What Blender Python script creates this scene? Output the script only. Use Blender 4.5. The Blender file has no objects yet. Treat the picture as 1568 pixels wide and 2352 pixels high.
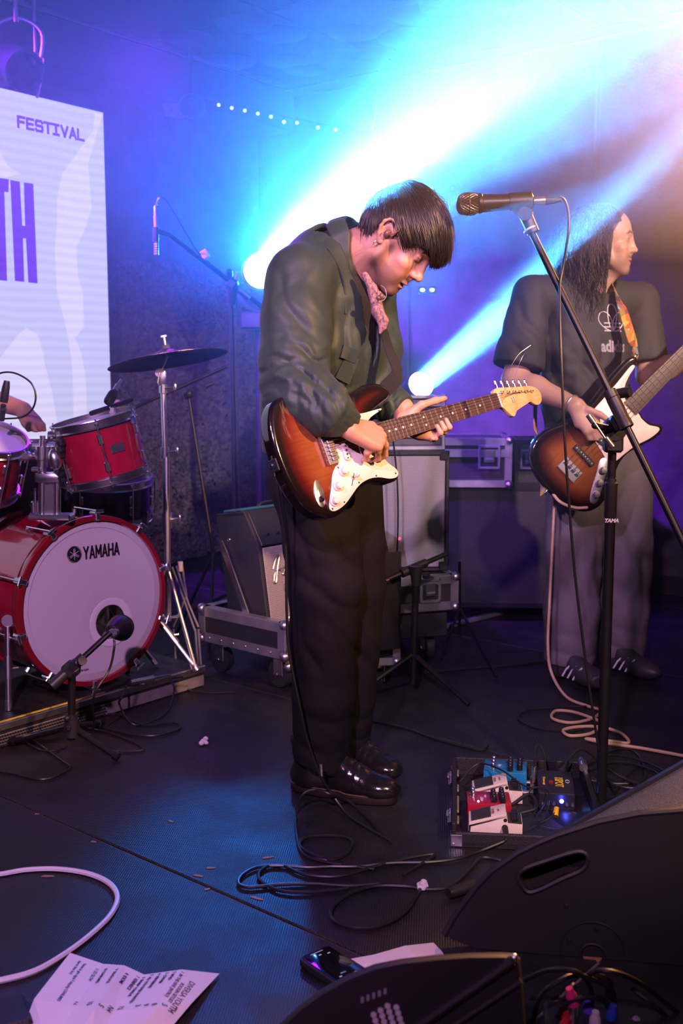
import bpy, bmesh, math, random
import numpy as np
from mathutils import Vector, Matrix, Quaternion
random.seed(7)
RNG = np.random.default_rng(7)
SC = bpy.context.scene
HAZE_DENSITY = 0.038
SCREEN_GAIN = 1.0
COL = SC.collection
PI = math.pi
R = math.radians
V = Vector

# ---------------------------------------------------------------- camera
FPX, PITCH, EYE = 2500.0, R(7.43), 1.16
cam_d = bpy.data.cameras.new('camera')
cam_d.sensor_fit = 'VERTICAL'
cam_d.sensor_height = 36.0
cam_d.lens = 36.0 * FPX / 2352.0
cam_d.clip_start = 0.05
cam = bpy.data.objects.new('camera', cam_d)
COL.objects.link(cam)
cam.location = (0, 0, EYE)
cam.rotation_euler = (PI / 2 - PITCH, 0, 0)
SC.camera = cam
cam_d.dof.use_dof = True
cam_d.dof.focus_distance = 2.9
cam_d.dof.aperture_fstop = 4.5

# ---------------------------------------------------------------- world, exposure
world = bpy.data.worlds.new('world')
SC.world = world
world.use_nodes = True
world.node_tree.nodes['Background'].inputs[0].default_value = (0.012, 0.008, 0.03, 1)
world.node_tree.nodes['Background'].inputs[1].default_value = 0.0
SC.view_settings.view_transform = 'Standard'
SC.view_settings.look = 'None'
SC.view_settings.gamma = 1.0
SC.view_settings.exposure = 0.0
SC.view_settings.use_curve_mapping = False
cy = SC.cycles
cy.use_denoising = True
cy.max_bounces = 3
cy.diffuse_bounces = 1
cy.glossy_bounces = 2
cy.transmission_bounces = 2
cy.transparent_max_bounces = 6
cy.volume_bounces = 0
cy.caustics_reflective = False
cy.caustics_refractive = False
cy.sample_clamp_indirect = 4.0
cy.use_adaptive_sampling = True
cy.adaptive_threshold = 0.03


# pixel (of the 1568 x 2352 frame) to a point at world depth Y / at height z
def ray(px, py):
    cx, cyy = (px - 784.0) / FPX, (1176.0 - py) / FPX
    c, s = math.cos(PITCH), math.sin(PITCH)
    return V((cx, c + cyy * s, -s + cyy * c))


def at(px, py, Y):
    d = ray(px, py)
    return V((0, 0, EYE)) + d * (Y / d.y)


def fl(px, py, z=0.0):
    d = ray(px, py)
    return V((0, 0, EYE)) + d * ((z - EYE) / d.z)


def aim(o, p, q):
    o.location = p
    o.rotation_euler = (V(q) - V(p)).to_track_quat('-Z', 'Y').to_euler()


def light(name, kind, p, q, col, power, **kw):
    d = bpy.data.lights.new(name, kind)
    d.color = col
    d.energy = power
    for k, v in kw.items():
        setattr(d, k, v)
    o = bpy.data.objects.new(name, d)
    COL.objects.link(o)
    aim(o, p, q)
    return o

# ---------------------------------------------------------------- stage lights (moving heads, washes, front light, and added fill spots)
LAMP_A = at(600, 622, 5.7)            # moving head behind the guitarist
LAMP_B = at(968, 882, 5.3)            # moving head behind the bass stack
_q = at(930, 415, 2.72)
END_A = LAMP_A + (_q - LAMP_A) * 1.48
_q = at(1228, 660, 4.15)
END_B = LAMP_B + (_q - LAMP_B) * 3.0
DIR_A = (END_A - LAMP_A).normalized()
DIR_B = (END_B - LAMP_B).normalized()
BEAM = (0.030, 0.28, 1.0)
# beams: a tight core and a softer skirt for each head
light('beam_back_core', 'AREA', LAMP_A + DIR_A * 0.03, END_A, (0.06, 0.38, 1.0), 125, shape='DISK', size=0.15, spread=R(7))
light('beam_back_skirt', 'AREA', LAMP_A + DIR_A * 0.03, END_A, BEAM, 42, shape='DISK', size=0.15, spread=R(17))
light('beam_middle_core', 'AREA', LAMP_B + DIR_B * 0.03, END_B, (0.07, 0.38, 1.0), 40, shape='DISK', size=0.11, spread=R(6))
light('beam_middle_skirt', 'AREA', LAMP_B + DIR_B * 0.03, END_B, BEAM, 10, shape='DISK', size=0.11, spread=R(13))
# spill of the two heads into the haze round them
light('spill_back', 'SPOT', LAMP_A + DIR_A * 0.08, LAMP_A + V((-0.02, -1.0, 0.50)), (0.003, 0.135, 1.0), 1200, spot_size=R(106), spot_blend=1.0, shadow_soft_size=0.08)
light('spill_middle', 'SPOT', LAMP_B + DIR_B * 0.08, LAMP_B + V((0.3, -1.0, 0.5)), (0.02, 0.24, 1.0), 50, spot_size=R(120), spot_blend=1.0, shadow_soft_size=0.06)
# purple wash from the left truss
light('wash_purple', 'SPOT', (-2.1, 4.1, 2.8), (-0.80, 5.3, 1.65), (0.23, 0.016, 1.0), 4600, spot_size=R(54), spot_blend=1.0, shadow_soft_size=0.12)
# amber wash from the right
light('wash_amber', 'SPOT', (2.0, 4.9, 2.75), (1.30, 2.4, 1.65), (1.0, 0.42, 0.14), 2300, spot_size=R(48), spot_blend=1.0, shadow_soft_size=0.12)
# warm front light on the singer's side of the stage
light('front_warm', 'SPOT', (2.7, 0.3, 2.8), (0.16, 2.85, 1.30), (1.0, 0.52, 0.26), 1500, spot_size=R(27), spot_blend=1.0, shadow_soft_size=0.06)
light('front_board', 'SPOT', (1.6, -0.5, 2.78), (0.50, 2.75, 0.05), (1.0, 0.70, 0.52), 520, spot_size=R(17), spot_blend=1.0, shadow_soft_size=0.05)
light('front_pink', 'SPOT', (-0.5, -0.9, 2.7), (-0.85, 3.6, 0.5), (0.95, 0.46, 1.0), 620, spot_size=R(62), spot_blend=0.9, shadow_soft_size=0.06)
light('front_bass', 'SPOT', (2.6, 0.6, 2.85), (1.02, 4.1, 1.50), (1.0, 0.66, 0.56), 1500, spot_size=R(27), spot_blend=1.0, shadow_soft_size=0.06)
light('rim_violet', 'SPOT', (3.2, 4.9, 2.4), (1.15, 4.1, 1.1), (0.40, 0.08, 1.0), 110, spot_size=R(28), spot_blend=0.6, shadow_soft_size=0.08)
light('fill_lilac', 'SPOT', (-1.5, -0.4, 2.8), (0.25, 4.2, 0.65), (0.74, 0.46, 1.0), 760, spot_size=R(24), spot_blend=1.0, shadow_soft_size=0.06)  # fill spot added to lift the backline and its grilles
light('fill_violet', 'SPOT', (-0.1, 3.9, 2.8), (0.75, 4.7, 0.70), (0.20, 0.06, 1.0), 480, spot_size=R(25), spot_blend=1.0, shadow_soft_size=0.06)  # fill spot added for violet edges on the flight cases
light('fill_purple', 'SPOT', (-0.95, 5.80, 2.72), (-1.15, 3.2, 1.55), (0.24, 0.010, 1.0), 130, spot_size=R(66), spot_blend=1.0, shadow_soft_size=0.25)  # fill spot added to turn the haze beside the screen purple
light('fill_floor_blue', 'SPOT', LAMP_A + DIR_A * 0.08, fl(470, 2080), (0.01, 0.22, 1.0), 290, spot_size=R(14), spot_blend=1.0, shadow_soft_size=0.08)  # extra spot added at the head to lay blue on the floor
light('fill_cabinet', 'SPOT', (0.75, -0.6, 2.75), (0.28, 4.3, 0.62), (0.90, 0.66, 0.86), 520, spot_size=R(13), spot_blend=0.8, shadow_soft_size=0.05)  # fill spot added to brighten the grey cabinet grille
# ---------------------------------------------------------------- materials
def lin(h):
    if not isinstance(h, str):
        return tuple(h)[:3]
    v = [int(h[i:i + 2], 16) / 255 for i in (0, 2, 4)]
    return tuple(x / 12.92 if x <= 0.04045 else ((x + 0.055) / 1.055) ** 2.4 for x in v)


MATS = {}


def mat(name, col, rough=0.5, metal=0.0, spec=0.5, emit=None, estr=0.0, var=0.0, vscale=30.0, bump=0.0, bscale=200.0,
        coat=0.0, sheen=0.0, attr=False, alpha=1.0, stretch=None, trans=0.0, sss=0.0):
    if name in MATS:
        return MATS[name]
    m = bpy.data.materials.new(name)
    m.use_nodes = True
    nt = m.node_tree
    p = nt.nodes['Principled BSDF']
    c = lin(col) + (1,)
    p.inputs['Base Color'].default_value = c
    p.inputs['Roughness'].default_value = rough
    p.inputs['Metallic'].default_value = metal
    p.inputs['Specular IOR Level'].default_value = spec
    p.inputs['Coat Weight'].default_value = coat
    p.inputs['Sheen Weight'].default_value = sheen
    p.inputs['Alpha'].default_value = alpha
    p.inputs['Transmission Weight'].default_value = trans
    if sss:
        p.inputs['Subsurface Weight'].default_value = sss
        p.inputs['Subsurface Radius'].default_value = (0.010, 0.004, 0.002)
        p.inputs['Subsurface Scale'].default_value = 0.5
    if emit is not None:
        p.inputs['Emission Color'].default_value = lin(emit) + (1,)
        p.inputs['Emission Strength'].default_value = estr
    L = nt.links.new
    src = None
    tc = nt.nodes.new('ShaderNodeTexCoord')
    vec = tc.outputs['Object']
    if stretch:
        mp = nt.nodes.new('ShaderNodeMapping')
        mp.inputs['Scale'].default_value = stretch
        L(vec, mp.inputs['Vector'])
        vec = mp.outputs['Vector']
    if attr:
        a = nt.nodes.new('ShaderNodeVertexColor')
        a.layer_name = 'Col'
        src = a.outputs['Color']
    if var > 0:
        n = nt.nodes.new('ShaderNodeTexNoise')
        n.inputs['Scale'].default_value = vscale
        n.inputs['Detail'].default_value = 4
        L(vec, n.inputs['Vector'])
        mr = nt.nodes.new('ShaderNodeMapRange')
        mr.inputs[1].default_value = 0.25
        mr.inputs[2].default_value = 0.75
        mr.inputs[3].default_value = 1 - var
        mr.inputs[4].default_value = 1 + var
        L(n.outputs['Fac'], mr.inputs[0])
        mx = nt.nodes.new('ShaderNodeVectorMath')
        mx.operation = 'SCALE'
        if src is None:
            rgb = nt.nodes.new('ShaderNodeRGB')
            rgb.outputs[0].default_value = c
            src = rgb.outputs[0]
        L(src, mx.inputs[0])
        L(mr.outputs[0], mx.inputs['Scale'])
        src = mx.outputs[0]
    if src is not None:
        L(src, p.inputs['Base Color'])
    if bump > 0:
        n2 = nt.nodes.new('ShaderNodeTexNoise')
        n2.inputs['Scale'].default_value = bscale
        n2.inputs['Detail'].default_value = 3
        L(vec, n2.inputs['Vector'])
        b = nt.nodes.new('ShaderNodeBump')
        b.inputs['Strength'].default_value = bump
        b.inputs['Distance'].default_value = 0.01
        L(n2.outputs['Fac'], b.inputs['Height'])
        L(b.outputs['Normal'], p.inputs['Normal'])
    MATS[name] = m
    return m


# ---------------------------------------------------------------- mesh builder
def frame(axis, up=V((0, 0, 1))):
    """3x3 with columns x, y, axis"""
    z = V(axis).normalized()
    u = V(up)
    if abs(z.dot(u.normalized())) > 0.98:
        u = V((1, 0, 0)) if abs(z.x) < 0.9 else V((0, 1, 0))
    x = u.cross(z).normalized()
    y = z.cross(x).normalized()
    return Matrix((x, y, z)).transposed()


def mtx(loc=(0, 0, 0), x=None, y=None, z=None):
    m = Matrix.Identity(4)
    if x is not None:
        for i, c in enumerate((x, y, z)):
            for r in range(3):
                m[r][i] = c[r]
    for r in range(3):
        m[r][3] = loc[r]
    return m


def rotz(a, loc=(0, 0, 0)):
    return Matrix.Translation(V(loc)) @ Matrix.Rotation(a, 4, 'Z')


def smooth_path(pts, n=8, closed=False):
    """Catmull-Rom through the points"""
    P = [V(p) for p in pts]
    out = []
    N = len(P)
    rng = range(N) if closed else range(N - 1)
    for i in rng:
        if closed:
            p0, p1, p2, p3 = P[(i - 1) % N], P[i], P[(i + 1) % N], P[(i + 2) % N]
        else:
            p1, p2 = P[i], P[i + 1]
            p0 = P[i - 1] if i > 0 else p1 * 2 - p2
            p3 = P[i + 2] if i + 2 < N else p2 * 2 - p1
        for k in range(n):
            t = k / n
            out.append(0.5 * ((2 * p1) + (p2 - p0) * t + (2 * p0 - 5 * p1 + 4 * p2 - p3) * t * t + (3 * p1 - p0 - 3 * p2 + p3) * t ** 3))
    if not closed:
        out.append(P[-1].copy())
    return out


class MB:
    def __init__(s, xf=None):
        s.v, s.f, s.xf = [], [], xf

    def add(s, vs, fs, xf=None):
        b = len(s.v)
        X = xf if xf is not None else s.xf
        s.v += [X @ V(p) for p in vs] if X is not None else [V(p) for p in vs]
        s.f += [tuple(b + i for i in f) for f in fs]
        return s

    def box(s, c, size, M=None, bev=0.0, seg=1):
        c, h = V(c), V(size) / 2
        if bev <= 0:
            vs = [V((x, y, z)) for x in (-h.x, h.x) for y in (-h.y, h.y) for z in (-h.z, h.z)]
            fs = [(0, 1, 3, 2), (4, 6, 7, 5), (0, 4, 5, 1), (2, 3, 7, 6), (0, 2, 6, 4), (1, 5, 7, 3)]
        else:
            bm = bmesh.new()
            bmesh.ops.create_cube(bm, size=1)
            for v in bm.verts:
                v.co = V((v.co.x * size[0], v.co.y * size[1], v.co.z * size[2]))
            bmesh.ops.bevel(bm, geom=bm.edges[:], offset=min(bev, 0.49 * min(size)), segments=seg, affect='EDGES', profile=0.5)
            bm.verts.ensure_lookup_table()
            vs = [v.co.copy() for v in bm.verts]
            fs = [tuple(v.index for v in f.verts) for f in bm.faces]
            bm.free()
        if M is not None:
            vs = [M @ v for v in vs]
        return s.add([c + v for v in vs], fs)

    def ring_loft(s, rings, closed=True, cap0=True, cap1=True):
        n = len(rings[0])
        vs = [p for r in rings for p in r]
        fs = []
        for i in range(len(rings) - 1):
            for j in range(n if closed else n - 1):
                k = (j + 1) % n
                fs.append((i * n + j, i * n + k, (i + 1) * n + k, (i + 1) * n + j))
        if cap0:
            fs.append(tuple(range(n - 1, -1, -1)))
        if cap1:
            o = (len(rings) - 1) * n
            fs.append(tuple(o + j for j in range(n)))
        return s.add(vs, fs)

    def cyl(s, p0, p1, r0, r1=None, seg=16, caps=True):
        r1 = r0 if r1 is None else r1
        p0, p1 = V(p0), V(p1)
        F = frame(p1 - p0)
        rings = []
        for p, r in ((p0, r0), (p1, r1)):
            rings.append([p + F @ V((r * math.cos(a), r * math.sin(a), 0)) for a in [2 * PI * i / seg for i in range(seg)]])
        return s.ring_loft(rings, cap0=caps, cap1=caps)

    def lathe(s, prof, p0=(0, 0, 0), axis=(0, 0, 1), seg=24, caps=True, up=(0, 0, 1), a0=0.0, a1=2 * PI):
        """prof: list of (radius, height along axis)"""
        F = frame(axis, up)
        p0 = V(p0)
        full = abs(a1 - a0 - 2 * PI) < 1e-6
        n = seg if full else seg + 1
        rings = []
        for r, h in prof:
            r = max(r, 1e-5)
            rings.append([p0 + F @ V((r * math.cos(a), r * math.sin(a), h)) for a in [a0 + (a1 - a0) * i / seg for i in range(n)]])
        return s.ring_loft(rings, closed=full, cap0=caps and full, cap1=caps and full)

    def tube(s, pts, r, seg=8, caps=True, flat=None):
        """sweep with parallel transport; r number or list"""
        P = [V(p) for p in pts]
        n = len(P)
        rr = r if hasattr(r, '__len__') else [r] * n
        t0 = (P[1] - P[0]).normalized()
        F = frame(t0)
        x = V((F[0][0], F[1][0], F[2][0]))
        rings = []
        for i in range(n):
            t = (P[min(i + 1, n - 1)] - P[max(i - 1, 0)])
            if t.length < 1e-9:
                t = t0
            t = t.normalized()
            x = (x - t * x.dot(t))
            x = x.normalized() if x.length > 1e-6 else frame(t).col[0]
            y = t.cross(x)
            k = flat if flat else 1.0
            rings.append([P[i] + x * (rr[i] * math.cos(a)) + y * (rr[i] * k * math.sin(a)) for a in [2 * PI * j / seg for j in range(seg)]])
        return s.ring_loft(rings, cap0=caps, cap1=caps)

    def torus(s, c, axis, Rr, r, seg=32, rs=8, sx=1.0, sy=1.0, up=(0, 0, 1)):
        F = frame(axis, up)
        c = V(c)
        rings = []
        for i in range(seg):
            a = 2 * PI * i / seg
            rings.append([c + F @ V(((Rr + r * math.cos(b)) * math.cos(a) * sx, (Rr + r * math.cos(b)) * math.sin(a) * sy, r * math.sin(b))) for b in [2 * PI * j / rs for j in range(rs)]])
        rings.append(rings[0])
        return s.ring_loft(rings, cap0=False, cap1=False)

    def sphere(s, c, r, seg=16, rings=10, M=None):
        c = V(c)
        rad = V(r) if hasattr(r, '__len__') else V((r, r, r))
        rg = []
        for i in range(rings + 1):
            t = PI * i / rings
            st = max(math.sin(t), 1e-4)
            ring = [V((rad.x * st * math.cos(a), rad.y * st * math.sin(a), -rad.z * math.cos(t))) for a in [2 * PI * j / seg for j in range(seg)]]
            rg.append([c + (M @ p if M is not None else p) for p in ring])
        return s.ring_loft(rg)

    def prism(s, outline, t, M=None, z0=0.0, bev=0.0):
        """2D outline (x, y) extruded z0..z0+t, edges chamfered by bev"""
        O = [(p[0], p[1]) for p in outline]
        A = sum(O[i][0] * O[(i + 1) % len(O)][1] - O[(i + 1) % len(O)][0] * O[i][1] for i in range(len(O)))
        if A < 0:
            O = O[::-1]
        n = len(O)

        def inset(d):
            if d == 0:
                return O
            res = []
            for i in range(n):
                a, b, c = V(O[i - 1] + (0,)), V(O[i] + (0,)), V(O[(i + 1) % n] + (0,))
                e0, e1 = (b - a), (c - b)
                n0 = V((-e0.y, e0.x, 0)).normalized() if e0.length > 1e-9 else V((0, 0, 0))
                n1 = V((-e1.y, e1.x, 0)).normalized() if e1.length > 1e-9 else n0
                m = (n0 + n1)
                m = m.normalized() if m.length > 1e-6 else n0
                q = b + m * d / max(0.5, m.dot(n1) if n1.length else 1)
                res.append((q.x, q.y))
            return res
        lv = [(bev, 0.0), (bev * 0.3, bev * 0.3), (0, bev), (0, t - bev), (bev * 0.3, t - bev * 0.3), (bev, t)] if bev > 0 else [(0, 0), (0, t)]
        rings = []
        for d, z in lv:
            ring = [V((x, y, z0 + z)) for x, y in inset(d)]
            rings.append([M @ p for p in ring] if M is not None else ring)
        return s.ring_loft(rings)

    def quad(s, a, b, c, d):
        return s.add([a, b, c, d], [(0, 1, 2, 3)])

    def build(s, name, m, parent=None, world=True, smooth=True, ang=35):
        me = bpy.data.meshes.new(name)
        vs = s.v
        if parent is not None and world and parent.name in WM:
            inv = WM[parent.name].inverted()
            vs = [inv @ v for v in vs]
        me.from_pydata([tuple(v) for v in vs], [], s.f)
        return link(name, me, m, parent, smooth, ang)


WM = {}


def link(name, me, m, parent=None, smooth=True, ang=35):
    me.validate(clean_customdata=False)
    bm = bmesh.new()
    bm.from_mesh(me)
    bmesh.ops.recalc_face_normals(bm, faces=bm.faces)
    bm.to_mesh(me)
    bm.free()
    if smooth:
        me.shade_smooth()
        me.set_sharp_from_angle(angle=R(ang))
    o = bpy.data.objects.new(name, me)
    for x in (m if isinstance(m, (list, tuple)) else [m]):
        me.materials.append(x)
    COL.objects.link(o)
    if parent is not None:
        o.parent = parent
        WM[o.name] = WM.get(parent.name, Matrix.Identity(4))
    else:
        WM[o.name] = Matrix.Identity(4)
    return o


def tag(o, label=None, cat=None, group=None, kind=None):
    for k, v in (('label', label), ('category', cat), ('group', group), ('kind', kind)):
        if v:
            o[k] = v
    return o


def thing(name, label, cat, loc=(0, 0, 0), rz=0.0, group=None, M=None):
    o = bpy.data.objects.new(name, None)
    o.empty_display_size = 0.1
    COL.objects.link(o)
    W = M if M is not None else rotz(rz, loc)
    o.matrix_world = W
    WM[o.name] = W.copy()
    return tag(o, label, cat, group)


def copy_tree(o, parent=None):
    c = o.copy()
    COL.objects.link(c)
    if parent is not None:
        c.parent = parent
    for ch in list(o.children):
        copy_tree(ch, c)
    return c


def text_mesh(txt, size, sx=1.0, bold=0.0, depth=0.0005, shear=0.0, space=1.0, align='LEFT'):
    cu = bpy.data.curves.new('txt', 'FONT')
    cu.body = txt
    cu.size = size
    cu.offset = bold
    cu.extrude = depth
    cu.shear = shear
    cu.space_character = space
    cu.align_x = align
    cu.resolution_u = 3
    o = bpy.data.objects.new('txt', cu)
    COL.objects.link(o)
    dg = bpy.context.evaluated_depsgraph_get()
    me = bpy.data.meshes.new_from_object(o.evaluated_get(dg))
    vs = [V((v.co.x * sx, v.co.y, v.co.z)) for v in me.vertices]
    fs = [tuple(p.vertices) for p in me.polygons]
    bpy.data.objects.remove(o)
    bpy.data.meshes.remove(me)
    bpy.data.curves.remove(cu)
    return vs, fs


def text(mb, txt, M, size, **kw):
    vs, fs = text_mesh(txt, size, **kw)
    mb.add([M @ v for v in vs], fs)
    return mb


# ---------------------------------------------------------------- implicit bodies (signed distance -> mesh)
class SDF:
    def __init__(s, lo, hi, res):
        s.lo, s.res = np.array(lo, dtype=np.float32), res
        s.n = np.ceil((np.array(hi) - np.array(lo)) / res).astype(int) + 1
        s.d = np.full(s.n, 1.0, dtype=np.float32)
        s.ax = [s.lo[i] + res * np.arange(s.n[i], dtype=np.float32) for i in range(3)]

    def _sl(s, lo, hi, m):
        sl = []
        for i in range(3):
            a = int(max(0, math.floor((lo[i] - m - s.lo[i]) / s.res)))
            b = int(min(s.n[i], math.ceil((hi[i] + m - s.lo[i]) / s.res) + 1))
            if b <= a:
                return None
            sl.append(slice(a, b))
        return tuple(sl)

    def _xyz(s, sl):
        return np.meshgrid(s.ax[0][sl[0]], s.ax[1][sl[1]], s.ax[2][sl[2]], indexing='ij')

    def _put(s, sl, f, k, mode):
        g = s.d[sl]
        if mode == 'sub':
            f = -f
            if k > 0:
                h = np.clip(0.5 - 0.5 * (f - g) / k, 0, 1)      # smooth max
                s.d[sl] = f * (1 - h) + g * h + k * h * (1 - h) if False else -(_smin(-g, -f, k))
            else:
                s.d[sl] = np.maximum(g, f)
        else:
            s.d[sl] = _smin(g, f, k) if k > 0 else np.minimum(g, f)

    def cap(s, p0, p1, r0, r1=None, k=0.01, mode='add', sq=None):
        """tapered capsule"""
        r1 = r0 if r1 is None else r1
        a, b = np.array(p0, dtype=np.float32), np.array(p1, dtype=np.float32)
        rm = max(r0, r1)
        m = rm + k + 3 * s.res
        sl = s._sl(np.minimum(a, b), np.maximum(a, b), m)
        if sl is None:
            return s
        X, Y, Z = s._xyz(sl)
        ba = b - a
        L2 = float(ba @ ba) + 1e-12
        h = np.clip(((X - a[0]) * ba[0] + (Y - a[1]) * ba[1] + (Z - a[2]) * ba[2]) / L2, 0, 1)
        d = np.sqrt((X - a[0] - h * ba[0]) ** 2 + (Y - a[1] - h * ba[1]) ** 2 + (Z - a[2] - h * ba[2]) ** 2) - (r0 + (r1 - r0) * h)
        s._put(sl, d, k, mode)
        return s

    def path(s, pts, rs, k=0.01):
        for i in range(len(pts) - 1):
            s.cap(pts[i], pts[i + 1], rs[i], rs[i + 1], k)
        return s

    def ell(s, c, r, M=None, k=0.01, mode='add'):
        """ellipsoid, M columns = axes (3x3)"""
        c = np.array(c, dtype=np.float32)
        rm = max(r) + k + 3 * s.res
        sl = s._sl(c, c, rm)
        if sl is None:
            return s
        X, Y, Z = s._xyz(sl)
        X, Y, Z = X - c[0], Y - c[1], Z - c[2]
        if M is not None:
            A = np.array(M, dtype=np.float32)
            X, Y, Z = (A[0, 0] * X + A[1, 0] * Y + A[2, 0] * Z, A[0, 1] * X + A[1, 1] * Y + A[2, 1] * Z, A[0, 2] * X + A[1, 2] * Y + A[2, 2] * Z)
        k0 = np.sqrt((X / r[0]) ** 2 + (Y / r[1]) ** 2 + (Z / r[2]) ** 2)
        k1 = np.sqrt((X / r[0] ** 2) ** 2 + (Y / r[1] ** 2) ** 2 + (Z / r[2] ** 2) ** 2) + 1e-9
        s._put(sl, k0 * (k0 - 1.0) / k1, k, mode)
        return s

    def tube_sec(s, stations, k=0.012):
        """loft of elliptic stations (centre, axis_u, ru, axis_v, rv): nearest on the polyline with interpolated section"""
        for i in range(len(stations) - 1):
            c0, u0, ru0, v0, rv0 = stations[i]
            c1, u1, ru1, v1, rv1 = stations[i + 1]
            a, b = np.array(c0, dtype=np.float32), np.array(c1, dtype=np.float32)
            rm = max(ru0, ru1, rv0, rv1) + k + 3 * s.res
            sl = s._sl(np.minimum(a, b), np.maximum(a, b), rm)
            if sl is None:
                continue
            X, Y, Z = s._xyz(sl)
            ba = b - a
            L2 = float(ba @ ba) + 1e-12
            h = np.clip(((X - a[0]) * ba[0] + (Y - a[1]) * ba[1] + (Z - a[2]) * ba[2]) / L2, 0, 1)
            PX, PY, PZ = X - a[0] - h * ba[0], Y - a[1] - h * ba[1], Z - a[2] - h * ba[2]
            u = (V(u0) + V(u1)).normalized()
            v = (V(v0) + V(v1)).normalized()
            w = u.cross(v).normalized()
            v = w.cross(u)
            pu = PX * u.x + PY * u.y + PZ * u.z
            pv = PX * v.x + PY * v.y + PZ * v.z
            pw = PX * w.x + PY * w.y + PZ * w.z
            ru, rv = ru0 + (ru1 - ru0) * h, rv0 + (rv1 - rv0) * h
            rw = np.minimum(ru, rv)
            k0 = np.sqrt((pu / ru) ** 2 + (pv / rv) ** 2 + (pw / rw) ** 2)
            k1 = np.sqrt((pu / ru ** 2) ** 2 + (pv / rv ** 2) ** 2 + (pw / rw ** 2) ** 2) + 1e-9
            s._put(sl, k0 * (k0 - 1.0) / k1, k, 'add')
        return s

    def plane(s, p, n, k=0.0):
        """cut away the side the normal points to"""
        X, Y, Z = s._xyz((slice(None),) * 3)
        n = V(n).normalized()
        f = (X - p[0]) * n.x + (Y - p[1]) * n.y + (Z - p[2]) * n.z
        s.d = np.maximum(s.d, f.astype(np.float32)) if k <= 0 else -_smin(-s.d, -f, k)
        return s

    def wob(s, fn):
        X, Y, Z = s._xyz((slice(None),) * 3)
        s.d = s.d + fn(X, Y, Z).astype(np.float32)
        return s

    def mesh(s):
        import openvdb
        g = openvdb.FloatGrid(1.0)
        pad = np.pad(s.d, 1, constant_values=1.0)
        g.copyFromArray(np.ascontiguousarray(np.clip(pad, -0.05, 0.05) if False else pad))
        pts, quads = g.convertToQuads(isovalue=0.0)
        return (pts - 1.0) * s.res + s.lo, quads


def _smin(a, b, k):
    h = np.clip(0.5 + 0.5 * (b - a) / k, 0, 1)
    return b + (a - b) * h - k * h * (1 - h)


def _raw(name, P, Q):
    me = bpy.data.meshes.new(name)
    me.vertices.add(len(P))
    me.vertices.foreach_set('co', P.astype(np.float32).ravel())
    me.loops.add(len(Q) * 4)
    me.loops.foreach_set('vertex_index', Q.astype(np.int32).ravel())
    me.polygons.add(len(Q))
    me.polygons.foreach_set('loop_start', np.arange(0, len(Q) * 4, 4, dtype=np.int32))
    me.update(calc_edges=True)
    return me


def _fuse(P, Q, vox):
    """overlapping closed pieces into one continuous surface"""
    me = _raw('fuse', P, Q)
    o = bpy.data.objects.new('fuse', me)
    COL.objects.link(o)
    md = o.modifiers.new('r', 'REMESH')
    md.mode = 'VOXEL'
    md.voxel_size = vox
    sm = o.modifiers.new('s', 'SMOOTH')
    sm.factor, sm.iterations = 0.5, 2
    dg = bpy.context.evaluated_depsgraph_get()
    m2 = bpy.data.meshes.new_from_object(o.evaluated_get(dg))
    n = len(m2.vertices)
    P2 = np.empty(n * 3, dtype=np.float32)
    m2.vertices.foreach_get('co', P2)
    L = np.empty(len(m2.loops), dtype=np.int32)
    m2.loops.foreach_get('vertex_index', L)
    ok = len(L) == 4 * len(m2.polygons) and n > 100
    bpy.data.objects.remove(o)
    bpy.data.meshes.remove(me)
    bpy.data.meshes.remove(m2)
    return (P2.reshape(-1, 3).astype(np.float64), L.reshape(-1, 4)) if ok else (P, Q)


def sdf_obj(name, parts, m, parent=None, colour=None, smooth_it=2, ang=180, xf=None, fuse=0.0):
    """parts: list of SDF; colour(P) -> Nx3 linear colours"""
    vs, fs, off = [], [], 0
    inv = WM[parent.name].inverted() if parent is not None else None
    for s in parts:
        p, q = s.mesh() if isinstance(s, SDF) else s
        p = np.array(p, dtype=np.float64)
        q = np.array(q)
        # light Laplacian smoothing
        if len(p) and smooth_it:
            e = np.concatenate([q[:, [0, 1]], q[:, [1, 2]], q[:, [2, 3]], q[:, [3, 0]]])
            for it in range(smooth_it):
                acc = np.zeros_like(p)
                cnt = np.zeros(len(p))
                np.add.at(acc, e[:, 0], p[e[:, 1]])
                np.add.at(acc, e[:, 1], p[e[:, 0]])
                np.add.at(cnt, e[:, 0], 1)
                np.add.at(cnt, e[:, 1], 1)
                p = p + 0.5 * (acc / np.maximum(cnt, 1)[:, None] - p)
        vs.append(p)
        fs.append(q + off)
        off += len(p)
    P = np.concatenate(vs)
    Q = np.concatenate(fs)
    if fuse:
        P, Q = _fuse(P, Q, fuse)
    me = bpy.data.meshes.new(name)
    PW = P
    if xf is not None:
        A = np.array(xf)
        P = P @ A[:3, :3].T + A[:3, 3]
    if inv is not None:
        A = np.array(inv)
        P = P @ A[:3, :3].T + A[:3, 3]
    me.vertices.add(len(P))
    me.vertices.foreach_set('co', P.astype(np.float32).ravel())
    me.loops.add(len(Q) * 4)
    me.loops.foreach_set('vertex_index', Q.astype(np.int32).ravel())
    me.polygons.add(len(Q))
    me.polygons.foreach_set('loop_start', np.arange(0, len(Q) * 4, 4, dtype=np.int32))
    me.update(calc_edges=True)
    if colour is not None:
        c = colour(PW)
        ca = me.color_attributes.new('Col', 'FLOAT_COLOR', 'POINT')
        ca.data.foreach_set('color', np.concatenate([c, np.ones((len(c), 1))], axis=1).astype(np.float32).ravel())
    return link(name, me, m, parent, True, ang)


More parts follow.
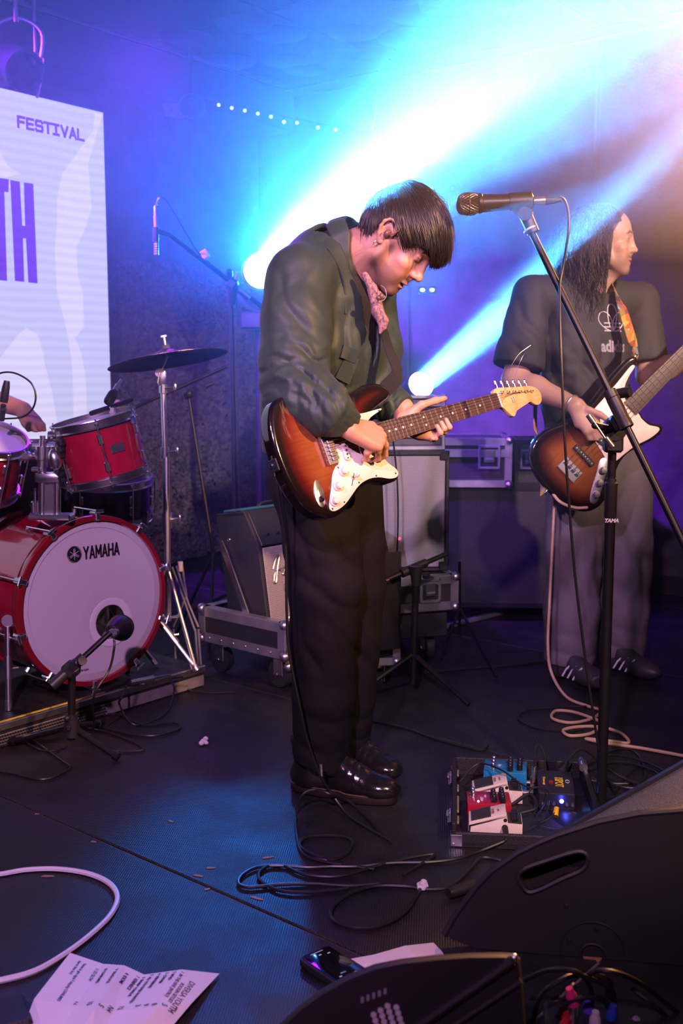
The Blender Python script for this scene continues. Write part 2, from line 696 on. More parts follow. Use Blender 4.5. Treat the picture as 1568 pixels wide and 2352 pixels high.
# ---------------------------------------------------------------- shared materials
CHROME = mat('chrome', (0.85, 0.85, 0.88), 0.27, 1.0)
STEEL = mat('brushed_steel', (0.5, 0.5, 0.53), 0.35, 1.0, var=0.1)
ALU = mat('aluminium_extrusion', (0.55, 0.55, 0.58), 0.38, 0.9, var=0.15, vscale=20)
BLACKM = mat('black_metal', (0.012, 0.011, 0.012), 0.38, 0.3, var=0.2)
BLACKP = mat('black_plastic', (0.014, 0.013, 0.014), 0.45, bump=0.05)
RUBBER = mat('black_rubber', (0.010, 0.010, 0.010), 0.6)
CABLE = mat('cable_rubber', (0.012, 0.011, 0.012), 0.42)
BLACKW = mat('black_vinyl', (0.012, 0.011, 0.012), 0.55, bump=0.3, bscale=350)
WHITEP = mat('white_plastic', (0.75, 0.73, 0.70), 0.4)
# ---------------------------------------------------------------- the room: floor, walls, ceiling
AW = R(37)
DA = V((math.sin(AW), math.cos(AW), 0))      # along the screen wall, away from the camera
DB = V((math.cos(AW), -math.sin(AW), 0))     # along the back wall, to the right and nearer
CORNER = V((-0.54, 7.27, 0))
CEIL = 2.9


def struct(name, mb, m, parent=None, **kw):
    o = mb.build(name, m, parent, **kw)
    if parent is None:
        o['kind'] = 'structure'
    return o


# floor: black phenolic deck panels with open joints over a dark slab
def deck_material():
    m = mat('deck_panel_black', (0.013, 0.011, 0.012), 0.48, spec=0.5)
    nt = m.node_tree
    L = nt.links.new
    p = nt.nodes['Principled BSDF']
    tc = nt.nodes.new('ShaderNodeTexCoord')
    # anti-slip grid: two crossed wave textures
    mp = nt.nodes.new('ShaderNodeMapping')
    mp.inputs['Rotation'].default_value = (0, 0, R(-40 + 45))
    L(tc.outputs['Object'], mp.inputs['Vector'])
    hs = []
    for d in ('X', 'Y'):
        w = nt.nodes.new('ShaderNodeTexWave')
        w.bands_direction = d
        w.inputs['Scale'].default_value = 58
        L(mp.outputs['Vector'], w.inputs['Vector'])
        hs.append(w.outputs['Fac'])
    mul = nt.nodes.new('ShaderNodeMath')
    mul.operation = 'MULTIPLY'
    L(hs[0], mul.inputs[0])
    L(hs[1], mul.inputs[1])
    n = nt.nodes.new('ShaderNodeTexNoise')
    n.inputs['Scale'].default_value = 5
    n.inputs['Detail'].default_value = 8
    n.inputs['Roughness'].default_value = 0.65
    L(tc.outputs['Object'], n.inputs['Vector'])
    b = nt.nodes.new('ShaderNodeBump')
    b.inputs['Strength'].default_value = 0.35
    b.inputs['Distance'].default_value = 0.003
    L(mul.outputs[0], b.inputs['Height'])
    L(b.outputs['Normal'], p.inputs['Normal'])
    # worn, dusty areas: greyer and rougher
    cr = nt.nodes.new('ShaderNodeValToRGB')
    cr.color_ramp.elements[0].position = 0.38
    cr.color_ramp.elements[0].color = (0.008, 0.007, 0.008, 1)
    cr.color_ramp.elements[1].position = 0.72
    cr.color_ramp.elements[1].color = (0.020, 0.018, 0.018, 1)
    L(n.outputs['Fac'], cr.inputs[0])
    # fine scratches
    mp2 = nt.nodes.new('ShaderNodeMapping')
    mp2.inputs['Rotation'].default_value = (0, 0, R(20))
    mp2.inputs['Scale'].default_value = (3, 60, 1)
    L(tc.outputs['Object'], mp2.inputs['Vector'])
    n2 = nt.nodes.new('ShaderNodeTexNoise')
    n2.inputs['Scale'].default_value = 3
    n2.inputs['Detail'].default_value = 5
    L(mp2.outputs['Vector'], n2.inputs['Vector'])
    cr2 = nt.nodes.new('ShaderNodeValToRGB')
    cr2.color_ramp.elements[0].position = 0.66
    cr2.color_ramp.elements[0].color = (0, 0, 0, 1)
    cr2.color_ramp.elements[1].position = 0.74
    cr2.color_ramp.elements[1].color = (0.022, 0.018, 0.018, 1)
    L(n2.outputs['Fac'], cr2.inputs[0])
    ad = nt.nodes.new('ShaderNodeVectorMath')
    L(cr.outputs[0], ad.inputs[0])
    L(cr2.outputs[0], ad.inputs[1])
    L(ad.outputs[0], p.inputs['Base Color'])
    mr = nt.nodes.new('ShaderNodeMapRange')
    mr.inputs[1].default_value = 0.3
    mr.inputs[2].default_value = 0.7
    mr.inputs[3].default_value = 0.36
    mr.inputs[4].default_value = 0.62
    L(n.outputs['Fac'], mr.inputs[0])
    L(mr.outputs[0], p.inputs['Roughness'])
    return m


DECK = deck_material()
JOINT = mat('joint_dirt', (0.16, 0.13, 0.12), 0.8, var=0.4, vscale=40)
floor = struct('floor', MB().box((0.2, 3.6, -0.036), (9, 11, 0.06)), JOINT)
DT, DN = V((math.cos(R(-40)), math.sin(R(-40)), 0)), V((math.sin(R(40)), math.cos(R(40)), 0))
Mdeck = Matrix((DT, DN, V((0, 0, 1)))).transposed()
for j in range(-3, 5):
    n0 = 1.594 + 1.163 * (j - 1)
    for i in range(-3, 3):
        t0 = -0.91 + 2.44 * i + (0 if j in (1, 2) else 0.5)
        c = DT * (t0 + 1.22) + DN * (n0 + 0.5815)
        if c.y < -0.2 or c.y > 8.2 or abs(c.x) > 4.2:
            continue
        MB().box((c.x, c.y, -0.01), (2.432, 1.157, 0.02), Mdeck, bev=0.003).build('deck_panel', DECK, floor)

WALLM = mat('wall_black_paint', (0.055, 0.055, 0.062), 0.75, var=0.35, vscale=9, bump=0.25, bscale=60)
CEILM = mat('ceiling_black_paint', (0.016, 0.016, 0.020), 0.6, var=0.25, vscale=6)


def wall(name, p, d, L, t, n):
    M = Matrix((d, n, V((0, 0, 1)))).transposed()
    c = V(p) + d * (L / 2) + n * (-t / 2)
    return struct(name, MB().box((c.x, c.y, CEIL / 2 - 0.01), (L, t, CEIL + 0.06), M), WALLM)


NA, NB = DB.copy(), -DA       # wall normals into the room
wall('wall_left', CORNER - DA * 6.6, DA, 6.6, 0.12, NA)
wall_back = wall('wall_back', CORNER - DB * 0.12, DB, 6.2, 0.12, NB)
# back wall: tall panels with a ledge, seen dimly through the haze
for i in range(5):
    c = CORNER + DB * (0.62 + 1.15 * i) + NB * 0.008
    M = Matrix((DB, NB, V((0, 0, 1)))).transposed()
    MB().box((c.x, c.y, 1.45), (1.13, 0.016, 2.84), M, bev=0.006).build('wall_panel', WALLM, wall_back)

ceil = struct('ceiling', MB().box((0.2, 3.6, CEIL + 0.06), (9, 11, 0.06)), JOINT)
Mc = Matrix((DA, DB, V((0, 0, 1)))).transposed()
for i in range(-6, 1):
    for j in range(-1, 5):
        c = CORNER + DA * (1.2 * i - 0.62) + DB * (1.2 * j + 0.55)
        if c.y < 1.0 or abs(c.x) > 4.5 or c.y > 9:
            continue
        MB().box((c.x, c.y, CEIL + 0.015), (1.186, 1.186, 0.03), Mc, bev=0.004).build('ceiling_panel', CEILM, ceil)
DISC = mat('gobo_spot_pale', (0.055, 0.045, 0.07), 0.55)  # paler discs put in for gobo light spots on the ceiling
for px, py, d in ((582, 187, .34), (943, 88, .36), (1065, 54, .34), (963, 33, .32), (813, 75, .28), (520, 140, .34), (640, 78, .30), (770, 122, .26),
                  (858, 122, .26), (655, 140, .28), (1040, 12, .34), (1135, 14, .28), (700, 160, .26), (330, 115, .36), (430, 85, .30), (560, 55, .30)):
    k = ray(px, py)
    p = V((0, 0, EYE)) + k * ((CEIL - EYE) / k.z)
    MB().lathe([(d / 2, 0), (d / 2, 0.004), (d / 2 - 0.006, 0.008)], (p.x, p.y, CEIL + 0.001), (0, 0, -1), 28).build('gobo_spot_disc', DISC, ceil)

# trim along the ceiling edge and a boxed beam over the screen wall
TRIM = mat('trim_metal', (0.30, 0.27, 0.34), 0.4, 0.6)
M = Matrix((DA, NA, V((0, 0, 1)))).transposed()
c = CORNER - DA * 3.3 + NA * 0.16
struct('trim_1', MB().box((c.x, c.y, CEIL - 0.14), (6.6, 0.30, 0.24), M, bev=0.01), CEILM)
c = CORNER - DA * 3.3 + NA * 0.325
struct('trim_2', MB().box((c.x, c.y, CEIL - 0.012), (6.4, 0.022, 0.02), M, bev=0.003), TRIM)
c = CORNER + DB * 3.0 + NB * 0.02
M = Matrix((DB, NB, V((0, 0, 1)))).transposed()
struct('trim_3', MB().box((c.x, c.y, CEIL - 0.03), (5.8, 0.03, 0.05), M, bev=0.004), TRIM)
struct('baseboard_back', MB().box((c.x, c.y, 0.05), (5.8, 0.03, 0.1), M, bev=0.004), CEILM)

# ---------------------------------------------------------------- haze
def haze(label, y0, z0, z1, dens):
    k = CORNER + (NA + NB) * .10
    t = (k.x + 3.2) / DA.x
    b = k + DB * 4.9
    hz = MB().prism([(-3.2, y0), (b.x, y0), (b.x, b.y), (k.x, k.y), (-3.2, k.y - DA.y * t)], z1 - z0, z0=z0).build('haze', None, smooth=False)
    hm = bpy.data.materials.new('stage_haze')
    hm.use_nodes = True
    nt = hm.node_tree
    nt.nodes.clear()
    out = nt.nodes.new('ShaderNodeOutputMaterial')
    vs_ = nt.nodes.new('ShaderNodeVolumeScatter')
    vs_.inputs['Density'].default_value = dens
    vs_.inputs['Anisotropy'].default_value = 0.55
    vs_.inputs['Color'].default_value = (1, 1, 1, 1)
    nt.links.new(vs_.outputs[0], out.inputs['Volume'])
    hz.data.materials.clear()
    hz.data.materials.append(hm)
    tag(hz, label, 'haze', kind='stuff')


haze('stage haze hanging in the upper part of the room where the light beams show', 1.35, 1.44, 2.89, HAZE_DENSITY)
haze('stage haze behind the guitarist at the height of the amplifiers', 2.85, 0.804, 1.434, HAZE_DENSITY)
haze('thinner stage haze over the floor below the beams', 2.85, 0.03, 0.798, HAZE_DENSITY * 0.35)

# ---------------------------------------------------------------- LED screen
S_O = at(237, 258, 5.6)                  # its upper right corner
def scr(px, py):
    """pixel -> (along the wall, height) on the screen's own plane"""
    d = ray(px, py)
    o = V((0, 0, EYE))
    k = (S_O - o).dot(NA) / d.dot(NA)
    p = o + d * k
    return V(((p - S_O).dot(DA), p.z))


SZ0 = 0.815
screen = thing('led_screen', 'large pale lilac LED screen with purple FESTIVAL lettering behind the drums', 'screen', S_O * 1.0 - V((0, 0, S_O.z - SZ0)), M=None)
Ms = mtx(S_O, DA, V((0, 0, 1)), NA)      # x along wall, y up, z out to the room


def emat(name, col, s):
    m = mat(name, (0, 0, 0), 0.5, spec=0.2, emit=col, estr=s)
    nt = m.node_tree
    # fine horizontal scan lines of the LED rows
    tc = nt.nodes.new('ShaderNodeTexCoord')
    w = nt.nodes.new('ShaderNodeTexWave')
    w.bands_direction = 'Z'
    w.inputs['Scale'].default_value = 7
    w.inputs['Distortion'].default_value = 1.5
    w.inputs['Detail Scale'].default_value = 0.6
    nt.links.new(tc.outputs['Object'], w.inputs['Vector'])
    mr = nt.nodes.new('ShaderNodeMapRange')
    mr.inputs[3].default_value = s * 0.94
    mr.inputs[4].default_value = s * 1.05
    nt.links.new(w.outputs['Fac'], mr.inputs[0])
    nt.links.new(mr.outputs[0], nt.nodes['Principled BSDF'].inputs['Emission Strength'])
    return m


LEDB = emat('led_background', (0.60, 0.58, 0.90), SCREEN_GAIN)
LEDL = emat('led_light_shape', (0.74, 0.68, 0.98), SCREEN_GAIN)
LEDT = emat('led_purple_letter', (0.17, 0.045, 0.72), SCREEN_GAIN)
SH = S_O.z - SZ0
SW = 3.1
MB(Ms).box((-SW / 2, -SH / 2, -0.04), (SW, SH, 0.07), bev=0.004).build('screen_cabinet', BLACKP, screen)
MB(Ms).box((-SW / 2, -SH / 2, -0.002), (SW - 0.004, SH - 0.004, 0.006)).build('display', LEDB, screen, smooth=False)


def spoly(name, px, m, z):
    P = [scr(*p) for p in px]
    MB(Ms).prism([(q.x, max(q.y - S_O.z, -SH + 0.003)) for q in P], 0.001, z0=z).build(name, m, screen, smooth=False)


K = 0.3954
spoly('light_shape', [(a * K, b * K) for a, b in ((550, 655), (540, 760), (440, 900), (360, 1010), (330, 1150), (330, 1290), (318, 1450), (330, 1700), (370, 1850), (400, 1990), (415, 2100), (425, 2276), (425, 2560),
      (505, 2560), (500, 2276), (490, 2150), (470, 2050), (435, 1960), (485, 1900), (480, 1700), (450, 1600), (440, 1440), (500, 1310), (530, 1200), (520, 1080), (510, 950), (560, 780), (592, 668))], LEDL, 0.0015)
spoly('light_shape', [(a * K, b * K) for a, b in ((-200, 2200), (0, 2080), (90, 1960), (150, 1905), (215, 1940), (240, 2010), (260, 2120), (300, 2276), (350, 2560), (-200, 2560))], LEDL, 0.0015)
spoly('light_shape', [(a * K, b * K) for a, b in ((-150, 760), (0, 880), (40, 960), (115, 1010), (40, 1030), (-150, 1060))], LEDL, 0.0015)
# TH, the end of a word that starts beyond the frame
spoly('letter', [(a * K, b * K) for a, b in ((-70, 1025), (48, 1042), (46, 1118), (22, 1114), (38, 1632), (-18, 1626), (-30, 1106), (-70, 1098))], LEDT, 0.003)
spoly('letter', [(a * K, b * K) for a, b in ((57, 1046), (112, 1056), (126, 1311), (143, 1313), (136, 1060), (190, 1068), (215, 1647), (162, 1641), (148, 1386), (130, 1384), (138, 1638), (84, 1632))], LEDT, 0.003)


def stroke(mb, pts, w, M, z=0.0, t=0.001):
    for a, b in zip(pts[:-1], pts[1:]):
        a, b = V((a[0], a[1], 0)), V((b[0], b[1], 0))
        d = (b - a)
        l = d.length
        d = d / l
        n = V((-d.y, d.x, 0)) * (w / 2)
        e = d * (w / 2)
        P = [a - e - n, b + e - n, b + e + n, a - e + n]
        mb.prism([(p.x, p.y) for p in P], t, M=M, z0=z)


GL = {'F': [[(0, 0), (0, 1), (.8, 1)], [(0, .52), (.7, .52)]], 'E': [[(.8, 0), (0, 0), (0, 1), (.8, 1)], [(0, .5), (.72, .5)]],
      'S': [[(0, .12), (.1, 0), (.75, 0), (.85, .12), (.85, .42), (.75, .5), (.12, .52), (.02, .62), (.02, .88), (.12, 1), (.72, 1), (.85, .86)]],
      'T': [[(0, 1), (.9, 1)], [(.45, 0), (.45, 1)]], 'I': [[(.05, 0), (.75, 0)], [(.05, 1), (.75, 1)], [(.4, 0), (.4, 1)]],
      'V': [[(0, 1), (.42, 0), (.84, 1)]], 'A': [[(0, 0), (.42, 1), (.84, 0)], [(.16, .3), (.68, .3)]], 'L': [[(0, 1), (0, 0), (.8, 0)]]}
A0, A1 = scr(41, 291), scr(192, 316)
hgt = (scr(41, 268) - A0).length
step = (A1 - A0).x / 7.75
for i, ch in enumerate('FESTIVAL'):
    mb = MB(Ms)
    for pl in GL[ch]:
        stroke(mb, [(A0.x + step * (i + p[0] * 0.86), A0.y - S_O.z + hgt * p[1]) for p in pl], 0.0125, Matrix.Identity(4), z=0.003)
    mb.build('letter', LEDT, screen, smooth=False)

# ---------------------------------------------------------------- drum riser
RA = R(90 - 50.9)
RD = V((math.sin(RA), math.cos(RA), 0))      # along its front edge
RN = V((math.cos(RA), -math.sin(RA), 0))     # its front
RP = fl(10, 1660, 0.08)
RZ = 0.08
riser = thing('drum_riser', 'low black drum riser with metal front edge and yellow edge line', 'stage riser', RP, M=mtx(RP - V((0, 0, RZ)), RD, -RN, V((0, 0, 1))))
Mr = WM[riser.name]
MB(Mr).box((-0.20, 0.9, 0.062), (2.1, 1.8, 0.036), bev=0.003).build('riser_deck', DECK, riser)
MB(Mr).box((-0.20, 0.012, 0.028), (2.1, 0.02, 0.05), bev=0.003).build('front_fascia', mat('fascia_perforated', (0.30, 0.28, 0.27), 0.5, 0.5, var=0.2), riser)
MB(Mr).box((0.838, 0.9, 0.028), (0.02, 1.78, 0.05), bev=0.003).build('side_fascia', BLACKM, riser)
MB(Mr).box((-0.20, -0.002, 0.070), (2.1, 0.012, 0.024), bev=0.003).build('edge_trim', STEEL, riser)
MB(Mr).box((-0.425, 0.012, 0.0815), (1.65, 0.010, 0.002)).build('yellow_tape', mat('yellow_tape', (0.62, 0.42, 0.03), 0.5, var=0.3), riser)
# perforations of the fascia
pb = MB(Mr)
for r in range(4):
    for i in range(170):
        x = -1.22 + i * 0.0095 + (r % 2) * 0.005
        pb.box((x, -0.0002, 0.010 + r * 0.0095), (0.006, 0.004, 0.005))
q = pb.build('perforation', mat('hole_black', (0.003, 0.003, 0.003), 0.9), riser, smooth=False)
q['kind'] = 'stuff'

# ---------------------------------------------------------------- camouflage net on the back wall
def net():
    W, Hh = 1.75, 1.75
    c = CORNER - DA * 1.85 + NA * 0.12
    nx, nz = 190, 190
    vs, fs = [], []
    for j in range(nz + 1):
        for i in range(nx + 1):
            u, v = i / nx * W, j / nz * Hh
            d = 0.03 * math.sin(u * 9 + 1.5 * math.sin(v * 3)) + 0.02 * math.sin(u * 23 + v * 7) + 0.005 * RNG.standard_normal()
            p = c + DA * (u + 0.004 * RNG.standard_normal()) + NA * d + V((0, 0, 0.02 + v + 0.004 * RNG.standard_normal()))
            vs.append(p)
    for j in range(nz):
        for i in range(nx):
            if RNG.random() < 0.12:
                continue
            a = j * (nx + 1) + i
            fs.append((a, a + 1, a + nx + 2, a + nx + 1))
    mb = MB()
    mb.add(vs, fs)
    m = mat('net_mottled', (0.06, 0.06, 0.07), 0.8, var=0.9, vscale=26)
    o = mb.build('camouflage_net', m, smooth=False)
    sm = o.modifiers.new('t', 'SOLIDIFY')
    sm.thickness = 0.003
    tag(o, 'dark mottled camouflage net hung on the wall to the right of the LED screen', 'net')
net()
# ---------------------------------------------------------------- people: shared builders
SKIN = mat('skin', (0.50, 0.27, 0.18), 0.48, spec=0.45, attr=True, bump=0.06, bscale=900, sss=0.12)


class Head:
    """x = to the right ear, y = where the face looks, z = crown; origin between the ear canals"""

    def __init__(s, C, f, up, k=1.0):
        s.f = V(f).normalized()
        s.r = s.f.cross(V(up)).normalized()
        s.u = s.r.cross(s.f).normalized()
        s.C, s.k = V(C), k
        s.M = Matrix((s.r, s.f, s.u)).transposed()

    def __call__(s, x, y, z):
        return s.C + (s.r * x + s.f * y + s.u * z) * s.k

    def d(s, x, y, z):
        return s.r * x + s.f * y + s.u * z

    def local(s, P):
        A = np.array(s.M)
        return ((P - np.array(s.C)) @ A) / s.k

    def sdf(s, neck, neck_r=(0.058, 0.062), res=0.0018, beard=0.0, mouth_open=0.0):
        k, T, M = s.k, s, s.M
        rr = 0.19 * k
        lo = [min(s.C[i] - rr, neck[i] - 0.08) for i in range(3)]
        hi = [max(s.C[i] + rr, neck[i] + 0.08) for i in range(3)]
        S = SDF(lo, hi, res)
        E = lambda c, r, kk=0.01, mode='add', m=None: S.ell(T(*c), [q * k for q in r], m or M, kk * k, mode)
        Cc = lambda a, b, r0, r1, kk=0.01, mode='add': S.cap(T(*a), T(*b), r0 * k, r1 * k, kk * k, mode)
        E((0, -.010, .048), (.074, .098, .088))                       # cranium
        E((0, .040, .040), (.064, .056, .072), .02)                    # forehead
        E((0, .048, -.028), (.056, .046, .062), .02)                   # mid face
        for q in (1, -1):
            Cc((q * .054, .012, -.052), (q * .016, .083, -.088), .016, .017, .024)     # jaw
            Cc((q * .058, .005, -.010), (q * .054, .012, -.052), .018, .016, .02)
            E((q * .040, .070, -.016), (.021, .018, .016), .02)        # cheekbone
            E((q * .030, .074, -.052), (.020, .018, .024), .022)       # cheek
            Cc((q * .012, .097, .040), (q * .042, .080, .040), .0085, .0075, .010)    # brow
        E((0, .088, -.092), (.020, .017, .016), .014)                  # chin
        E((0, .084, -.062), (.028, .018, .026), .014)                  # muzzle
        for q in (1, -1):
            E((q * .034, .098, .019), (.014, .013, .010), .008, 'sub')  # sockets
        Cc((0, .086, .030), (0, .094, -.020), .012, .016, .012)
        Cc((0, .096, .030), (0, .1135, -.012), .0078, .0095, .010)      # nose
        E((0, .1165, -.0175), (.0115, .011, .010), .007)
        for q in (1, -1):
            E((q * .0125, .1055, -.0205), (.0075, .010, .0075), .006)
            E((q * .006, .111, -.0285), (.0035, .005, .003), .003, 'sub')
        Cc((0, .106, -.030), (0, .102, -.044), .005, .005, .006)       # philtrum
        for q in (1, -1):                                              # eyeballs and lids
            E((q * .032, .0795, .019), (.0125, .0125, .0125), .002)
            Cc((q * .021, .0885, .0235), (q * .044, .0835, .0225), .0042, .004, .004)
            Cc((q * .023, .0895, .0125), (q * .043, .084, .0135), .0032, .003, .004)
        E((0, .1015, -.052), (.024, .009, .0058), .003)                # lips
        E((0, .0985, -.0665), (.021, .0095, .0070), .004)
        Cc((-.022, .100, -.0588), (.022, .100, -.0588), .0022 + mouth_open, .0022 + mouth_open, .003, 'sub')
        E((0, .106, -.0588), (.012, .006, .0018 + mouth_open), .002, 'sub')
        for q in (1, -1):                                              # ears
            c = V((q * .076, -.010, .002))
            pts = []
            for i in range(11):
                a = R(-60 + i * 28)
                pts.append((c.x + q * (.010 + .004 * math.cos(a)), c.y - .018 * math.cos(a) * 0.95, c.z + .012 + .030 * math.sin(a) * (1.0 if math.sin(a) > 0 else 0.95)))
            pts = [(c.x + q * .001, .006, .006), (c.x + q * .004, .007, .020), (c.x + q * .008, .003, .034), (c.x + q * .011, -.010, .041), (c.x + q * .013, -.024, .036),
                   (c.x + q * .014, -.031, .022), (c.x + q * .012, -.029, .006), (c.x + q * .008, -.020, -.010), (c.x + q * .004, -.012, -.020), (c.x + q * .001, -.003, -.022)]
            for a, b in zip(pts[:-1], pts[1:]):
                Cc(a, b, .0042, .0042, .004)
            E((c.x + q * .002, -.012, .010), (.006, .016, .024), .005)
            E((c.x + q * .003, -.006, -.020), (.005, .008, .010), .005)
            E((c.x + q * .010, -.010, .008), (.007, .0085, .012), .004, 'sub')
        S.path([T(0, -.020, -.020), T(0, -.028, -.060), neck], [.052 * k, neck_r[0], neck_r[1]], .025)
        S.cap(T(0, .060, -.085), V(neck) + s.f * .02, .020 * k, .04, .03)
        return S

    def colour(s, skin, stubble=0.5, lip=(0.42, 0.15, 0.12), beardcol=(0.10, 0.055, 0.035), moustache=0.6, browcol=(0.025, 0.015, 0.010)):
        def fn(P):
            L = s.local(P)
            x, y, z = L[:, 0], L[:, 1], L[:, 2]
            ax = np.abs(x)
            c = np.tile(np.array(skin), (len(P), 1))
            near = (np.abs(x) < .12) & (np.abs(y) < .16) & (np.abs(z) < .16)

            def mixin(w, col):
                w = np.clip(w, 0, 1)[:, None] * near[:, None]
                c[:] = c * (1 - w) + np.array(col) * w
            # blush
            mixin(0.35 * np.exp(-((ax - .040) ** 2 + (z + .03) ** 2) / .0006) * (y > .04), (0.55, 0.20, 0.13))
            # stubble: jaw, chin, upper lip
            jaw = np.clip((-.030 - z + .35 * (y - .03) * 0 - .0) / .02, 0, 1) * np.clip((y - .0) / .02, 0, 1) * np.clip((z + .125) / .01, 0, 1)
            jaw *= 1 - np.clip(1 - ((ax - .0) ** 2 / .026 ** 2 + (z + .060) ** 2 / .012 ** 2), 0, 1) * (y > .09)
            mixin(stubble * jaw, beardcol)
            side = np.clip(1 - np.abs(y - .022) / .016, 0, 1) * np.clip((.012 - z) / .02, 0, 1) * np.clip((z + .09) / .02, 0, 1) * (ax > .045)
            mixin(stubble * side, beardcol)
            mus = np.clip(1 - np.abs(z + .042) / .009, 0, 1) * np.clip((.034 - ax) / .010, 0, 1) * (y > .085)
            mixin(moustache * mus, beardcol)
            goat = np.clip(1 - np.abs(z + .092) / .020, 0, 1) * np.clip((.026 - ax) / .012, 0, 1) * (y > .075)
            mixin(moustache * 0.8 * goat, beardcol)
            # lips
            lw = np.clip((1 - (ax / .024) ** 2 - ((z + .0585) / .0125) ** 2) * 3, 0, 1) * (y > .092)
            mixin(0.85 * lw, lip)
            gap = np.clip(1 - np.abs(z + .0588) / .0022, 0, 1) * (ax < .021) * (y > .088)
            mixin(0.9 * gap, (0.05, 0.015, 0.012))
            # brows, lids and lashes
            bz = .041 + .004 * np.sin(np.clip((ax - .014) / .034, 0, 1) * PI) - np.clip(ax - .038, 0, 1) * .3
            brow = np.clip(1.3 - np.abs(z - bz) / .0055, 0, 1) * np.clip((ax - .010) / .004, 0, 1) * np.clip((.052 - ax) / .006, 0, 1) * (y > .06)
            mixin(0.9 * brow, browcol)
            er = ((ax - .0325) / .013) ** 2
            lash = np.clip(1 - np.abs(z - .0205) / .0022, 0, 1) * np.clip(1.2 - er, 0, 1) * (y > .078)
            mixin(0.85 * lash, (0.02, 0.012, 0.01))
            sock = np.exp(-(((ax - .032) / .018) ** 2 + ((z - .016) / .012) ** 2)) * (y > .06)
            mixin(0.30 * sock, (0.22, 0.09, 0.07))
            return c
        return fn


def hand_sdf(S, wrist, palm_dir, normal, k=1.0, fingers=None, thumb=None, side=1, palm=True):
    """wrist point, direction wrist->knuckles, back-of-hand normal; side=+1: the thumb lies along normal x palm_dir.
    fingers: four lists of (bend degrees) x3 ; or absolute joint points"""
    d = V(palm_dir).normalized()
    n = (V(normal) - d * V(normal).dot(d)).normalized()
    t = n.cross(d).normalized() * side             # towards the thumb
    K = []
    for i, (off, ln) in enumerate(((.029, .092), (.009, .096), (-.011, .091), (-.030, .082))):
        K.append(V(wrist) + (d * ln + t * off + n * (.004 if i in (1, 2) else 0)) * k)
    if palm:
        for i in range(4):
            S.cap(V(wrist) + (t * (.016 - .0105 * i)) * k, K[i], .0145 * k, .0118 * k, .012 * k)
        S.cap(V(wrist) + (d * .02 + t * .014 - n * .006) * k, V(wrist) + (d * .055 + t * .030 - n * .010) * k, .015 * k, .014 * k, .014 * k)
        S.cap(V(wrist) + (d * .02 - t * .014 - n * .006) * k, V(wrist) + (d * .065 - t * .026 - n * .008) * k, .014 * k, .012 * k, .014 * k)
    lens = ((.044, .026, .021), (.049, .030, .023), (.045, .028, .022), (.035, .021, .019))
    rad = ((.0095, .0085, .0078, .0065), (.0097, .0088, .008, .0066), (.0093, .0084, .0076, .0063), (.0083, .0074, .0068, .0056))
    tips = []
    for i in range(4):
        F = fingers[i]
        p = K[i]
        if isinstance(F[0], (int, float)):
            spread = F[3] if len(F) > 3 else 0
            dd = (Quaternion(n, R(spread) * side) @ d)
            ax = dd.cross(n).normalized()          # rotating about ax by -angle curls towards the palm
            pts = [p]
            for b, l in zip(F[:3], lens[i]):
                dd = Quaternion(ax, R(-b)) @ dd
                p = p + dd * l * k
                pts.append(p)
        else:
            pts = [p] + [V(q) for q in F]
        for j in range(3):
            S.cap(pts[j], pts[j + 1], rad[i][j] * k, rad[i][j + 1] * k, .0035 * k)
        # knuckles
        S.ell(pts[1], [rad[i][1] * 1.10 * k] * 3, None, .003)
        tips.append((pts[-1], (pts[-1] - pts[-2]).normalized()))
    tp = thumb
    if tp:
        rs = (.0125 * k, .0108 * k, .0096 * k, .0075 * k)
        for j in range(len(tp) - 1):
            S.cap(tp[j], tp[j + 1], rs[j], rs[j + 1], .007 * k)
        tips.append((V(tp[-1]), (V(tp[-1]) - V(tp[-2])).normalized()))
    return tips


def fold(c, rad, d, wl, amp, ph=0.0, warp=0.6):
    """cloth fold ripple: a term for SDF.wob, ridges across direction d within rad of c"""
    c, d = V(c), V(d).normalized()
    e = d.orthogonal().normalized()

    def fn(X, Y, Z):
        x, y, z = X - c.x, Y - c.y, Z - c.z
        r2 = (x * x + y * y + z * z) / (rad * rad)
        s = x * d.x + y * d.y + z * d.z
        t = x * e.x + y * e.y + z * e.z
        w = np.exp(-1.6 * r2)
        a = 2 * PI / wl
        q = 0.5 * (a * s + ph + warp * np.sin(a * 0.53 * t + 1.3 * ph) + 0.5 * np.sin(a * 0.31 * (s + t)))
        return -amp * w * ((2 * np.abs(np.sin(q)) ** 0.75 - 1.1) * 0.85 + 0.25 * np.sin(a * 2.1 * s + 2 * ph + 2 * np.sin(a * .7 * t)))
    return fn


def wobs(S, *fs):
    X, Y, Z = S._xyz((slice(None),) * 3)
    for f in fs:
        S.d = S.d + f(X, Y, Z).astype(np.float32)
    return S


def shell(S, t):
    """turn a solid into cloth of thickness t (keeps the outside)"""
    S.d = np.maximum(S.d, -(S.d + t)).astype(np.float32)
    return S


def strands(mb, curves, r0, seg=3, taper=0.25):
    """many thin hair strands"""
    for P in curves:
        n = len(P)
        mb.tube(P, [r0 * (1 - (1 - taper) * (i / (n - 1)) ** 2) for i in range(n)], seg=seg, caps=False)
    return mb


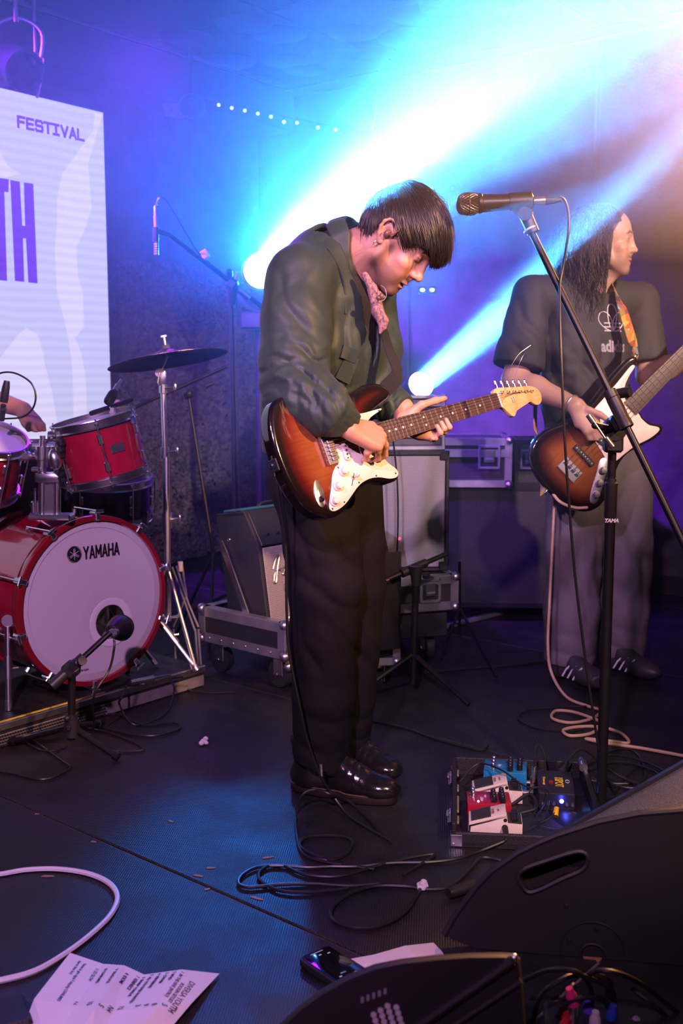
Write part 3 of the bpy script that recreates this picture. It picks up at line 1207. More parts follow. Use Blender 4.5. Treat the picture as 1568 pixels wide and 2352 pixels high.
class FastMB:
    """numpy accumulation for hair: three-sided tubes"""

    def __init__(s):
        s.v, s.f, s.o = [], [], 0

    def strand(s, P, r, w=3, taper=0.3):
        P = np.asarray(P)
        n = len(P)
        T = np.gradient(P, axis=0)
        T /= np.linalg.norm(T, axis=1)[:, None] + 1e-9
        a = np.array([0.31, 0.52, 0.79])
        X = np.cross(T, a)
        X /= np.linalg.norm(X, axis=1)[:, None] + 1e-9
        Yv = np.cross(T, X)
        rr = r * (1 - (1 - taper) * np.linspace(0, 1, n) ** 2)
        ring = [P + (X * math.cos(b) + Yv * math.sin(b)) * rr[:, None] for b in (0, 2 * PI / 3, 4 * PI / 3)]
        vv = np.stack(ring, 1).reshape(-1, 3)
        i = np.arange(n - 1) * 3
        ff = []
        for j in range(3):
            k = (j + 1) % 3
            ff.append(np.stack([i + j, i + k, i + 3 + k, i + 3 + j], 1))
        s.v.append(vv)
        s.f.append(np.concatenate(ff) + s.o)
        s.o += len(vv)

    def pts(s):
        return np.concatenate(s.v), np.concatenate(s.f)
# ---------------------------------------------------------------- guitarist
G_F = V((0.86, -0.51, 0))                # where his chest points
G_L = V((0.51, 0.86, 0))                 # to his left
Z3 = V((0, 0, 1))
gp = fl(770, 1795)
man = thing('person', 'guitarist in dark green jacket and black trousers bending over a sunburst guitar', 'person', (gp.x, gp.y, 0))

# guitar frame first: the hands need it
GB = at(757, 1030, 2.62)                 # bridge
def _solve():
    lo, hi = 2.62, 3.5
    for _ in range(40):
        m = (lo + hi) / 2
        if (at(1140, 921, m) - GB).length < 0.648:
            lo = m
        else:
            hi = m
    return at(1140, 921, lo)
GU = (_solve() - GB).normalized()
_v = (Z3 - GU * GU.z).normalized()
_w = GU.cross(_v)
GV = (_v * math.cos(R(19)) - _w * math.sin(R(19))).normalized()
GW = GU.cross(GV).normalized()           # out of the face
MG = mtx(GB, GU, GV, GW)


def gpt(px, py, w):
    """pixel -> point at height w over the guitar's face"""
    o, d = V((0, 0, EYE)), ray(px, py)
    k = (GB + GW * w - o).dot(GW) / d.dot(GW)
    return o + d * k


# ---- head and neck
HF = V((math.cos(R(49)) * math.cos(R(17)), -math.cos(R(49)) * math.sin(R(17)), -math.sin(R(49))))
_ear = at(889, 543, 2.80)
HD = Head(V((0, 0, 0)), HF, Z3, 0.99)
HD.C = _ear - HD.r * 0.078
NECK = at(782, 590, 2.93)
S_head = HD.sdf(NECK, (0.056, 0.066), mouth_open=0.0012)

# ---- arms and hands (skin)
R_SH, R_EL = at(705, 640, 2.80), at(668, 895, 2.70)
R_WR = gpt(800, 983, 0.045)
L_SH, L_EL = at(845, 660, 3.10), at(850, 925, 3.02)
L_WR = at(925, 938, 2.93)
Sr = SDF([min(R_EL[i], R_WR[i]) - .14 for i in range(3)], [max(R_EL[i], R_WR[i]) + .17 for i in range(3)], 0.002)
Sr.cap(R_EL, R_WR, .042, .026, .02)
g = gpt
kn = g(848, 1000, 0.052)
pd = (kn - R_WR)
t1 = hand_sdf(Sr, R_WR, pd, GW * 0.85 + GV * 0.30 + GU * .15, 1.0, side=1 if (GW.cross(pd)).dot(GV) > 0 else -1,
              fingers=[[g(878, 1003, .035), g(880, 1022, .022), g(876, 1036, .012)],
                       [g(884, 1022, .045), g(884, 1046, .026), g(872, 1054, .014)],
                       [g(868, 1036, .046), g(868, 1054, .026), g(854, 1056, .014)],
                       [g(842, 1040, .042), g(842, 1055, .024), g(832, 1056, .013)]],
              thumb=[R_WR + pd * .3 + GV * .018, g(852, 978, .036), g(868, 994, .022), g(880, 1014, .012)])
Sl = SDF([min(L_EL[i], L_WR[i]) - .10 for i in range(3)], [max(L_EL[i], L_WR[i]) + .16 for i in range(3)], 0.002)
Sl.cap(L_EL, L_WR, .040, .025, .02)
NB_ = lambda u, v, w: MG @ V((u, v, w))
def gu_of(px, py):
    q = MG.inverted() @ g(px, py, 0.0)
    return q.x, q.y
ui, vi = gu_of(1008, 968)
# palm behind the neck, knuckles below it; thumb over the top edge
LW = NB_(ui - .075, .018, -.055)
Sl.cap(L_WR, LW, .025, .024, .02)
kd = NB_(ui - .010, -.030, -.035) - LW
fing = []
for q in range(4):
    fu = ui + .012 - .021 * q
    fing.append([NB_(fu + .004, -.040, -.008), NB_(fu + .004, -.034, .014), NB_(fu + .003, -.012 - .004 * q, .012)])
fing[2] = [NB_(ui - .022, -.046, -.010), NB_(ui - .024, -.042, .014), NB_(ui - .028, -.022, .014)]
fing[3] = [NB_(ui - .032, -.050, -.012), NB_(ui - .046, -.052, .010), NB_(ui - .062, -.050, .016)]
t2 = hand_sdf(Sl, LW, kd, -GW * .6 - GV * .7, 0.98, side=1 if ((-GW).cross(kd)).dot(GV) > 0 else -1, fingers=fing,
              thumb=[LW + GV * .012, g(968, 930, -.012), g(1000, 920, -.006), g(1022, 915, .000)])
Sl.ell(NB_(ui - .045, -.005, -.036), [.040, .034, .018], Matrix((GU, GV, GW)).transposed(), .02)

# ---- body under the clothes: torso, pelvis and legs
PEL = at(735, 1075, 2.95)
CH = at(752, 760, 2.97)
UB = at(748, 640, 2.98)
HIPR, HIPL = at(712, 1100, 2.88), at(800, 1100, 3.02)
KNR, KNL = at(752, 1400, 2.86), at(818, 1385, 3.01)
ANR, ANL = at(735, 1765, 2.90), at(812, 1712, 3.05)
St = SDF([-0.42, 2.55, 0.02], [0.42, 3.35, 1.55], 0.007)
St.tube_sec([(PEL, G_L, .15, G_F, .10), (CH, G_L, .15, G_F, .10), (UB, G_L, .13, G_F, .09), (NECK, G_L, .06, G_F, .06)], .03)
St.path([R_SH, R_EL], [.05, .04], .03)
St.path([L_SH, L_EL], [.05, .04], .03)
St.path([UB, R_SH], [.07, .05], .03)
St.path([UB, L_SH], [.07, .05], .03)
St.path([HIPR, KNR, ANR], [.075, .055, .038], .03)
St.path([HIPL, KNL, ANL], [.075, .055, .038], .03)
SK1 = (0.50, 0.255, 0.15)
sdf_obj('body', [S_head, Sr, Sl, St], SKIN, man, HD.colour(SK1, stubble=0.68, moustache=0.75), fuse=0.0021)
NAIL = mat('fingernail', (0.62, 0.40, 0.32), 0.3)

# ---- trousers
TRS = mat('trouser_wool', (0.009, 0.0075, 0.0095), 0.8, spec=0.15, bump=0.15, bscale=600)
Sp = SDF([-0.40, 2.55, 0.03], [0.36, 3.35, 1.06], 0.0055)
HX, HY = V((1, 0.1, 0)), V((-.1, 1, 0))
Sp.tube_sec([(at(735, 1000, 2.95), G_L, .155, G_F, .115), (at(738, 1100, 2.95), G_L, .165, G_F, .125), (at(755, 1160, 2.95), G_L, .155, G_F, .115)], .03)
Sp.tube_sec([(at(718, 1120, 2.89), HX, .098, HY, .105), (at(738, 1250, 2.87), HX, .098, HY, .10), (at(748, 1350, 2.86), HX, .097, HY, .095), (at(741, 1450, 2.87), HX, .086, HY, .09),
             (at(742, 1600, 2.885), HX, .083, HY, .088), (at(737, 1770, 2.90), HX, .078, HY, .084)], .02)
Sp.tube_sec([(at(800, 1120, 3.01), HX, .095, HY, .105), (at(812, 1250, 3.01), HX, .088, HY, .10), (at(814, 1350, 3.01), HX, .086, HY, .09), (at(808, 1450, 3.02), HX, .084, HY, .085),
             (at(798, 1600, 3.035), HX, .078, HY, .08), (at(792, 1725, 3.05), HX, .070, HY, .076)], .012)
wobs(Sp, fold(at(760, 1190, 2.78), .16, (0.6, 0, -.9), .09, .004), fold(at(770, 1360, 2.77), .15, (0.5, 0, 1), .12, .006, 1.0), fold(at(720, 1500, 2.80), .2, (1, 0, .25), .085, .0035, .5),
     fold(at(735, 1700, 2.82), .16, (0.25, 0, 1), .10, .0045, 2.0), fold(at(840, 1500, 2.96), .25, (.8, 0, .5), .10, .004, .7), fold(at(700, 1250, 2.78), .2, (1, 0, .1), .10, .004, 0.2),
     fold(at(800, 1690, 2.97), .1, (0.2, 0, 1), .06, .004))
Sp.plane(at(735, 985, 2.95), (0, 0, 1))
Sp.plane(V((0, 0, 0.062)), (-0.30, 0, -1))
sdf_obj('trousers', [Sp], TRS, man)
mb = MB()
for i in range(1):
    mb.cyl(at(640, 1063, 2.80), at(641.5, 1063.4, 2.79), .007, .006, 12)

# ---- jacket
JK = mat('jacket_cotton_green', (0.026, 0.043, 0.032), 0.55, spec=0.35, sheen=0.04, bump=0.06, bscale=900, var=0.12, vscale=14)
Sj = SDF([-0.36, 2.48, 0.86], [0.32, 3.36, 1.72], 0.0042)
Sj.tube_sec([(at(722, 1015, 2.97), G_L, .175, G_F, .125), (at(730, 930, 2.97), G_L, .180, G_F, .135), (at(748, 800, 2.96), G_L, .185, G_F, .142), (at(752, 690, 2.95), G_L, .175, G_F, .130),
             (at(752, 620, 2.95), G_L, .135, G_F, .10), (at(785, 575, 2.93), G_L, .085, G_F, .085)], .03)
Sj.cap(at(745, 600, 2.92), at(690, 650, 2.80), .085, .078, .03)
Sj.cap(at(775, 600, 2.98), at(850, 665, 3.10), .080, .070, .03)
# right sleeve: full, bunched at the elbow, pleated cuff
Sj.path([at(688, 640, 2.80), at(680, 740, 2.75), at(676, 830, 2.71), at(676, 890, 2.68)], [.084, .086, .084, .078], .022)
Sj.path([at(672, 885, 2.68), at(705, 915, 2.645), at(755, 945, 2.61), gpt(795, 968, .035)], [.078, .076, .064, .042], .016)
# left sleeve
Sj.path([at(850, 680, 3.08), at(862, 800, 3.04), at(858, 900, 3.00), at(900, 930, 2.95), at(925, 938, 2.93)], [.07, .072, .062, .050, .036], .02)
el = at(690, 890, 2.62)
wobs(Sj, fold(at(700, 860, 2.62), .12, (0.5, 0, 1), .055, .0075, .4, .9), fold(at(735, 915, 2.58), .10, (0.85, 0, .25), .042, .006, 1.7),
     fold(at(690, 720, 2.68), .16, (0.9, 0, .35), .10, .006, .9), fold(at(790, 800, 2.84), .13, (1, 0, -.25), .07, .005, .3), fold(at(640, 870, 2.66), .09, (-.4, 0, 1), .05, .006, 2.2),
     fold(at(700, 620, 2.8), .15, (0.7, 0, -.6), .11, .004, .1), fold(gpt(800, 965, .06), .05, (.45, .1, .75), .016, .0035, .2, .2), fold(at(790, 930, 2.8), .10, (.2, 0, 1), .06, .006, 0.9),
     fold(at(905, 930, 2.9), .08, (1, 0, 0), .03, .004))
# trim: hem, cuffs, neck hole, front opening
Sj.plane(at(722, 1032, 2.97), (0.05, 0, -1))
cut = SDF.__new__(SDF)
X, Y, Zg = Sj._xyz((slice(None),) * 3)


def along(p, n):
    return (X - p.x) * n.x + (Y - p.y) * n.y + (Zg - p.z) * n.z


cd = (gpt(822, 990, .04) - at(755, 945, 2.61)).normalized()
cuffp = gpt(812, 976, .035)
near = (X - cuffp.x) ** 2 + (Y - cuffp.y) ** 2 + (Zg - cuffp.z) ** 2 < .105 ** 2
Sj.d = np.where(near, np.maximum(Sj.d, along(cuffp, cd)), Sj.d)
ac = along(cuffp, cd)
near2 = (X - cuffp.x) ** 2 + (Y - cuffp.y) ** 2 + (Zg - cuffp.z) ** 2 < .12 ** 2
Sj.d = np.where(near2, Sj.d + .0045 * np.exp(-((ac + .062) / .005) ** 2) + .004 * np.clip((ac + .062) / .01, 0, 1), Sj.d).astype(np.float32)
cl = at(932, 940, 2.925)
cld = (cl - at(895, 928, 2.96)).normalized()
near = (X - cl.x) ** 2 + (Y - cl.y) ** 2 + (Zg - cl.z) ** 2 < .062 ** 2
Sj.d = np.where(near, np.maximum(Sj.d, along(cl, cld)), Sj.d)
# neck: cut by a plane tilted forward, then a hollow
nk = at(800, 566, 2.93)
nd = (HD(0, -.02, -.03) - NECK).normalized()
Sj.d = np.maximum(Sj.d, along(nk + nd * .012, (nd * .75 + Z3 * .6).normalized()))
shell(Sj, 0.012)
# front opening: a wedge along the breastbone
cx_ = along(CH, G_L)
cf = along(CH, G_F)
hz_ = Zg - CH.z
half = 0.040 * np.clip((hz_ + .10) / .12, 0, 1) + 0.06 * np.clip(hz_ / .25, 0, 1)
opening = (np.abs(cx_ + 0.005) - half)
Sj.d = np.where((cf > 0.01) & (hz_ > -.10), np.maximum(Sj.d, -opening), Sj.d)
del X, Y, Zg, cx_, cf, hz_, half, opening, near
jacket = sdf_obj('jacket', [Sj], JK, man)
# collar: a band standing round the neck and folded outwards, its points on the chest
def collar():
    ax = (nd * .8 + Z3 * .35).normalized()
    Fx = frame(ax, G_F)
    x0 = (G_F - ax * G_F.dot(ax)).normalized()
    y0 = ax.cross(x0)
    c0 = at(818, 570, 2.92)
    n, rings = 36, []
    for i in range(n + 1):
        a = R(16 + 328 * i / n)
        e = x0 * math.cos(a) + y0 * math.sin(a)
        fr = max(0, math.cos(a))
        ed = min(i, n - i) / 6
        pt = max(0, 1 - ed)
        w = .0025 * math.sin(i * 1.9) + .002 * math.sin(i * .8)
        b0 = c0 + e * (.082 + .012 * fr) - ax * (.020 + .055 * fr)
        t0 = c0 + e * (.072 + .010 * fr + w) + ax * (.034 - .060 * fr)
        t1 = t0 + e * .010 + ax * .001
        f0 = c0 + e * (.104 + .012 * fr + w) - ax * (.016 + .070 * fr + .030 * pt)
        f1 = f0 - e * .005
        t2 = t0 + e * .005 - ax * .004
        rings.append([b0, t0, t1, f0, f1, t2])
    mb = MB()
    mb.ring_loft(rings)
    o = mb.build('collar', JK, jacket, ang=50)
    sm = o.modifiers.new('s', 'SUBSURF')
    sm.levels = sm.render_levels = 2


collar()
# placket edge and chest pocket with its flap
def ribbon(name, pts, w, t, m, parent, nrm):
    mb = MB()
    rings = []
    for i, p in enumerate(pts):
        tg = (V(pts[min(i + 1, len(pts) - 1)]) - V(pts[max(i - 1, 0)])).normalized()
        n = V(nrm[i] if isinstance(nrm, list) else nrm)
        n = (n - tg * n.dot(tg)).normalized()
        s_ = tg.cross(n)
        ww = w[i] if hasattr(w, '__len__') else w
        rings.append([V(p) + s_ * ww / 2 + n * t / 2, V(p) - s_ * ww / 2 + n * t / 2, V(p) - s_ * ww / 2 - n * t / 2, V(p) + s_ * ww / 2 - n * t / 2])
    mb.ring_loft(rings)
    return mb.build(name, m, parent, ang=50)


def jsurf(px, py, off=0.003):
    """where the line of sight meets the jacket (mesh), lifted a little"""
    o = V((0, 0, EYE))
    d = ray(px, py).normalized()
    iw = WM[jacket.name].inverted()
    hit, loc, nor, _ = jacket.ray_cast(iw @ o, (iw.to_3x3() @ d).normalized())
    if not hit:
        return None, None
    p = WM[jacket.name] @ loc
    n = WM[jacket.name].to_3x3() @ nor
    if n.dot(d) > 0:
        n = -n
    return p + n * off, n


def on_jacket(name, px, w, m, t=0.004, off=0.0025):
    P, N = [], []
    for a in px:
        p, n = jsurf(a[0], a[1], off)
        if p is not None:
            P.append(p)
            N.append(n)
    if len(P) > 1:
        return ribbon(name, smooth_path(P, 3), w, t, m, jacket, [N[min(len(N) - 1, int(i / 3))] for i in range(3 * (len(P) - 1) + 1)])


bpy.context.view_layer.update()
on_jacket('pocket_flap', [(783, 806), (800, 812), (818, 820)], .034, JK, .005)
on_jacket('pocket', [(782, 838), (796, 846), (812, 854)], .07, JK, .003, .0015)
on_jacket('shoulder_seam', [(752, 572), (775, 610), (790, 660), (792, 720)], .005, JK, .003)

# ---- shirt, neckerchief with clip-on earpiece
SHIRT = mat('shirt_black', (0.012, 0.011, 0.014), 0.8, bump=0.2)
Ss = SDF([-0.3, 2.65, 0.88], [0.3, 3.3, 1.6], 0.006)
Ss.tube_sec([(at(728, 1015, 2.97), G_L, .155, G_F, .112), (at(750, 800, 2.96), G_L, .165, G_F, .128), (at(754, 690, 2.95), G_L, .155, G_F, .115), (at(756, 625, 2.95), G_L, .115, G_F, .09), (at(785, 585, 2.93), G_L, .073, G_F, .073)], .03)
wobs(Ss, fold(at(850, 760, 2.85), .2, (.9, 0, .1), .05, .004))
sdf_obj('shirt', [Ss], SHIRT, man)
KERCH = mat('neckerchief_pink', (0.24, 0.13, 0.12), 0.8, var=0.8, vscale=160)
Sk = SDF([-0.1, 2.6, 1.15], [0.25, 3.1, 1.5], 0.003)
for a, b, r0, r1 in (((838, 632), (856, 668), .012, .014), ((856, 668), (866, 715), .014, .020), ((866, 715), (880, 752), .020, .010), ((858, 660), (878, 684), .010, .008), ((862, 690), (884, 735), .012, .012), ((884, 735), (872, 765), .012, .005)):
    Sk.cap(at(a[0], a[1], 2.80), at(b[0], b[1], 2.795), r0 * .78, r1 * .78, .008)
wobs(Sk, fold(at(866, 700, 2.77), .08, (1, 0, .3), .018, .004))
sdf_obj('neckerchief', [Sk], KERCH, man)
IEM = mat('earpiece_brown', (0.16, 0.08, 0.05), 0.15, spec=0.8, coat=0.6)
mb = MB()
e0 = HD(.087, -.004, .006)
mb.sphere(e0, (.010, .008, .012), 14, 10, HD.M)
mb.sphere(HD(.092, -.003, .004), (.006, .005, .007), 12, 8, HD.M)
mb.tube(smooth_path([HD(.092, .004, .008), HD(.093, .012, .022), HD(.088, .008, .040), HD(.084, -.014, .052), HD(.080, -.034, .036), HD(.075, -.040, .0)], 6), .0016, 6)
mb.build('earpiece', IEM, man)
mb = MB()
mb.torus(HD(.085, -.008, -.032), HD.d(.3, 1, .2), .0062, .0011, 18, 6)
mb.build('earring', CHROME, man)
mb = MB()
c0 = at(872, 684, 2.76)
mb.sphere(c0, (.010, .008, .007), 12, 8)
mb.sphere(at(876, 680, 2.755), (.006, .006, .008), 12, 8)
mb.build('hanging_earpiece', IEM, man)
mb = MB()
mb.tube(smooth_path([at(869, 688, 2.76), at(880, 690, 2.76), at(887, 678, 2.765), at(883, 662, 2.77), at(874, 655, 2.78)], 6), .0009, 6)
mb.build('earpiece_wire', mat('clear_wire', (0.25, 0.25, 0.25), 0.2), man)

# ---- hair: scalp cap plus strands swept forward from the crown
HAIR = mat('hair_dark_brown', (0.019, 0.012, 0.008), 0.32, spec=0.7)
Sh = SDF([HD.C[i] - .2 for i in range(3)], [HD.C[i] + .2 for i in range(3)], 0.003)
Sh.ell(HD(0, -.012, .052), [.077 * HD.k, .100 * HD.k, .088 * HD.k], HD.M, .01)
Sh.ell(HD(0, -.060, -.010), [.056 * HD.k, .040 * HD.k, .050 * HD.k], HD.M, .02)
# clear the face and ears
fa = HD(0, .062, .012)
Sh.plane(HD(0, .03, .018), HD.d(0, .50, -.86), .0)
for q in (1, -1):
    Sh.ell(HD(q * .088, -.008, .0), [.030, .034, .042], HD.M, .004, 'sub')
FH = FastMB()
rng = np.random.default_rng(3)
Rm = np.array([[HD.r.x, HD.f.x, HD.u.x], [HD.r.y, HD.f.y, HD.u.y], [HD.r.z, HD.f.z, HD.u.z]]) * HD.k
Cw = np.array(HD.C)
gl = np.array(HD.M.inverted() @ V((0, 0, -1)))         # gravity in head space
cen = np.array([0, -.010, .048])
rad = np.array([.082, .107, .096])
pole = np.array([0.10, -.90, .42])
pole /= np.linalg.norm(pole)
zfr = at(1010, 612, 2.8).z


def comb(n_str, r0):
    made = 0
    while made < n_str:
        q = rng.standard_normal(3)
        q /= np.linalg.norm(q)
        p = cen + q * rad
        if p[2] < (-.035 if p[1] < -.034 else .045 if p[1] < .03 else .075 if abs(p[0]) < .055 else .060):
            continue
        made += 1
        lift = 1.02 + .11 * rng.random() ** 1.5
        L = rng.uniform(.07, .20)
        jit = rng.standard_normal(3) * .10
        clump = math.sin(47 * p[0] + 2.0) * math.sin(38 * p[1] + 61 * p[2])
        jit = jit * .8 + .11 * clump * np.array([1, 1, 1])
        pts = [p.copy()]
        v = None
        ln = 0
        front = p[1] > .0
        while ln < L:
            q = (p - cen) / rad
            nq = q / (np.linalg.norm(q) + 1e-9)
            nrm = nq / rad
            nrm /= np.linalg.norm(nrm)
            t = -pole + nrm * pole.dot(nrm)
            t /= np.linalg.norm(t) + 1e-9
            gw = 0.10 if p[1] < .06 else 0.50
            d = t * (1 - gw) + gl * gw + jit * .6
            if v is not None:
                d = d / np.linalg.norm(d) * .55 + v * .45
            d /= np.linalg.norm(d)
            p = p + d * .010
            q = (p - cen) / rad
            l = np.linalg.norm(q)
            lo = 1.0 + (lift - 1.0) * min(1, ln / .03)
            if p[2] < .0 and p[1] < -.034:
                p = p + np.array([0, .002, -.006])
            elif l < lo:
                p = cen + q / l * lo * rad
            v = d
            ln += .010
            ax = abs(p[0])
            if p[1] > .045 and p[2] < .035 + (p[1] - .06) * .45 + .012 * jit[0] and (Rm @ p + Cw)[2] < zfr + .045 + .02 * jit[1] * 3 and not (p[1] > .105):
                break
            if p[1] > .105 and (Rm @ p + Cw)[2] < zfr + .012 * jit[2] * 3 + (.012 if ax > .04 else 0):
                break
            if -.034 < p[1] <= .010 and p[2] < .036 + .05 * jit[0] and ax > .05:
                break
            if .010 < p[1] <= .045 and p[2] < .010 + .06 * jit[0] and ax > .05:
                break
            if p[1] <= -.034 and p[2] < -.085 + .15 * jit[0]:
                break
            pts.append(p.copy())
        if len(pts) > 3:
            FH.strand(np.array(pts) @ Rm.T + Cw, r0)


comb(6500, 0.00105)
for i in range(90):                                     # flyaway strands on the crown
    a = rng.uniform(-PI, PI)
    q = np.array([math.sin(a) * .5, rng.uniform(-.2, .9), 1.0])
    q /= np.linalg.norm(q)
    b = cen + q * rad * 1.04
    t = np.cross(q, rng.standard_normal(3))
    L = rng.uniform(.012, .035)
    P = np.array([b + q * L * s_ * (1.2 - .7 * s_) + t * L * s_ ** 2 * .9 for s_ in np.linspace(0, 1, 8)])
    FH.strand(P @ Rm.T + Cw, 0.0006)
sdf_obj('hair', [Sh, FH.pts()], HAIR, man, smooth_it=0)

# ---- shoes
LEA = mat('shoe_leather', (0.010, 0.009, 0.009), 0.16, spec=0.6, coat=0.3, bump=0.08, bscale=120)
SOLE = mat('shoe_sole', (0.016, 0.010, 0.008), 0.4)
STI = mat('welt_stitch', (0.12, 0.08, 0.05), 0.6)


def shoe(heel, toe):
    h, t = V(heel), V(toe)
    h.z = t.z = 0
    d = (t - h).normalized()
    L = (t - h).length
    s_ = V((-d.y, d.x, 0))
    q = lambda a, b, c: h + d * a * L + s_ * b + Z3 * c
    root = thing  # noqa
    S = SDF([min(h.x, t.x) - .08, min(h.y, t.y) - .08, 0.012], [max(h.x, t.x) + .08, max(h.y, t.y) + .08, .19], 0.0026)
    M3 = Matrix((d, s_, Z3)).transposed()
    S.ell(q(.80, 0, .040), [.075, .048, .036], M3, .02)
    S.ell(q(.55, 0, .050), [.080, .042, .045], M3, .02)
    S.ell(q(.18, 0, .048), [.062, .038, .052], M3, .02)
    S.cap(q(.20, 0, .06), q(.14, 0, .15), .044, .046, .02)
    S.cap(q(.62, 0, .06), q(.34, 0, .115), .030, .034, .03)
    wobs(S, fold(q(.62, 0, .07), .05, d, .022, .002))
    S.plane(q(0, 0, .022), (0, 0, -1))
    up = sdf_obj('shoe', [S], LEA, man)
    out = []
    for i in range(40):
        a = 2 * PI * i / 40
        ca, sa = math.cos(a), math.sin(a)
        w = .050 if ca > 0 else .040
        w -= .006 * math.exp(-((ca + .1) / .25) ** 2)
        out.append(((.5 + .52 * ca * (1 if abs(ca) < 1 else 1)) * L, w * (abs(sa) ** .75) * (1 if sa > 0 else -1)))
    Ms_ = mtx(h, d, s_, Z3)
    MB().prism(out, .022, M=Ms_, z0=0.003, bev=.003).build('sole', SOLE, up)
    st = MB()
    pts = [Ms_ @ V((x * 1.0, y * 1.0, .027)) for x, y in out]
    st.tube(pts + [pts[0]], .0016, 5)
    st.build('welt', STI, up)
    la = MB()
    for i in range(4):
        a = .40 + .065 * i
        z = .126 - .018 * i
        la.tube(smooth_path([q(a, -.026, z - .012), q(a + .02, -.012, z + .004), q(a + .02, .012, z + .004), q(a, .026, z - .012)], 4), .0026, 5)
    la.build('lace', RUBBER, up)
    ey = MB()
    for i in range(3):
        ey.torus(q(.42 + .065 * i, -.030, .096 - .016 * i), s_, .0035, .001, 10, 5)
    ey.build('eyelet', STEEL, up)


shoe(fl(674, 1812), fl(906, 1846))
shoe(fl(752, 1762), fl(900, 1800))
# ---------------------------------------------------------------- the electric guitar (local: u along the neck from the bridge, v towards the player's chin, w out of the face; metres)
def in_poly(P, poly):
    x, y = P[..., 0], P[..., 1]
    ins = np.zeros(x.shape, bool)
    n = len(poly)
    dist = np.full(x.shape, 1e9)
    for i in range(n):
        x0, y0 = poly[i - 1]
        x1, y1 = poly[i]
        c = ((y0 > y) != (y1 > y)) & (x < (x1 - x0) * (y - y0) / (y1 - y0 + 1e-12) + x0)
        ins ^= c
        dx, dy = x1 - x0, y1 - y0
        h = np.clip(((x - x0) * dx + (y - y0) * dy) / (dx * dx + dy * dy + 1e-12), 0, 1)
        dist = np.minimum(dist, np.hypot(x - x0 - h * dx, y - y0 - h * dy))
    return np.where(ins, -dist, dist)


def spline2(pts, n=6):
    return [(p.x, p.y) for p in smooth_path([V((a, b, 0)) for a, b in pts], n, closed=True)]


def slab_body(name, outline, thick, m, parent, M, burst, rnd=0.011, res=0.0025, contour=None):
    """solid body with rounded edge, top face at w=0, coloured by distance from the rim"""
    xs = [p[0] for p in outline]
    ys = [p[1] for p in outline]
    S = SDF([min(xs) - .01, min(ys) - .01, -thick - .006], [max(xs) + .01, max(ys) + .01, .006], res)
    X2, Y2 = np.meshgrid(S.ax[0], S.ax[1], indexing='ij')
    d2 = in_poly(np.stack([X2, Y2], -1), outline)
    w = S.ax[2][None, None, :]
    qx = (d2 + rnd)[:, :, None] + 0 * w
    top = 0.0
    if contour is not None:
        top = contour(X2, Y2)[:, :, None]
    qz = np.abs(w - (top - thick) / 2) - ((thick + top) / 2 - rnd)
    S.d = (np.minimum(np.maximum(qx, qz), 0) + np.sqrt(np.maximum(qx, 0) ** 2 + np.maximum(qz, 0) ** 2) - rnd).astype(np.float32)
    Mi = np.array(M.inverted())

    def colour(P):
        L = P
        d = -in_poly(L[:, :2], outline)
        stops = burst
        c = np.zeros((len(L), 3))
        for k in range(3):
            c[:, k] = np.interp(d, [s_[0] for s_ in stops], [s_[1][k] for s_ in stops])
        side = (L[:, 2] < -.006)
        c[side] = stops[0][1]
        return c
    return sdf_obj(name, [S], m, parent, colour, smooth_it=1, xf=M)


GTR = thing('electric_guitar', 'sunburst electric guitar with cream pickguard held by the guitarist in the green jacket', 'guitar', M=MG)
OUT = spline2([(-.160, 0), (-.153, -.062), (-.130, -.118), (-.095, -.150), (-.052, -.160), (-.012, -.151), (.022, -.131), (.055, -.114), (.088, -.108), (.120, -.112), (.150, -.122), (.176, -.124), (.194, -.115),
               (.198, -.103), (.188, -.090), (.172, -.074), (.160, -.052), (.156, -.032), (.156, .030), (.160, .044), (.176, .058), (.200, .068), (.228, .077), (.250, .084), (.262, .094), (.260, .108), (.244, .122),
               (.216, .132), (.184, .133), (.148, .126), (.108, .116), (.068, .110), (.030, .112), (-.008, .124), (-.048, .142), (-.085, .150), (-.118, .140), (-.143, .108), (-.157, .056)], 5)
BURST = mat('sunburst_lacquer', (0.2, 0.05, 0.02), 0.10, spec=0.6, coat=0.8, attr=True, var=0.18, vscale=9, stretch=(1, 14, 1))
bst = [(0.0, (0.006, 0.004, 0.004)), (0.022, (0.010, 0.004, 0.004)), (0.042, (0.085, 0.008, 0.005)), (0.062, (0.17, 0.030, 0.010)), (0.085, (0.22, 0.060, 0.016)), (0.15, (0.28, 0.095, 0.025))]
slab_body('body', OUT, 0.044, BURST, GTR, MG, bst)
GUARDM = mat('pickguard_cream', (0.78, 0.66, 0.50), 0.35, spec=0.4)
GUARD2 = mat('pickguard_black_ply', (0.02, 0.02, 0.02), 0.4)
GO = spline2([(.205, .062), (.178, .062), (.140, .062), (.090, .066), (.050, .066), (.018, .060), (.010, .046), (.010, .0), (.008, -.040), (-.004, -.046), (-.022, -.062), (-.040, -.092), (-.060, -.122), (-.066, -.138), (-.058, -.146),
              (-.040, -.146), (-.012, -.138), (.018, -.122), (.052, -.105), (.088, -.099), (.120, -.103), (.152, -.114), (.176, -.116), (.188, -.108), (.184, -.094), (.168, -.078), (.154, -.055), (.150, -.033), (.150, .031), (.156, .044), (.176, .051), (.204, .058)], 3)
MB(MG).prism(GO, .0022, z0=.0012, bev=.0006).build('pickguard', GUARDM, GTR, ang=30)
MB(MG).prism([(x * 1.006 + (-.0004 if x < 0 else 0), y * 1.006) for x, y in GO], .0010, z0=.0006).build('pickguard_ply', GUARD2, GTR)
CREAM = mat('pickup_cover_cream', (0.80, 0.70, 0.55), 0.3)
SCREW = mat('screw_dark', (0.10, 0.09, 0.08), 0.35, 0.9)


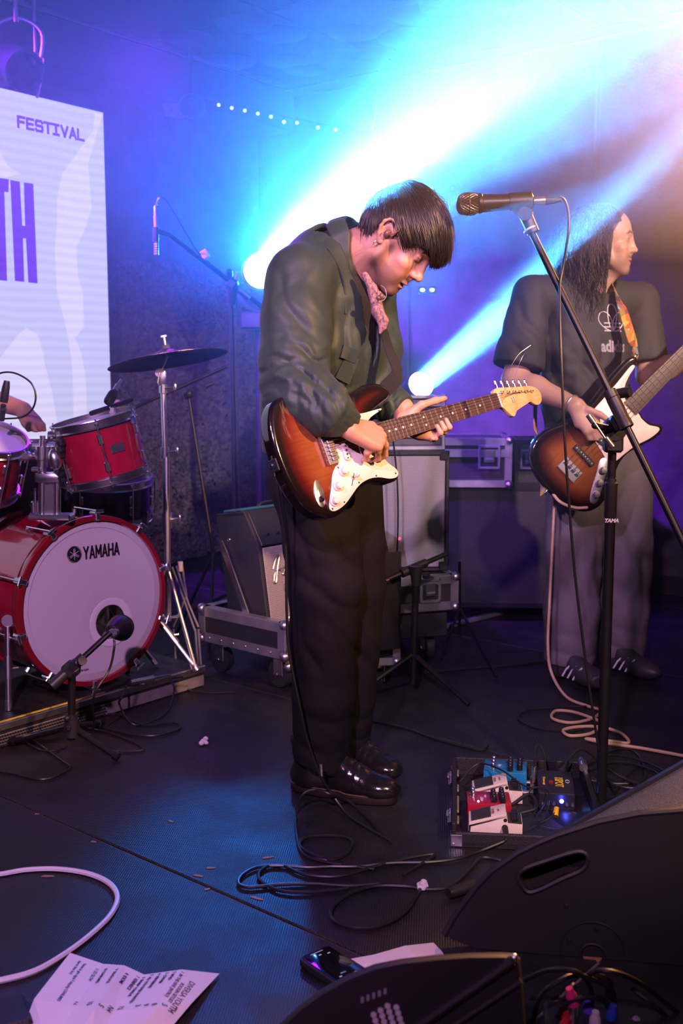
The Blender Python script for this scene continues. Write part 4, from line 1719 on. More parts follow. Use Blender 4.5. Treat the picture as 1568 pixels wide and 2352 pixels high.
def slot(L, w, n=7):
    o = []
    for i in range(n):
        a = -PI / 2 + PI * i / (n - 1)
        o.append((w / 2 * math.cos(a), L / 2 - w / 2 + w / 2 * 0 + w / 2 * math.sin(a) + 0))
    o = [(w / 2 * math.cos(t), (L / 2 - w / 2) + w / 2 * math.sin(t)) for t in [PI * i / n for i in range(n + 1)]]
    o += [(-w / 2 * math.cos(t), -(L / 2 - w / 2) - w / 2 * math.sin(t)) for t in [PI * i / n for i in range(n + 1)]]
    return o


for u, tilt in ((.043, -9), (.094, 0), (.140, 0)):
    T = MG @ Matrix.Translation((u, 0, .003)) @ Matrix.Rotation(R(tilt), 4, 'Z')
    pk = MB(T).prism(slot(.082, .017), .0065, bev=.0012).build('pickup', CREAM, GTR)
    for i in range(6):
        MB(T).cyl((0, -.026 + .0104 * i, .006), (0, -.026 + .0104 * i, .0078), .0024, seg=10).build('pole_piece', SCREW, pk)
    for q in (-1, 1):
        MB(T).cyl((0, q * .0355, .006), (0, q * .0355, .0072), .0022, seg=8).build('screw', SCREW, pk)
for a, b in ((.196, .058), (.120, .060), (.022, .056), (.002, -.050), (-.058, -.140), (-.016, -.134), (.050, -.100), (.112, -.097), (.178, -.106), (.152, -.050), (.152, .040)):
    MB(MG).cyl((a, b, .003), (a, b, .0042), .0028, .002, 10).build('screw', SCREW, GTR)
# bridge
br = MB(MG).box((-.008, 0, .0035), (.036, .078, .0035), bev=.0008).build('bridge_plate', STEEL, GTR)
for i in range(6):
    v = -.0265 + .0106 * i
    sd = MB(MG)
    sd.box((.000, v, .0085), (.020, .0096, .006), bev=.001)
    sd.cyl((-.030, v, .0085), (-.008, v, .0085), .0013, seg=6)
    sd.cyl((.004, v - .003, .010), (.004, v - .003, .0125), .0012, seg=6)
    sd.cyl((.004, v + .003, .010), (.004, v + .003, .0125), .0012, seg=6)
    sd.build('saddle', CHROME, br)
MB(MG).box((-.0275, 0, .0085), (.002, .078, .012), bev=.0005).build('bridge_flange', STEEL, br)
for i in range(6):
    MB(MG).cyl((.012, -.0265 + .0106 * i, .005), (.012, -.0265 + .0106 * i, .0068), .0028, .0022, 8).build('screw', SCREW, br)
# knobs, switch, jack plate, strap buttons
for a, b in ((.010, -.062), (-.022, -.092), (-.048, -.124)):
    kb = MB(MG)
    kb.lathe([(.0125, 0), (.0122, .004), (.0095, .006), (.0085, .0125), (.0078, .0138), (.0, .0138)], MG @ V((a, b, .0034)) if False else (a, b, .0034), (0, 0, 1), 28)
    k_ = kb.build('knob', CREAM, GTR)
    tk = MB(MG)
    for i in range(11):
        an = R(-150 + 30 * i)
        c, s__ = math.cos(an), math.sin(an)
        tk.add([(a + c * r + s__ * q, b + s__ * r - c * q, h) for r, q, h in ((.0100, .0003, .0094 - .001), (.0100, -.0003, .0094 - .001), (.0120, -.0003, .0078 - .0005), (.0120, .0003, .0078 - .0005))], [(0, 1, 2, 3)])
    tk.build('dial_marks', SCREW, k_, smooth=False)
sw = MB(MG).box((.0345, -.0885, .0036), (.034, .0022, .0006), Matrix.Rotation(R(53), 3, 'Z')).build('switch_slot', SCREW, GTR)
MB(MG).cyl((.034, -.088, .003), (.039, -.083, .018), .0016, seg=8).build('switch_lever', STEEL, sw)
MB(MG).lathe([(.0022, 0), (.0042, .003), (.0046, .010), (.0028, .0135)], (.0375, -.0845, .013), (.3, .3, 1), 14).build('switch_tip', CREAM, sw)
T = MG @ Matrix.Translation((-.080, -.096, .0005)) @ Matrix.Rotation(R(-8), 4, 'Z')
jp = MB(T)
jp.prism([(.014 * math.cos(t) * (1 - .15 * math.sin(t)), .034 * math.sin(t)) for t in [2 * PI * i / 28 for i in range(28)]], .002, bev=.0006)
jk = jp.build('jack_plate', CHROME, GTR)
jc = MB(T)
jc.sphere((0, -.004, -.001), (.0085, .021, .0045), 18, 10)
jc.build('jack_cup', STEEL, jk)
MB(T).cyl((0, -.010, .002), (0, -.018, .010), .0045, seg=12).build('jack_socket', BLACKM, jk)
for a, b, d in ((-.160, 0, (-1, 0, 0)), (.258, .104, (.5, .8, 0))):
    MB(MG).lathe([(.004, 0), (.0035, .006), (.0065, .010), (.0062, .013), (0, .0135)], (a, b, -.022), d, 14).build('strap_button', CHROME, GTR)
# neck
MAPLE = mat('neck_maple', (0.62, 0.40, 0.16), 0.25, coat=0.4, var=0.12, vscale=12, stretch=(1, 12, 12))
ROSE = mat('fretboard_rosewood', (0.060, 0.030, 0.022), 0.5, var=0.35, vscale=18, stretch=(1, 16, 16))
SC_L = 0.648
HEEL = .152
hw = lambda u: .0285 - (.0285 - .0212) * (u - .165) / (SC_L - .165)
rings = []
for i in range(13):
    u = HEEL + (SC_L - .004 - HEEL) * i / 12
    w_ = hw(u)
    dp = .0215 if i > 1 else .026
    rings.append([MG @ V((u, w_ * math.cos(t), .005 - dp * math.sin(t))) for t in [PI * k / 12 for k in range(13)]])
MB().ring_loft(rings).build('neck', MAPLE, GTR)
fb = MB()
rings = []
for u in (.160, .30, .45, SC_L - .003):
    w_ = hw(u) + .0002
    rings.append([MG @ V((u, w_ * (1 - 2 * k / 8), (.0105 + .0012 * (1 - (1 - 2 * k / 8) ** 2)))) for k in range(9)] + [MG @ V((u, -w_, .0045)), MG @ V((u, w_, .0045))])
fbo = MB().ring_loft(rings).build('fretboard', ROSE, GTR)
FRET = mat('fret_nickel', (0.8, 0.74, 0.62), 0.25, 0.9)
fret0 = None
for n in range(1, 22):
    u = SC_L - SC_L * (1 - 2 ** (-n / 12))
    w_ = hw(u)
    MB().tube([MG @ V((u, w_ * (1 - 2 * k / 6), .0110 + .0012 * (1 - (1 - 2 * k / 6) ** 2))) for k in range(7)], .0012, 5).build('fret', FRET, fbo)
DOT = mat('inlay_dot', (0.75, 0.66, 0.50), 0.35)
fr = lambda n: SC_L * 2 ** (-n / 12)
for n in (3, 5, 7, 9, 12, 15, 17, 19, 21):
    u = (fr(n) + fr(n - 1)) / 2
    for v in ((-.011, .011) if n == 12 else (0,)):
        MB(MG).cyl((u, v, .0100), (u, v, .01195), .0031, seg=14).build('inlay_dot', DOT, fbo)
MB(MG).box((SC_L, 0, .0085), (.0042, .0425, .011), bev=.001).build('nut', DOT, GTR)
# headstock: six tuners along the upper edge
HO = spline2([(0, -.0212), (.010, -.026), (.022, -.040), (.032, -.052), (.042, -.056), (.052, -.050), (.062, -.043), (.085, -.038), (.112, -.033), (.132, -.030), (.142, -.036), (.154, -.043), (.170, -.043), (.184, -.034), (.190, -.018),
              (.186, -.004), (.172, .008), (.150, .016), (.110, .021), (.060, .028), (.020, .034), (.004, .034), (-.006, .030), (-.010, .0214), (-.008, .0), (-.008, -.0205)], 3)
Mh = MG @ Matrix.Translation((SC_L + .004, 0, .0045))
hs = MB(Mh).prism(HO, .0135, z0=-.0125, bev=.0015).build('headstock', MAPLE, GTR)
for i in range(6):
    a = .022 + .0255 * i
    b = .0245 - .0040 * i
    tn = MB(Mh)
    tn.cyl((a, b - .006, .0), (a, b - .006, .009), .0034, .0028, 10)
    tn.cyl((a, b - .006, .0), (a, b - .006, .0015), .0052, seg=12)
    tn.cyl((a, b, -.008), (a, b + .022, -.008), .0022, seg=8)
    tn.box((a, b - .002, -.016), (.014, .016, .007), bev=.002)
    tn.box((a, b + .027, -.008), (.010, .015, .007), bev=.003)
    tn.build('tuner', CHROME, hs)
st = MB(Mh)
st.cyl((.055, -.010, 0), (.055, -.010, .006), .002, seg=8)
st.box((.055, -.010, .0066), (.004, .016, .0015), bev=.0005)
st.build('string_tree', CHROME, hs)
STR = mat('string_steel', (0.6, 0.56, 0.5), 0.3, 1.0)
for i in range(6):
    v0 = -.0262 + .0105 * i
    v1 = -.0175 + .0070 * i
    P = [MG @ V((-.006, v0, .0125)), MG @ V((SC_L, v1, .0143)), Mh @ V((.022 + .0255 * i, .0245 - .0040 * i - .006, .004))]
    MB().tube(P, .00022 + .00009 * i, 5).build('string', STR, GTR)
for i, (a, b) in enumerate(((.050, .012), (.075, .020))):            # loose string ends at the tuners
    P = smooth_path([Mh @ V((.03 + .035 * i, .02, .006)), gpt(1170 + 18 * i, 850 - 4 * i, .0), gpt(1190 + 12 * i, 815, .01), gpt(1218 - 4 * i, 793 + 6 * i, .03)], 6)
    MB().tube(P, .0005, 4).build('string_end', STR, GTR)
# strap: from the upper horn over his far shoulder, down the back to the end button
STRAP = mat('strap_webbing', (0.012, 0.011, 0.012), 0.7, bump=0.4, bscale=700)
sp = [MG @ V((.262, .108, -.018)), at(912, 858, 2.84), at(893, 800, 2.86), at(876, 740, 2.90), at(862, 680, 2.96), at(838, 628, 3.06), at(790, 610, 3.10), at(730, 640, 3.10), at(676, 720, 3.06), at(640, 800, 2.98), at(617, 868, 2.86), at(614, 905, 2.80),
      at(622, 960, 2.74), at(634, 1020, 2.72), at(640, 1060, 2.71), MG @ V((-.168, -.002, -.018))]
sn = []
for p in sp:
    n = V(p) - (CH + V((0, 0, p.z - CH.z)))
    n.z = 0
    sn.append(n.normalized())
SPp = smooth_path(sp, 5)
ribbon('strap', SPp, .048, .003, STRAP, GTR, [sn[min(len(sn) - 1, i // 5)] for i in range(len(SPp))])
MB().box(MG @ V((-.168, -.002, -.014)), (.03, .03, .004), MG.to_3x3() @ Matrix.Rotation(R(90), 3, 'Y'), bev=.001).build('strap_end', BLACKP, GTR)
# ---------------------------------------------------------------- drum kit on the riser
LACQ = mat('drum_lacquer_red', (0.34, 0.005, 0.032), 0.12, spec=0.6, coat=0.7, var=0.18, vscale=18)
HOOP = mat('bass_hoop_red', (0.26, 0.010, 0.018), 0.14, coat=0.7)
HEADW = mat('drum_head_white', (0.66, 0.62, 0.64), 0.55)
HEADR = mat('drum_head_ring', (0.62, 0.58, 0.60), 0.5)
HEADC = mat('drum_head_clear', (0.04, 0.02, 0.05), 0.15, spec=0.7, coat=0.5)
INK = mat('print_black', (0.012, 0.010, 0.016), 0.5)
SATIN = mat('hoop_satin_steel', (0.42, 0.40, 0.44), 0.30, 1.0)


def lug(mb, r, h0, h1, ang, deep=.012):
    """tension lug pair on a shell of radius r in the mesh builder's frame (z = shell axis)"""
    c, s = math.cos(ang), math.sin(ang)
    M3 = Matrix(((c, -s, 0), (s, c, 0), (0, 0, 1)))
    for h, q in ((h0, 1), (h1, -1)):
        mb.box((c * (r + deep * .5), s * (r + deep * .5), h), (deep, .016, .034), M3, bev=.004)
        mb.cyl((c * (r + deep + .004), s * (r + deep + .004), h), (c * (r + deep + .004), s * (r + deep + .004), h - q * .05), .0028, seg=8)


# bass drum: axis points out of the front head
BA = R(46)
BX = V((math.sin(BA), -math.cos(BA), 0.0))          # front
BC = at(217, 1380, 3.60)
BR = 0.279
bd = thing('bass_drum', 'red bass drum with white front head, round port hole and YAMAHA logo', 'drum', (BC.x, BC.y, RZ))
BY = Z3.cross(BX).normalized()                       # to the right as seen from the front
MBd = mtx(BC, BY, Z3, BX)                            # x right, y up, z out of the head
MB(MBd).lathe([(BR - .012, -.36), (BR - .004, -.355), (BR - .004, -.012), (BR - .012, -.008)], (0, 0, 0), (0, 0, 1), 64, caps=False).build('shell', LACQ, bd)
for z in (-.012, -.36):
    MB(MBd).lathe([(BR - .006, z - .018), (BR + .010, z - .018), (BR + .012, z - .015), (BR + .012, z + .018), (BR + .010, z + .021), (BR - .006, z + .021), (BR - .007, z)], (0, 0, 0), (0, 0, 1), 72, caps=False).build('hoop', HOOP, bd)
# front head with the port
PC = (.064, -.084)
PR = .062


def disc_hole(r, hc, hr, z, n=72):
    mb = MB(MBd)
    vs, fs = [], []
    for k in range(n):
        a = 2 * PI * k / n
        vs.append((hc[0] + hr * math.cos(a), hc[1] + hr * math.sin(a), z))
    for j in range(1, 9):
        t = j / 8
        for k in range(n):
            a = 2 * PI * k / n
            d = V((math.cos(a), math.sin(a)))
            h = V(hc)
            b = h.dot(d)
            L = -b + math.sqrt(b * b - h.length_squared + r * r)
            p = h + d * (hr + (L - hr) * t)
            vs.append((p.x, p.y, z + .004 * (1 - (p.length / r) ** 2)))
    for j in range(8):
        for k in range(n):
            q = (k + 1) % n
            fs.append((j * n + k, j * n + q, (j + 1) * n + q, (j + 1) * n + k))
    mb.add(vs, fs)
    return mb


fh = disc_hole(BR - .008, PC, PR, -.004).build('front_head', HEADW, bd)
MB(MBd).lathe([(PR - .002, -.002), (PR + .020, .0015), (PR + .022, .001), (PR + .022, -.001), (PR - .002, -.006)], (PC[0], PC[1], -.0005), (0, 0, 1), 48, caps=False).build('port_ring', mat('port_ring_white', (0.82, 0.79, 0.82), 0.35), bd)
MB(MBd).lathe([(BR - .030, .0006), (BR - .006, -.0030), (BR - .006, -.0036), (BR - .030, 0)], (0, 0, -.0012), (0, 0, 1), 64, caps=False).build('head_rim_ring', HEADR, fh)
MB(MBd).lathe([(BR - .010, -.30), (BR - .012, -.02)], (0, 0, 0), (0, 0, 1), 40, caps=False).build('shell_inside', mat('maple_ply', (0.45, 0.28, 0.14), 0.5), bd)
pil = MB(MBd).box((.03, -.20, -.20), (.34, .10, .22), bev=.03, seg=3).build('damping_pillow', mat('pillow_cloth', (0.35, 0.22, 0.16), 0.9), bd)
# logo: three crossed tuning forks in a ring, and the word
lg = MB(MBd)
LC = (-.073, .168)
lg.lathe([(.0275, 0), (.0275, .0006), (.0260, .0006), (.0260, 0)], (LC[0], LC[1], .0012), (0, 0, 1), 40, caps=False)
lg.lathe([(.0001, .0006), (.0242, .0006), (.0242, 0), (.0001, 0)], (LC[0], LC[1], .0012), (0, 0, 1), 40, caps=False)
lgo = lg.build('logo_disc', INK, fh, smooth=False)
fk = MB(MBd)
for a in (90, 210, 330):
    c, s = math.cos(R(a)), math.sin(R(a))
    T = Matrix.Translation((LC[0], LC[1], .0016)) @ Matrix.Rotation(R(a - 90), 4, 'Z')
    for q in (-1, 1):
        fk.prism([(q * .0022 - .0008, -.001), (q * .0022 + .0008, -.001), (q * .0022 + .0008, .019), (q * .0022 - .0008, .019)], .0008, M=T)
    fk.prism([(-.0030, -.003), (.0030, -.003), (.0030, .0005), (-.0030, .0005)], .0008, M=T)
    fk.prism([(-.0008, -.019), (.0008, -.019), (.0008, -.002), (-.0008, -.002)], .0008, M=T)
fk.build('tuning_forks', HEADW, lgo, smooth=False)
tx = MB(MBd)
YG = {'Y': [[(0, 1), (.5, .45), (1, 1)], [(.5, 0), (.5, .5)]], 'A': [[(0, 0), (.5, 1), (1, 0)], [(.2, .28), (.8, .28)]], 'M': [[(0, 0), (0, 1), (.5, .30), (1, 1), (1, 0)]], 'H': [[(0, 0), (0, 1)], [(1, 0), (1, 1)], [(0, .5), (1, .5)]]}
_x = -.037
for ch_ in 'YAMAHA':
    w_ = .0185 if ch_ == 'M' else .0165
    for pl_ in YG[ch_]:
        stroke(tx, [(_x + q_[0] * w_, .1490 + q_[1] * .038) for q_ in pl_], .0056, Matrix.Identity(4), z=.0022, t=.0006)
    _x += w_ + .0072
tx.build('logo_lettering', INK, fh, smooth=False)
tx = MB(MBd)
text(tx, 'MADE IN U.S.A.', Matrix.Translation((-.085, -.232, .0006)), .008, bold=.0002, depth=.0003)
tx.build('small_lettering', INK, fh, smooth=False)
# claws and tension rods round the front hoop
for i in range(10):
    a = R(15 + 36 * i)
    c, s = math.cos(a), math.sin(a)
    M3 = Matrix(((c, -s, 0), (s, c, 0), (0, 0, 1)))
    cl_ = MB(MBd)
    rr_ = BR + .017
    cl_.box((c * (rr_), s * (rr_), -.006), (.012, .024, .040), M3, bev=.004)
    cl_.box((c * (rr_ - .010), s * (rr_ - .010), .0115), (.026, .018, .008), M3, bev=.003)
    cl_.cyl((c * (rr_ + .010), s * (rr_ + .010), .020), (c * (rr_ + .010), s * (rr_ + .010), -.13), .0032, seg=8)
    cl_.box((c * (rr_ + .010), s * (rr_ + .010), .022), (.010, .034, .005), M3, bev=.002)
    cl_.cyl((c * (BR + .006), s * (BR + .006), -.13), (c * (BR + .022), s * (BR + .022), -.13), .009, seg=10)
    cl_.build('claw_hook', CHROME, bd)
# spur legs
for q, p1 in ((-1, fl(20, 1632, RZ)), (1, fl(452, 1540, RZ))):
    p0 = MBd @ V((q * (BR + .006), -.06, -.12)) if q > 0 else at(18, 1440, 3.42)
    lgm = MB()
    lgm.cyl(p0, p1, .010, .010, 12)
    lgm.cyl(p0.lerp(p1, .35), p0.lerp(p1, .62), .014, .014, 12)
    lgm.cyl(p0.lerp(p1, .88), p1, .013, .011, 12)
    lgm.cyl(p0.lerp(p1, .5) + BY * .0, p0.lerp(p1, .5) + BY * .03 - BX * -.01, .004, seg=8)
    lgm.cyl(p0 + V((0, 0, .02)), p0 - (p1 - p0).normalized() * .02, .02, .018, 12)
    lgm.build('spur_leg', CHROME, bd)
# tom mount on top: two posts, clamps, L-arms
mt = MB()
tp = at(112, 1188, 3.52)
for px in (97, 131):
    b, t = at(px, 1185, 3.50), at(px + 1, 1012, 3.50)
    mt.cyl(b, t, .0125, seg=16)
    mt.cyl(at(px, 1072, 3.50), at(px, 1045, 3.50), .018, seg=16)
    mt.cyl(at(px, 1055, 3.50), at(px, 1025, 3.50), .0245, seg=16)
    mt.cyl(t, t + Z3 * .016, .009, seg=10)
mt.build('tom_posts', CHROME, bd)
mt = MB()
mt.box(at(114, 1096, 3.50), (.086, .05, .032), bev=.008, seg=2)
mt.box(at(82, 1078, 3.485), (.03, .02, .014), bev=.004)
mt.box(at(146, 1078, 3.485), (.03, .02, .014), bev=.004)
mt.box(at(114, 1150, 3.52), (.05, .05, .12), bev=.006)
mt.box(at(118, 1186, 3.5), (.14, .07, .018), bev=.006)
mt.cyl(at(148, 1098, 3.48), at(165, 1130, 3.46), .010, .006, 12)
mt.build('mount_block', CHROME, bd)
mt = MB()
mt.cyl(at(128, 1040, 3.50), at(190, 1042, 3.55), .009, seg=12)
mt.cyl(at(97, 1046, 3.50), at(40, 1050, 3.55), .011, seg=12)
mt.box(at(52, 1047, 3.52), (.05, .03, .03), bev=.006)
mt.cyl(at(112, 1003, 3.48), at(150, 1003, 3.48), .018, .022, 18)
mt.cyl(at(132, 1010, 3.48), at(132, 1022, 3.48), .006, seg=8)
mt.sphere(at(134, 1006, 3.47), (.028, .02, .008), 18, 8)
mt.build('l_arms', CHROME, bd)
MB().box(at(124, 1070, 3.472), (.022, .004, .018), bev=.002).build('maker_plate', STEEL, bd)
tb = MB()
tb.torus(at(124, 1070, 3.469), (0, 1, 0), .005, .0009, 16, 5, 1.3, 1)
for q in (-1, 0, 1):
    tb.box(at(124 + q * 2, 1070, 3.469), (.0012, .001, .008))
tb.build('plate_emblem', INK, bd)


# toms
def tom(name, label, C, axis, r, h, badge=None, shellm=LACQ, seg0=0.0):
    F = frame(axis, V((0, 1, 0)))
    M = mtx(C, V(F.col[0]), V(F.col[1]), V(F.col[2]))
    o = thing(name, label, 'drum', C, group=None)
    MB(M).lathe([(r - .006, -h / 2), (r, -h / 2 + .003), (r, h / 2 - .003), (r - .006, h / 2)], (0, 0, 0), (0, 0, 1), 48, caps=False).build('shell', shellm, o)
    for z, q in ((h / 2, 1), (-h / 2, -1)):
        MB(M).lathe([(r + .002, z - q * .012), (r + .010, z - q * .011), (r + .006, z - q * .006), (r + .006, z + q * .012), (r + .010, z + q * .014), (r + .009, z + q * .017), (r + .002, z + q * .017), (r + .001, z)], (0, 0, 0), (0, 0, 1), 48, caps=False).build('rim', SATIN, o)
    MB(M).lathe([(.001, h / 2 + .002), (r, h / 2 + .002), (r + .003, h / 2 - .004), (r - .004, h / 2 - .006)], (0, 0, 0), (0, 0, 1), 40, caps=False).build('batter_head', HEADR, o)
    MB(M).lathe([(.001, -h / 2 - .002), (r, -h / 2 - .002), (r + .003, -h / 2 + .004), (r - .004, -h / 2 + .006)], (0, 0, 0), (0, 0, 1), 40, caps=False).build('resonant_head', HEADC, o)
    for i in range(6):
        lm = MB(M)
        lug(lm, r, h / 2 - .045, -h / 2 + .045, seg0 + R(60 * i))
        a = seg0 + R(60 * i)
        c, s = math.cos(a), math.sin(a)
        for z, q in ((h / 2, 1), (-h / 2, -1)):
            lm.box((c * (r + .013), s * (r + .013), z + q * .008), (.012, .012, .010), Matrix(((c, -s, 0), (s, c, 0), (0, 0, 1))), bev=.002)
            lm.cyl((c * (r + .016), s * (r + .016), z - q * .05), (c * (r + .016), s * (r + .016), z + q * .020), .0026, seg=8)
        lm.build('tension_lug', CHROME, o)
    if badge is not None:
        a = badge
        c, s = math.cos(a), math.sin(a)
        MB(M).box((c * (r + .0015), s * (r + .0015), .0), (.003, .046, .028), Matrix(((c, -s, 0), (s, c, 0), (0, 0, 1))), bev=.0014).build('badge', STEEL, o)
    # suspension mount: black resilient frame with chrome clamp, towards the posts
    return o, M


TC = at(232, 1030, 3.52)
TAX = V((-.21, -.10, .97)).normalized()
tom1, MT1 = tom('rack_tom', 'red rack tom with oval silver badge, tilted, on the right of the tom mount', TC, TAX, .130, .178, badge=None, seg0=R(-75))


def toward_cam(M, dpx):
    """angle on the drum of the direction seen dpx right of its middle"""
    o = M.to_3x3().inverted() @ (V((0, 0, EYE)) - M.translation)
    return math.atan2(o.y, o.x) + dpx


ta = toward_cam(MT1, R(22))
c, s = math.cos(ta), math.sin(ta)
bgb = MB(MT1)
bgb.box((c * .1315, s * .1315, .004), (.003, .046, .028), Matrix(((c, -s, 0), (s, c, 0), (0, 0, 1))), bev=.0014)
bgb.build('badge', STEEL, tom1)
ta = toward_cam(MT1, R(-62))
mb = MB(MT1)
for k in range(7):
    a = ta + R(-12 + 4 * k)
    z = -.06 + .02 * k
    mb.box((math.cos(a) * .148, math.sin(a) * .148, z), (.024, .022, .026), Matrix(((math.cos(a), -math.sin(a), 0), (math.sin(a), math.cos(a), 0), (0, 0, 1))), bev=.006)
mb.build('suspension_mount', BLACKP, tom1)
MB(MT1).sphere((math.cos(ta) * .165, math.sin(ta) * .165, .01), (.022, .022, .034), 14, 10).build('mount_clamp', CHROME, tom1)
tom2, MT2 = tom('rack_tom', 'red rack tom cut by the left edge of the frame, with a magenta-lit lower head', at(-38, 1062, 3.55), V((.30, -.28, .91)).normalized(), .120, .17, seg0=R(20))
floor_tom, MT3 = tom('floor_tom', 'dark drum behind the tom mount, standing low between the two red toms', at(70, 1120, 3.98), V((0, 0, 1)), .19, .30, shellm=mat('drum_shell_dark', (0.03, 0.012, 0.05), 0.2, coat=0.4), seg0=R(10))
mb = MB(MT3)
for k in range(3):
    a = R(-70 + 120 * k)
    c, s = math.cos(a), math.sin(a)
    z0_ = RZ - MT3.translation.z
    lm = MB(MT3)
    lm.cyl((c * .212, s * .212, .02), (c * .212, s * .212, z0_), .005, seg=8)
    lm.cyl((c * .212, s * .212, z0_ + .03), (c * .212, s * .212, z0_), .010, seg=8)
    lm.box((c * .203, s * .203, -.05), (.02, .03, .05), Matrix(((c, -s, 0), (s, c, 0), (0, 0, 1))), bev=.005)
    lm.build('leg', CHROME, floor_tom)
# snare drum on its basket, low behind the rack tom
snr, MT4 = tom('snare_drum', 'small dark drum under the tilted rack tom with chrome rim', at(240, 1140, 3.95), V((.05, -.12, .99)).normalized(), .165, .13, shellm=mat('snare_shell', (0.06, 0.05, 0.09), 0.25, 0.6), seg0=R(15))
for ch_ in snr.children:
    if ch_.name.startswith('batter_head'):
        ch_.data.materials[0] = HEADC
lm = MB()
sp_ = MT4.translation
for k in range(3):
    a = R(100 + 120 * k)
    c, s = math.cos(a), math.sin(a)
    lm.tube([V((sp_.x + c * .18, sp_.y + s * .18, sp_.z - .05)), V((sp_.x + c * .17, sp_.y + s * .17, sp_.z - .10)), V((sp_.x, sp_.y, sp_.z - .16))], .007, 8)
    lm.tube([V((sp_.x, sp_.y, .30)), V((sp_.x + c * .2, sp_.y + s * .2, RZ + .01))], .009, 8)
lm.cyl((sp_.x, sp_.y, sp_.z - .16), (sp_.x, sp_.y, .22), .012, seg=10)
lm.build('basket_stand', CHROME, snr)

# cymbals
BRONZE = mat('cymbal_bronze', (0.13, 0.09, 0.06), 0.30, 0.9, bump=0.2, bscale=60)


def cymbal(name, label, C, ax, r, stand_label=None):
    o = thing(name, label, 'cymbal', C)
    F = frame(ax, V((0, 1, 0)))
    M = mtx(C, V(F.col[0]), V(F.col[1]), V(F.col[2]))
    pr = [(.006, .026), (.02, .025), (.038, .017), (.046, .010), (r * .6, .0), (r, -.016), (r, -.0175), (r * .6, -.0015), (.046, .0085), (.036, .0155), (.018, .0235), (.006, .0245)]
    MB(M).lathe(pr, (0, 0, 0), (0, 0, 1), 64, caps=False).build('cymbal_plate', BRONZE, o)
    MB(M).cyl((0, 0, .026), (0, 0, .040), .016, .014, 16).build('felt', mat('felt_grey', (0.12, 0.11, 0.12), 0.95), o)
    tn = MB(M)
    tn.cyl((0, 0, .0), (0, 0, .075), .004, seg=8)
    tn.box((0, 0, .072), (.024, .007, .012), bev=.003)
    tn.build('wing_nut', CHROME, o)
    return o, M


CYA = (at(385, 790, 3.96) - at(384, 850, 3.96)).normalized()
CY1 = at(384, 818, 3.96)
cym1, MC1 = cymbal('crash_cymbal', 'tilted dark crash cymbal with wing nut on the chrome stand beside the LED screen', CY1, V((-.17, .10, 1)).normalized(), .217)
std = thing('cymbal_stand', 'chrome cymbal stand with straight tube and tripod legs to the right of the bass drum', 'stand', fl(388, 1530, RZ))
s0, s1 = at(371, 850, 3.96), at(386, 1235, 3.93)
base = fl(388, 1530, RZ)
MB().cyl(CY1, s0, .0045, seg=8).build('tilter_rod', CHROME, std)
mb = MB()
mb.box(at(373, 868, 3.95), (.026, .036, .060), Matrix.Rotation(R(6), 3, 'Y'), bev=.008, seg=2)
mb.cyl(at(366, 856, 3.93), at(366, 856, 3.97), .016, seg=16)
mb.cyl(at(366, 856, 3.925), at(362, 880, 3.92), .004, .003, 8)
mb.build('tilter', CHROME, std)
mb = MB()
mb.cyl(at(374, 885, 3.95), at(386, 1235, 3.93), .0095, seg=14)
mb.build('upper_tube', CHROME, std)
for py, r_, h_ in ((893, .014, 20), (1040, .016, 26), (1195, .020, 34)):
    mb = MB()
    x_ = 374 + 12 * (py - 885) / 350
    mb.cyl(at(x_, py - h_ / 2, 3.945), at(x_, py + h_ / 2, 3.945), r_, seg=14)
    mb.cyl(at(x_, py, 3.94), at(x_ + 24, py - 4, 3.93), .006, .004, 10)
    mb.sphere(at(x_ + 28, py - 4, 3.93), (.005, .004, .016), 10, 6)
    mb.build('clamp', CHROME, std)
MB().cyl(at(382, 1050, 3.94), V((base.x, base.y, .25)), .0125, seg=14).build('lower_tube', CHROME, std)
hub = V((base.x, base.y, .46))
for k, e in enumerate((fl(448, 1540, RZ), base + V((-.16, .20, 0)), base + V((-.12, -.16, 0)))):
    mb = MB()
    mb.cyl(hub, e + Z3 * .012, .007, seg=10)
    mb.cyl(hub + (e - hub) * .48 + V((.0, -.01, .0)), V((base.x, base.y, .26)), .005, seg=8)
    mb.cyl(e + (hub - e) * .06, e + Z3 * .012, .011, .012, 10)
    mb.build('leg', CHROME, std)
# black boom stand behind the cymbal, its pole leaning
bs_ = thing('boom_stand', 'dim black boom arm slanting behind the crash cymbal stand on a leaning pole', 'stand', fl(500, 1420))
pa, pb = at(432, 905, 4.5), at(484, 1232, 4.45)
MB().cyl(pa, pb + (pb - pa) * .12, .0075, seg=10).build('pole', BLACKM, bs_)
MB().cyl(at(300, 940, 4.45), at(520, 842, 4.6), .0075, seg=10).build('boom', BLACKM, bs_)
mb = MB()
mb.sphere(pa, (.022, .02, .022), 12, 8)
mb.cyl(at(470, 888, 4.5), at(490, 880, 4.52), .010, .008, 10)
mb.build('boom_clamp', BLACKP, bs_)
pe = pb + (pb - pa) * .12
for k in range(3):
    a = R(30 + 120 * k)
    MB().cyl(pe, (pe.x + .22 * math.cos(a), pe.y + .22 * math.sin(a), .012), .007, seg=8).build('leg', BLACKM, bs_)

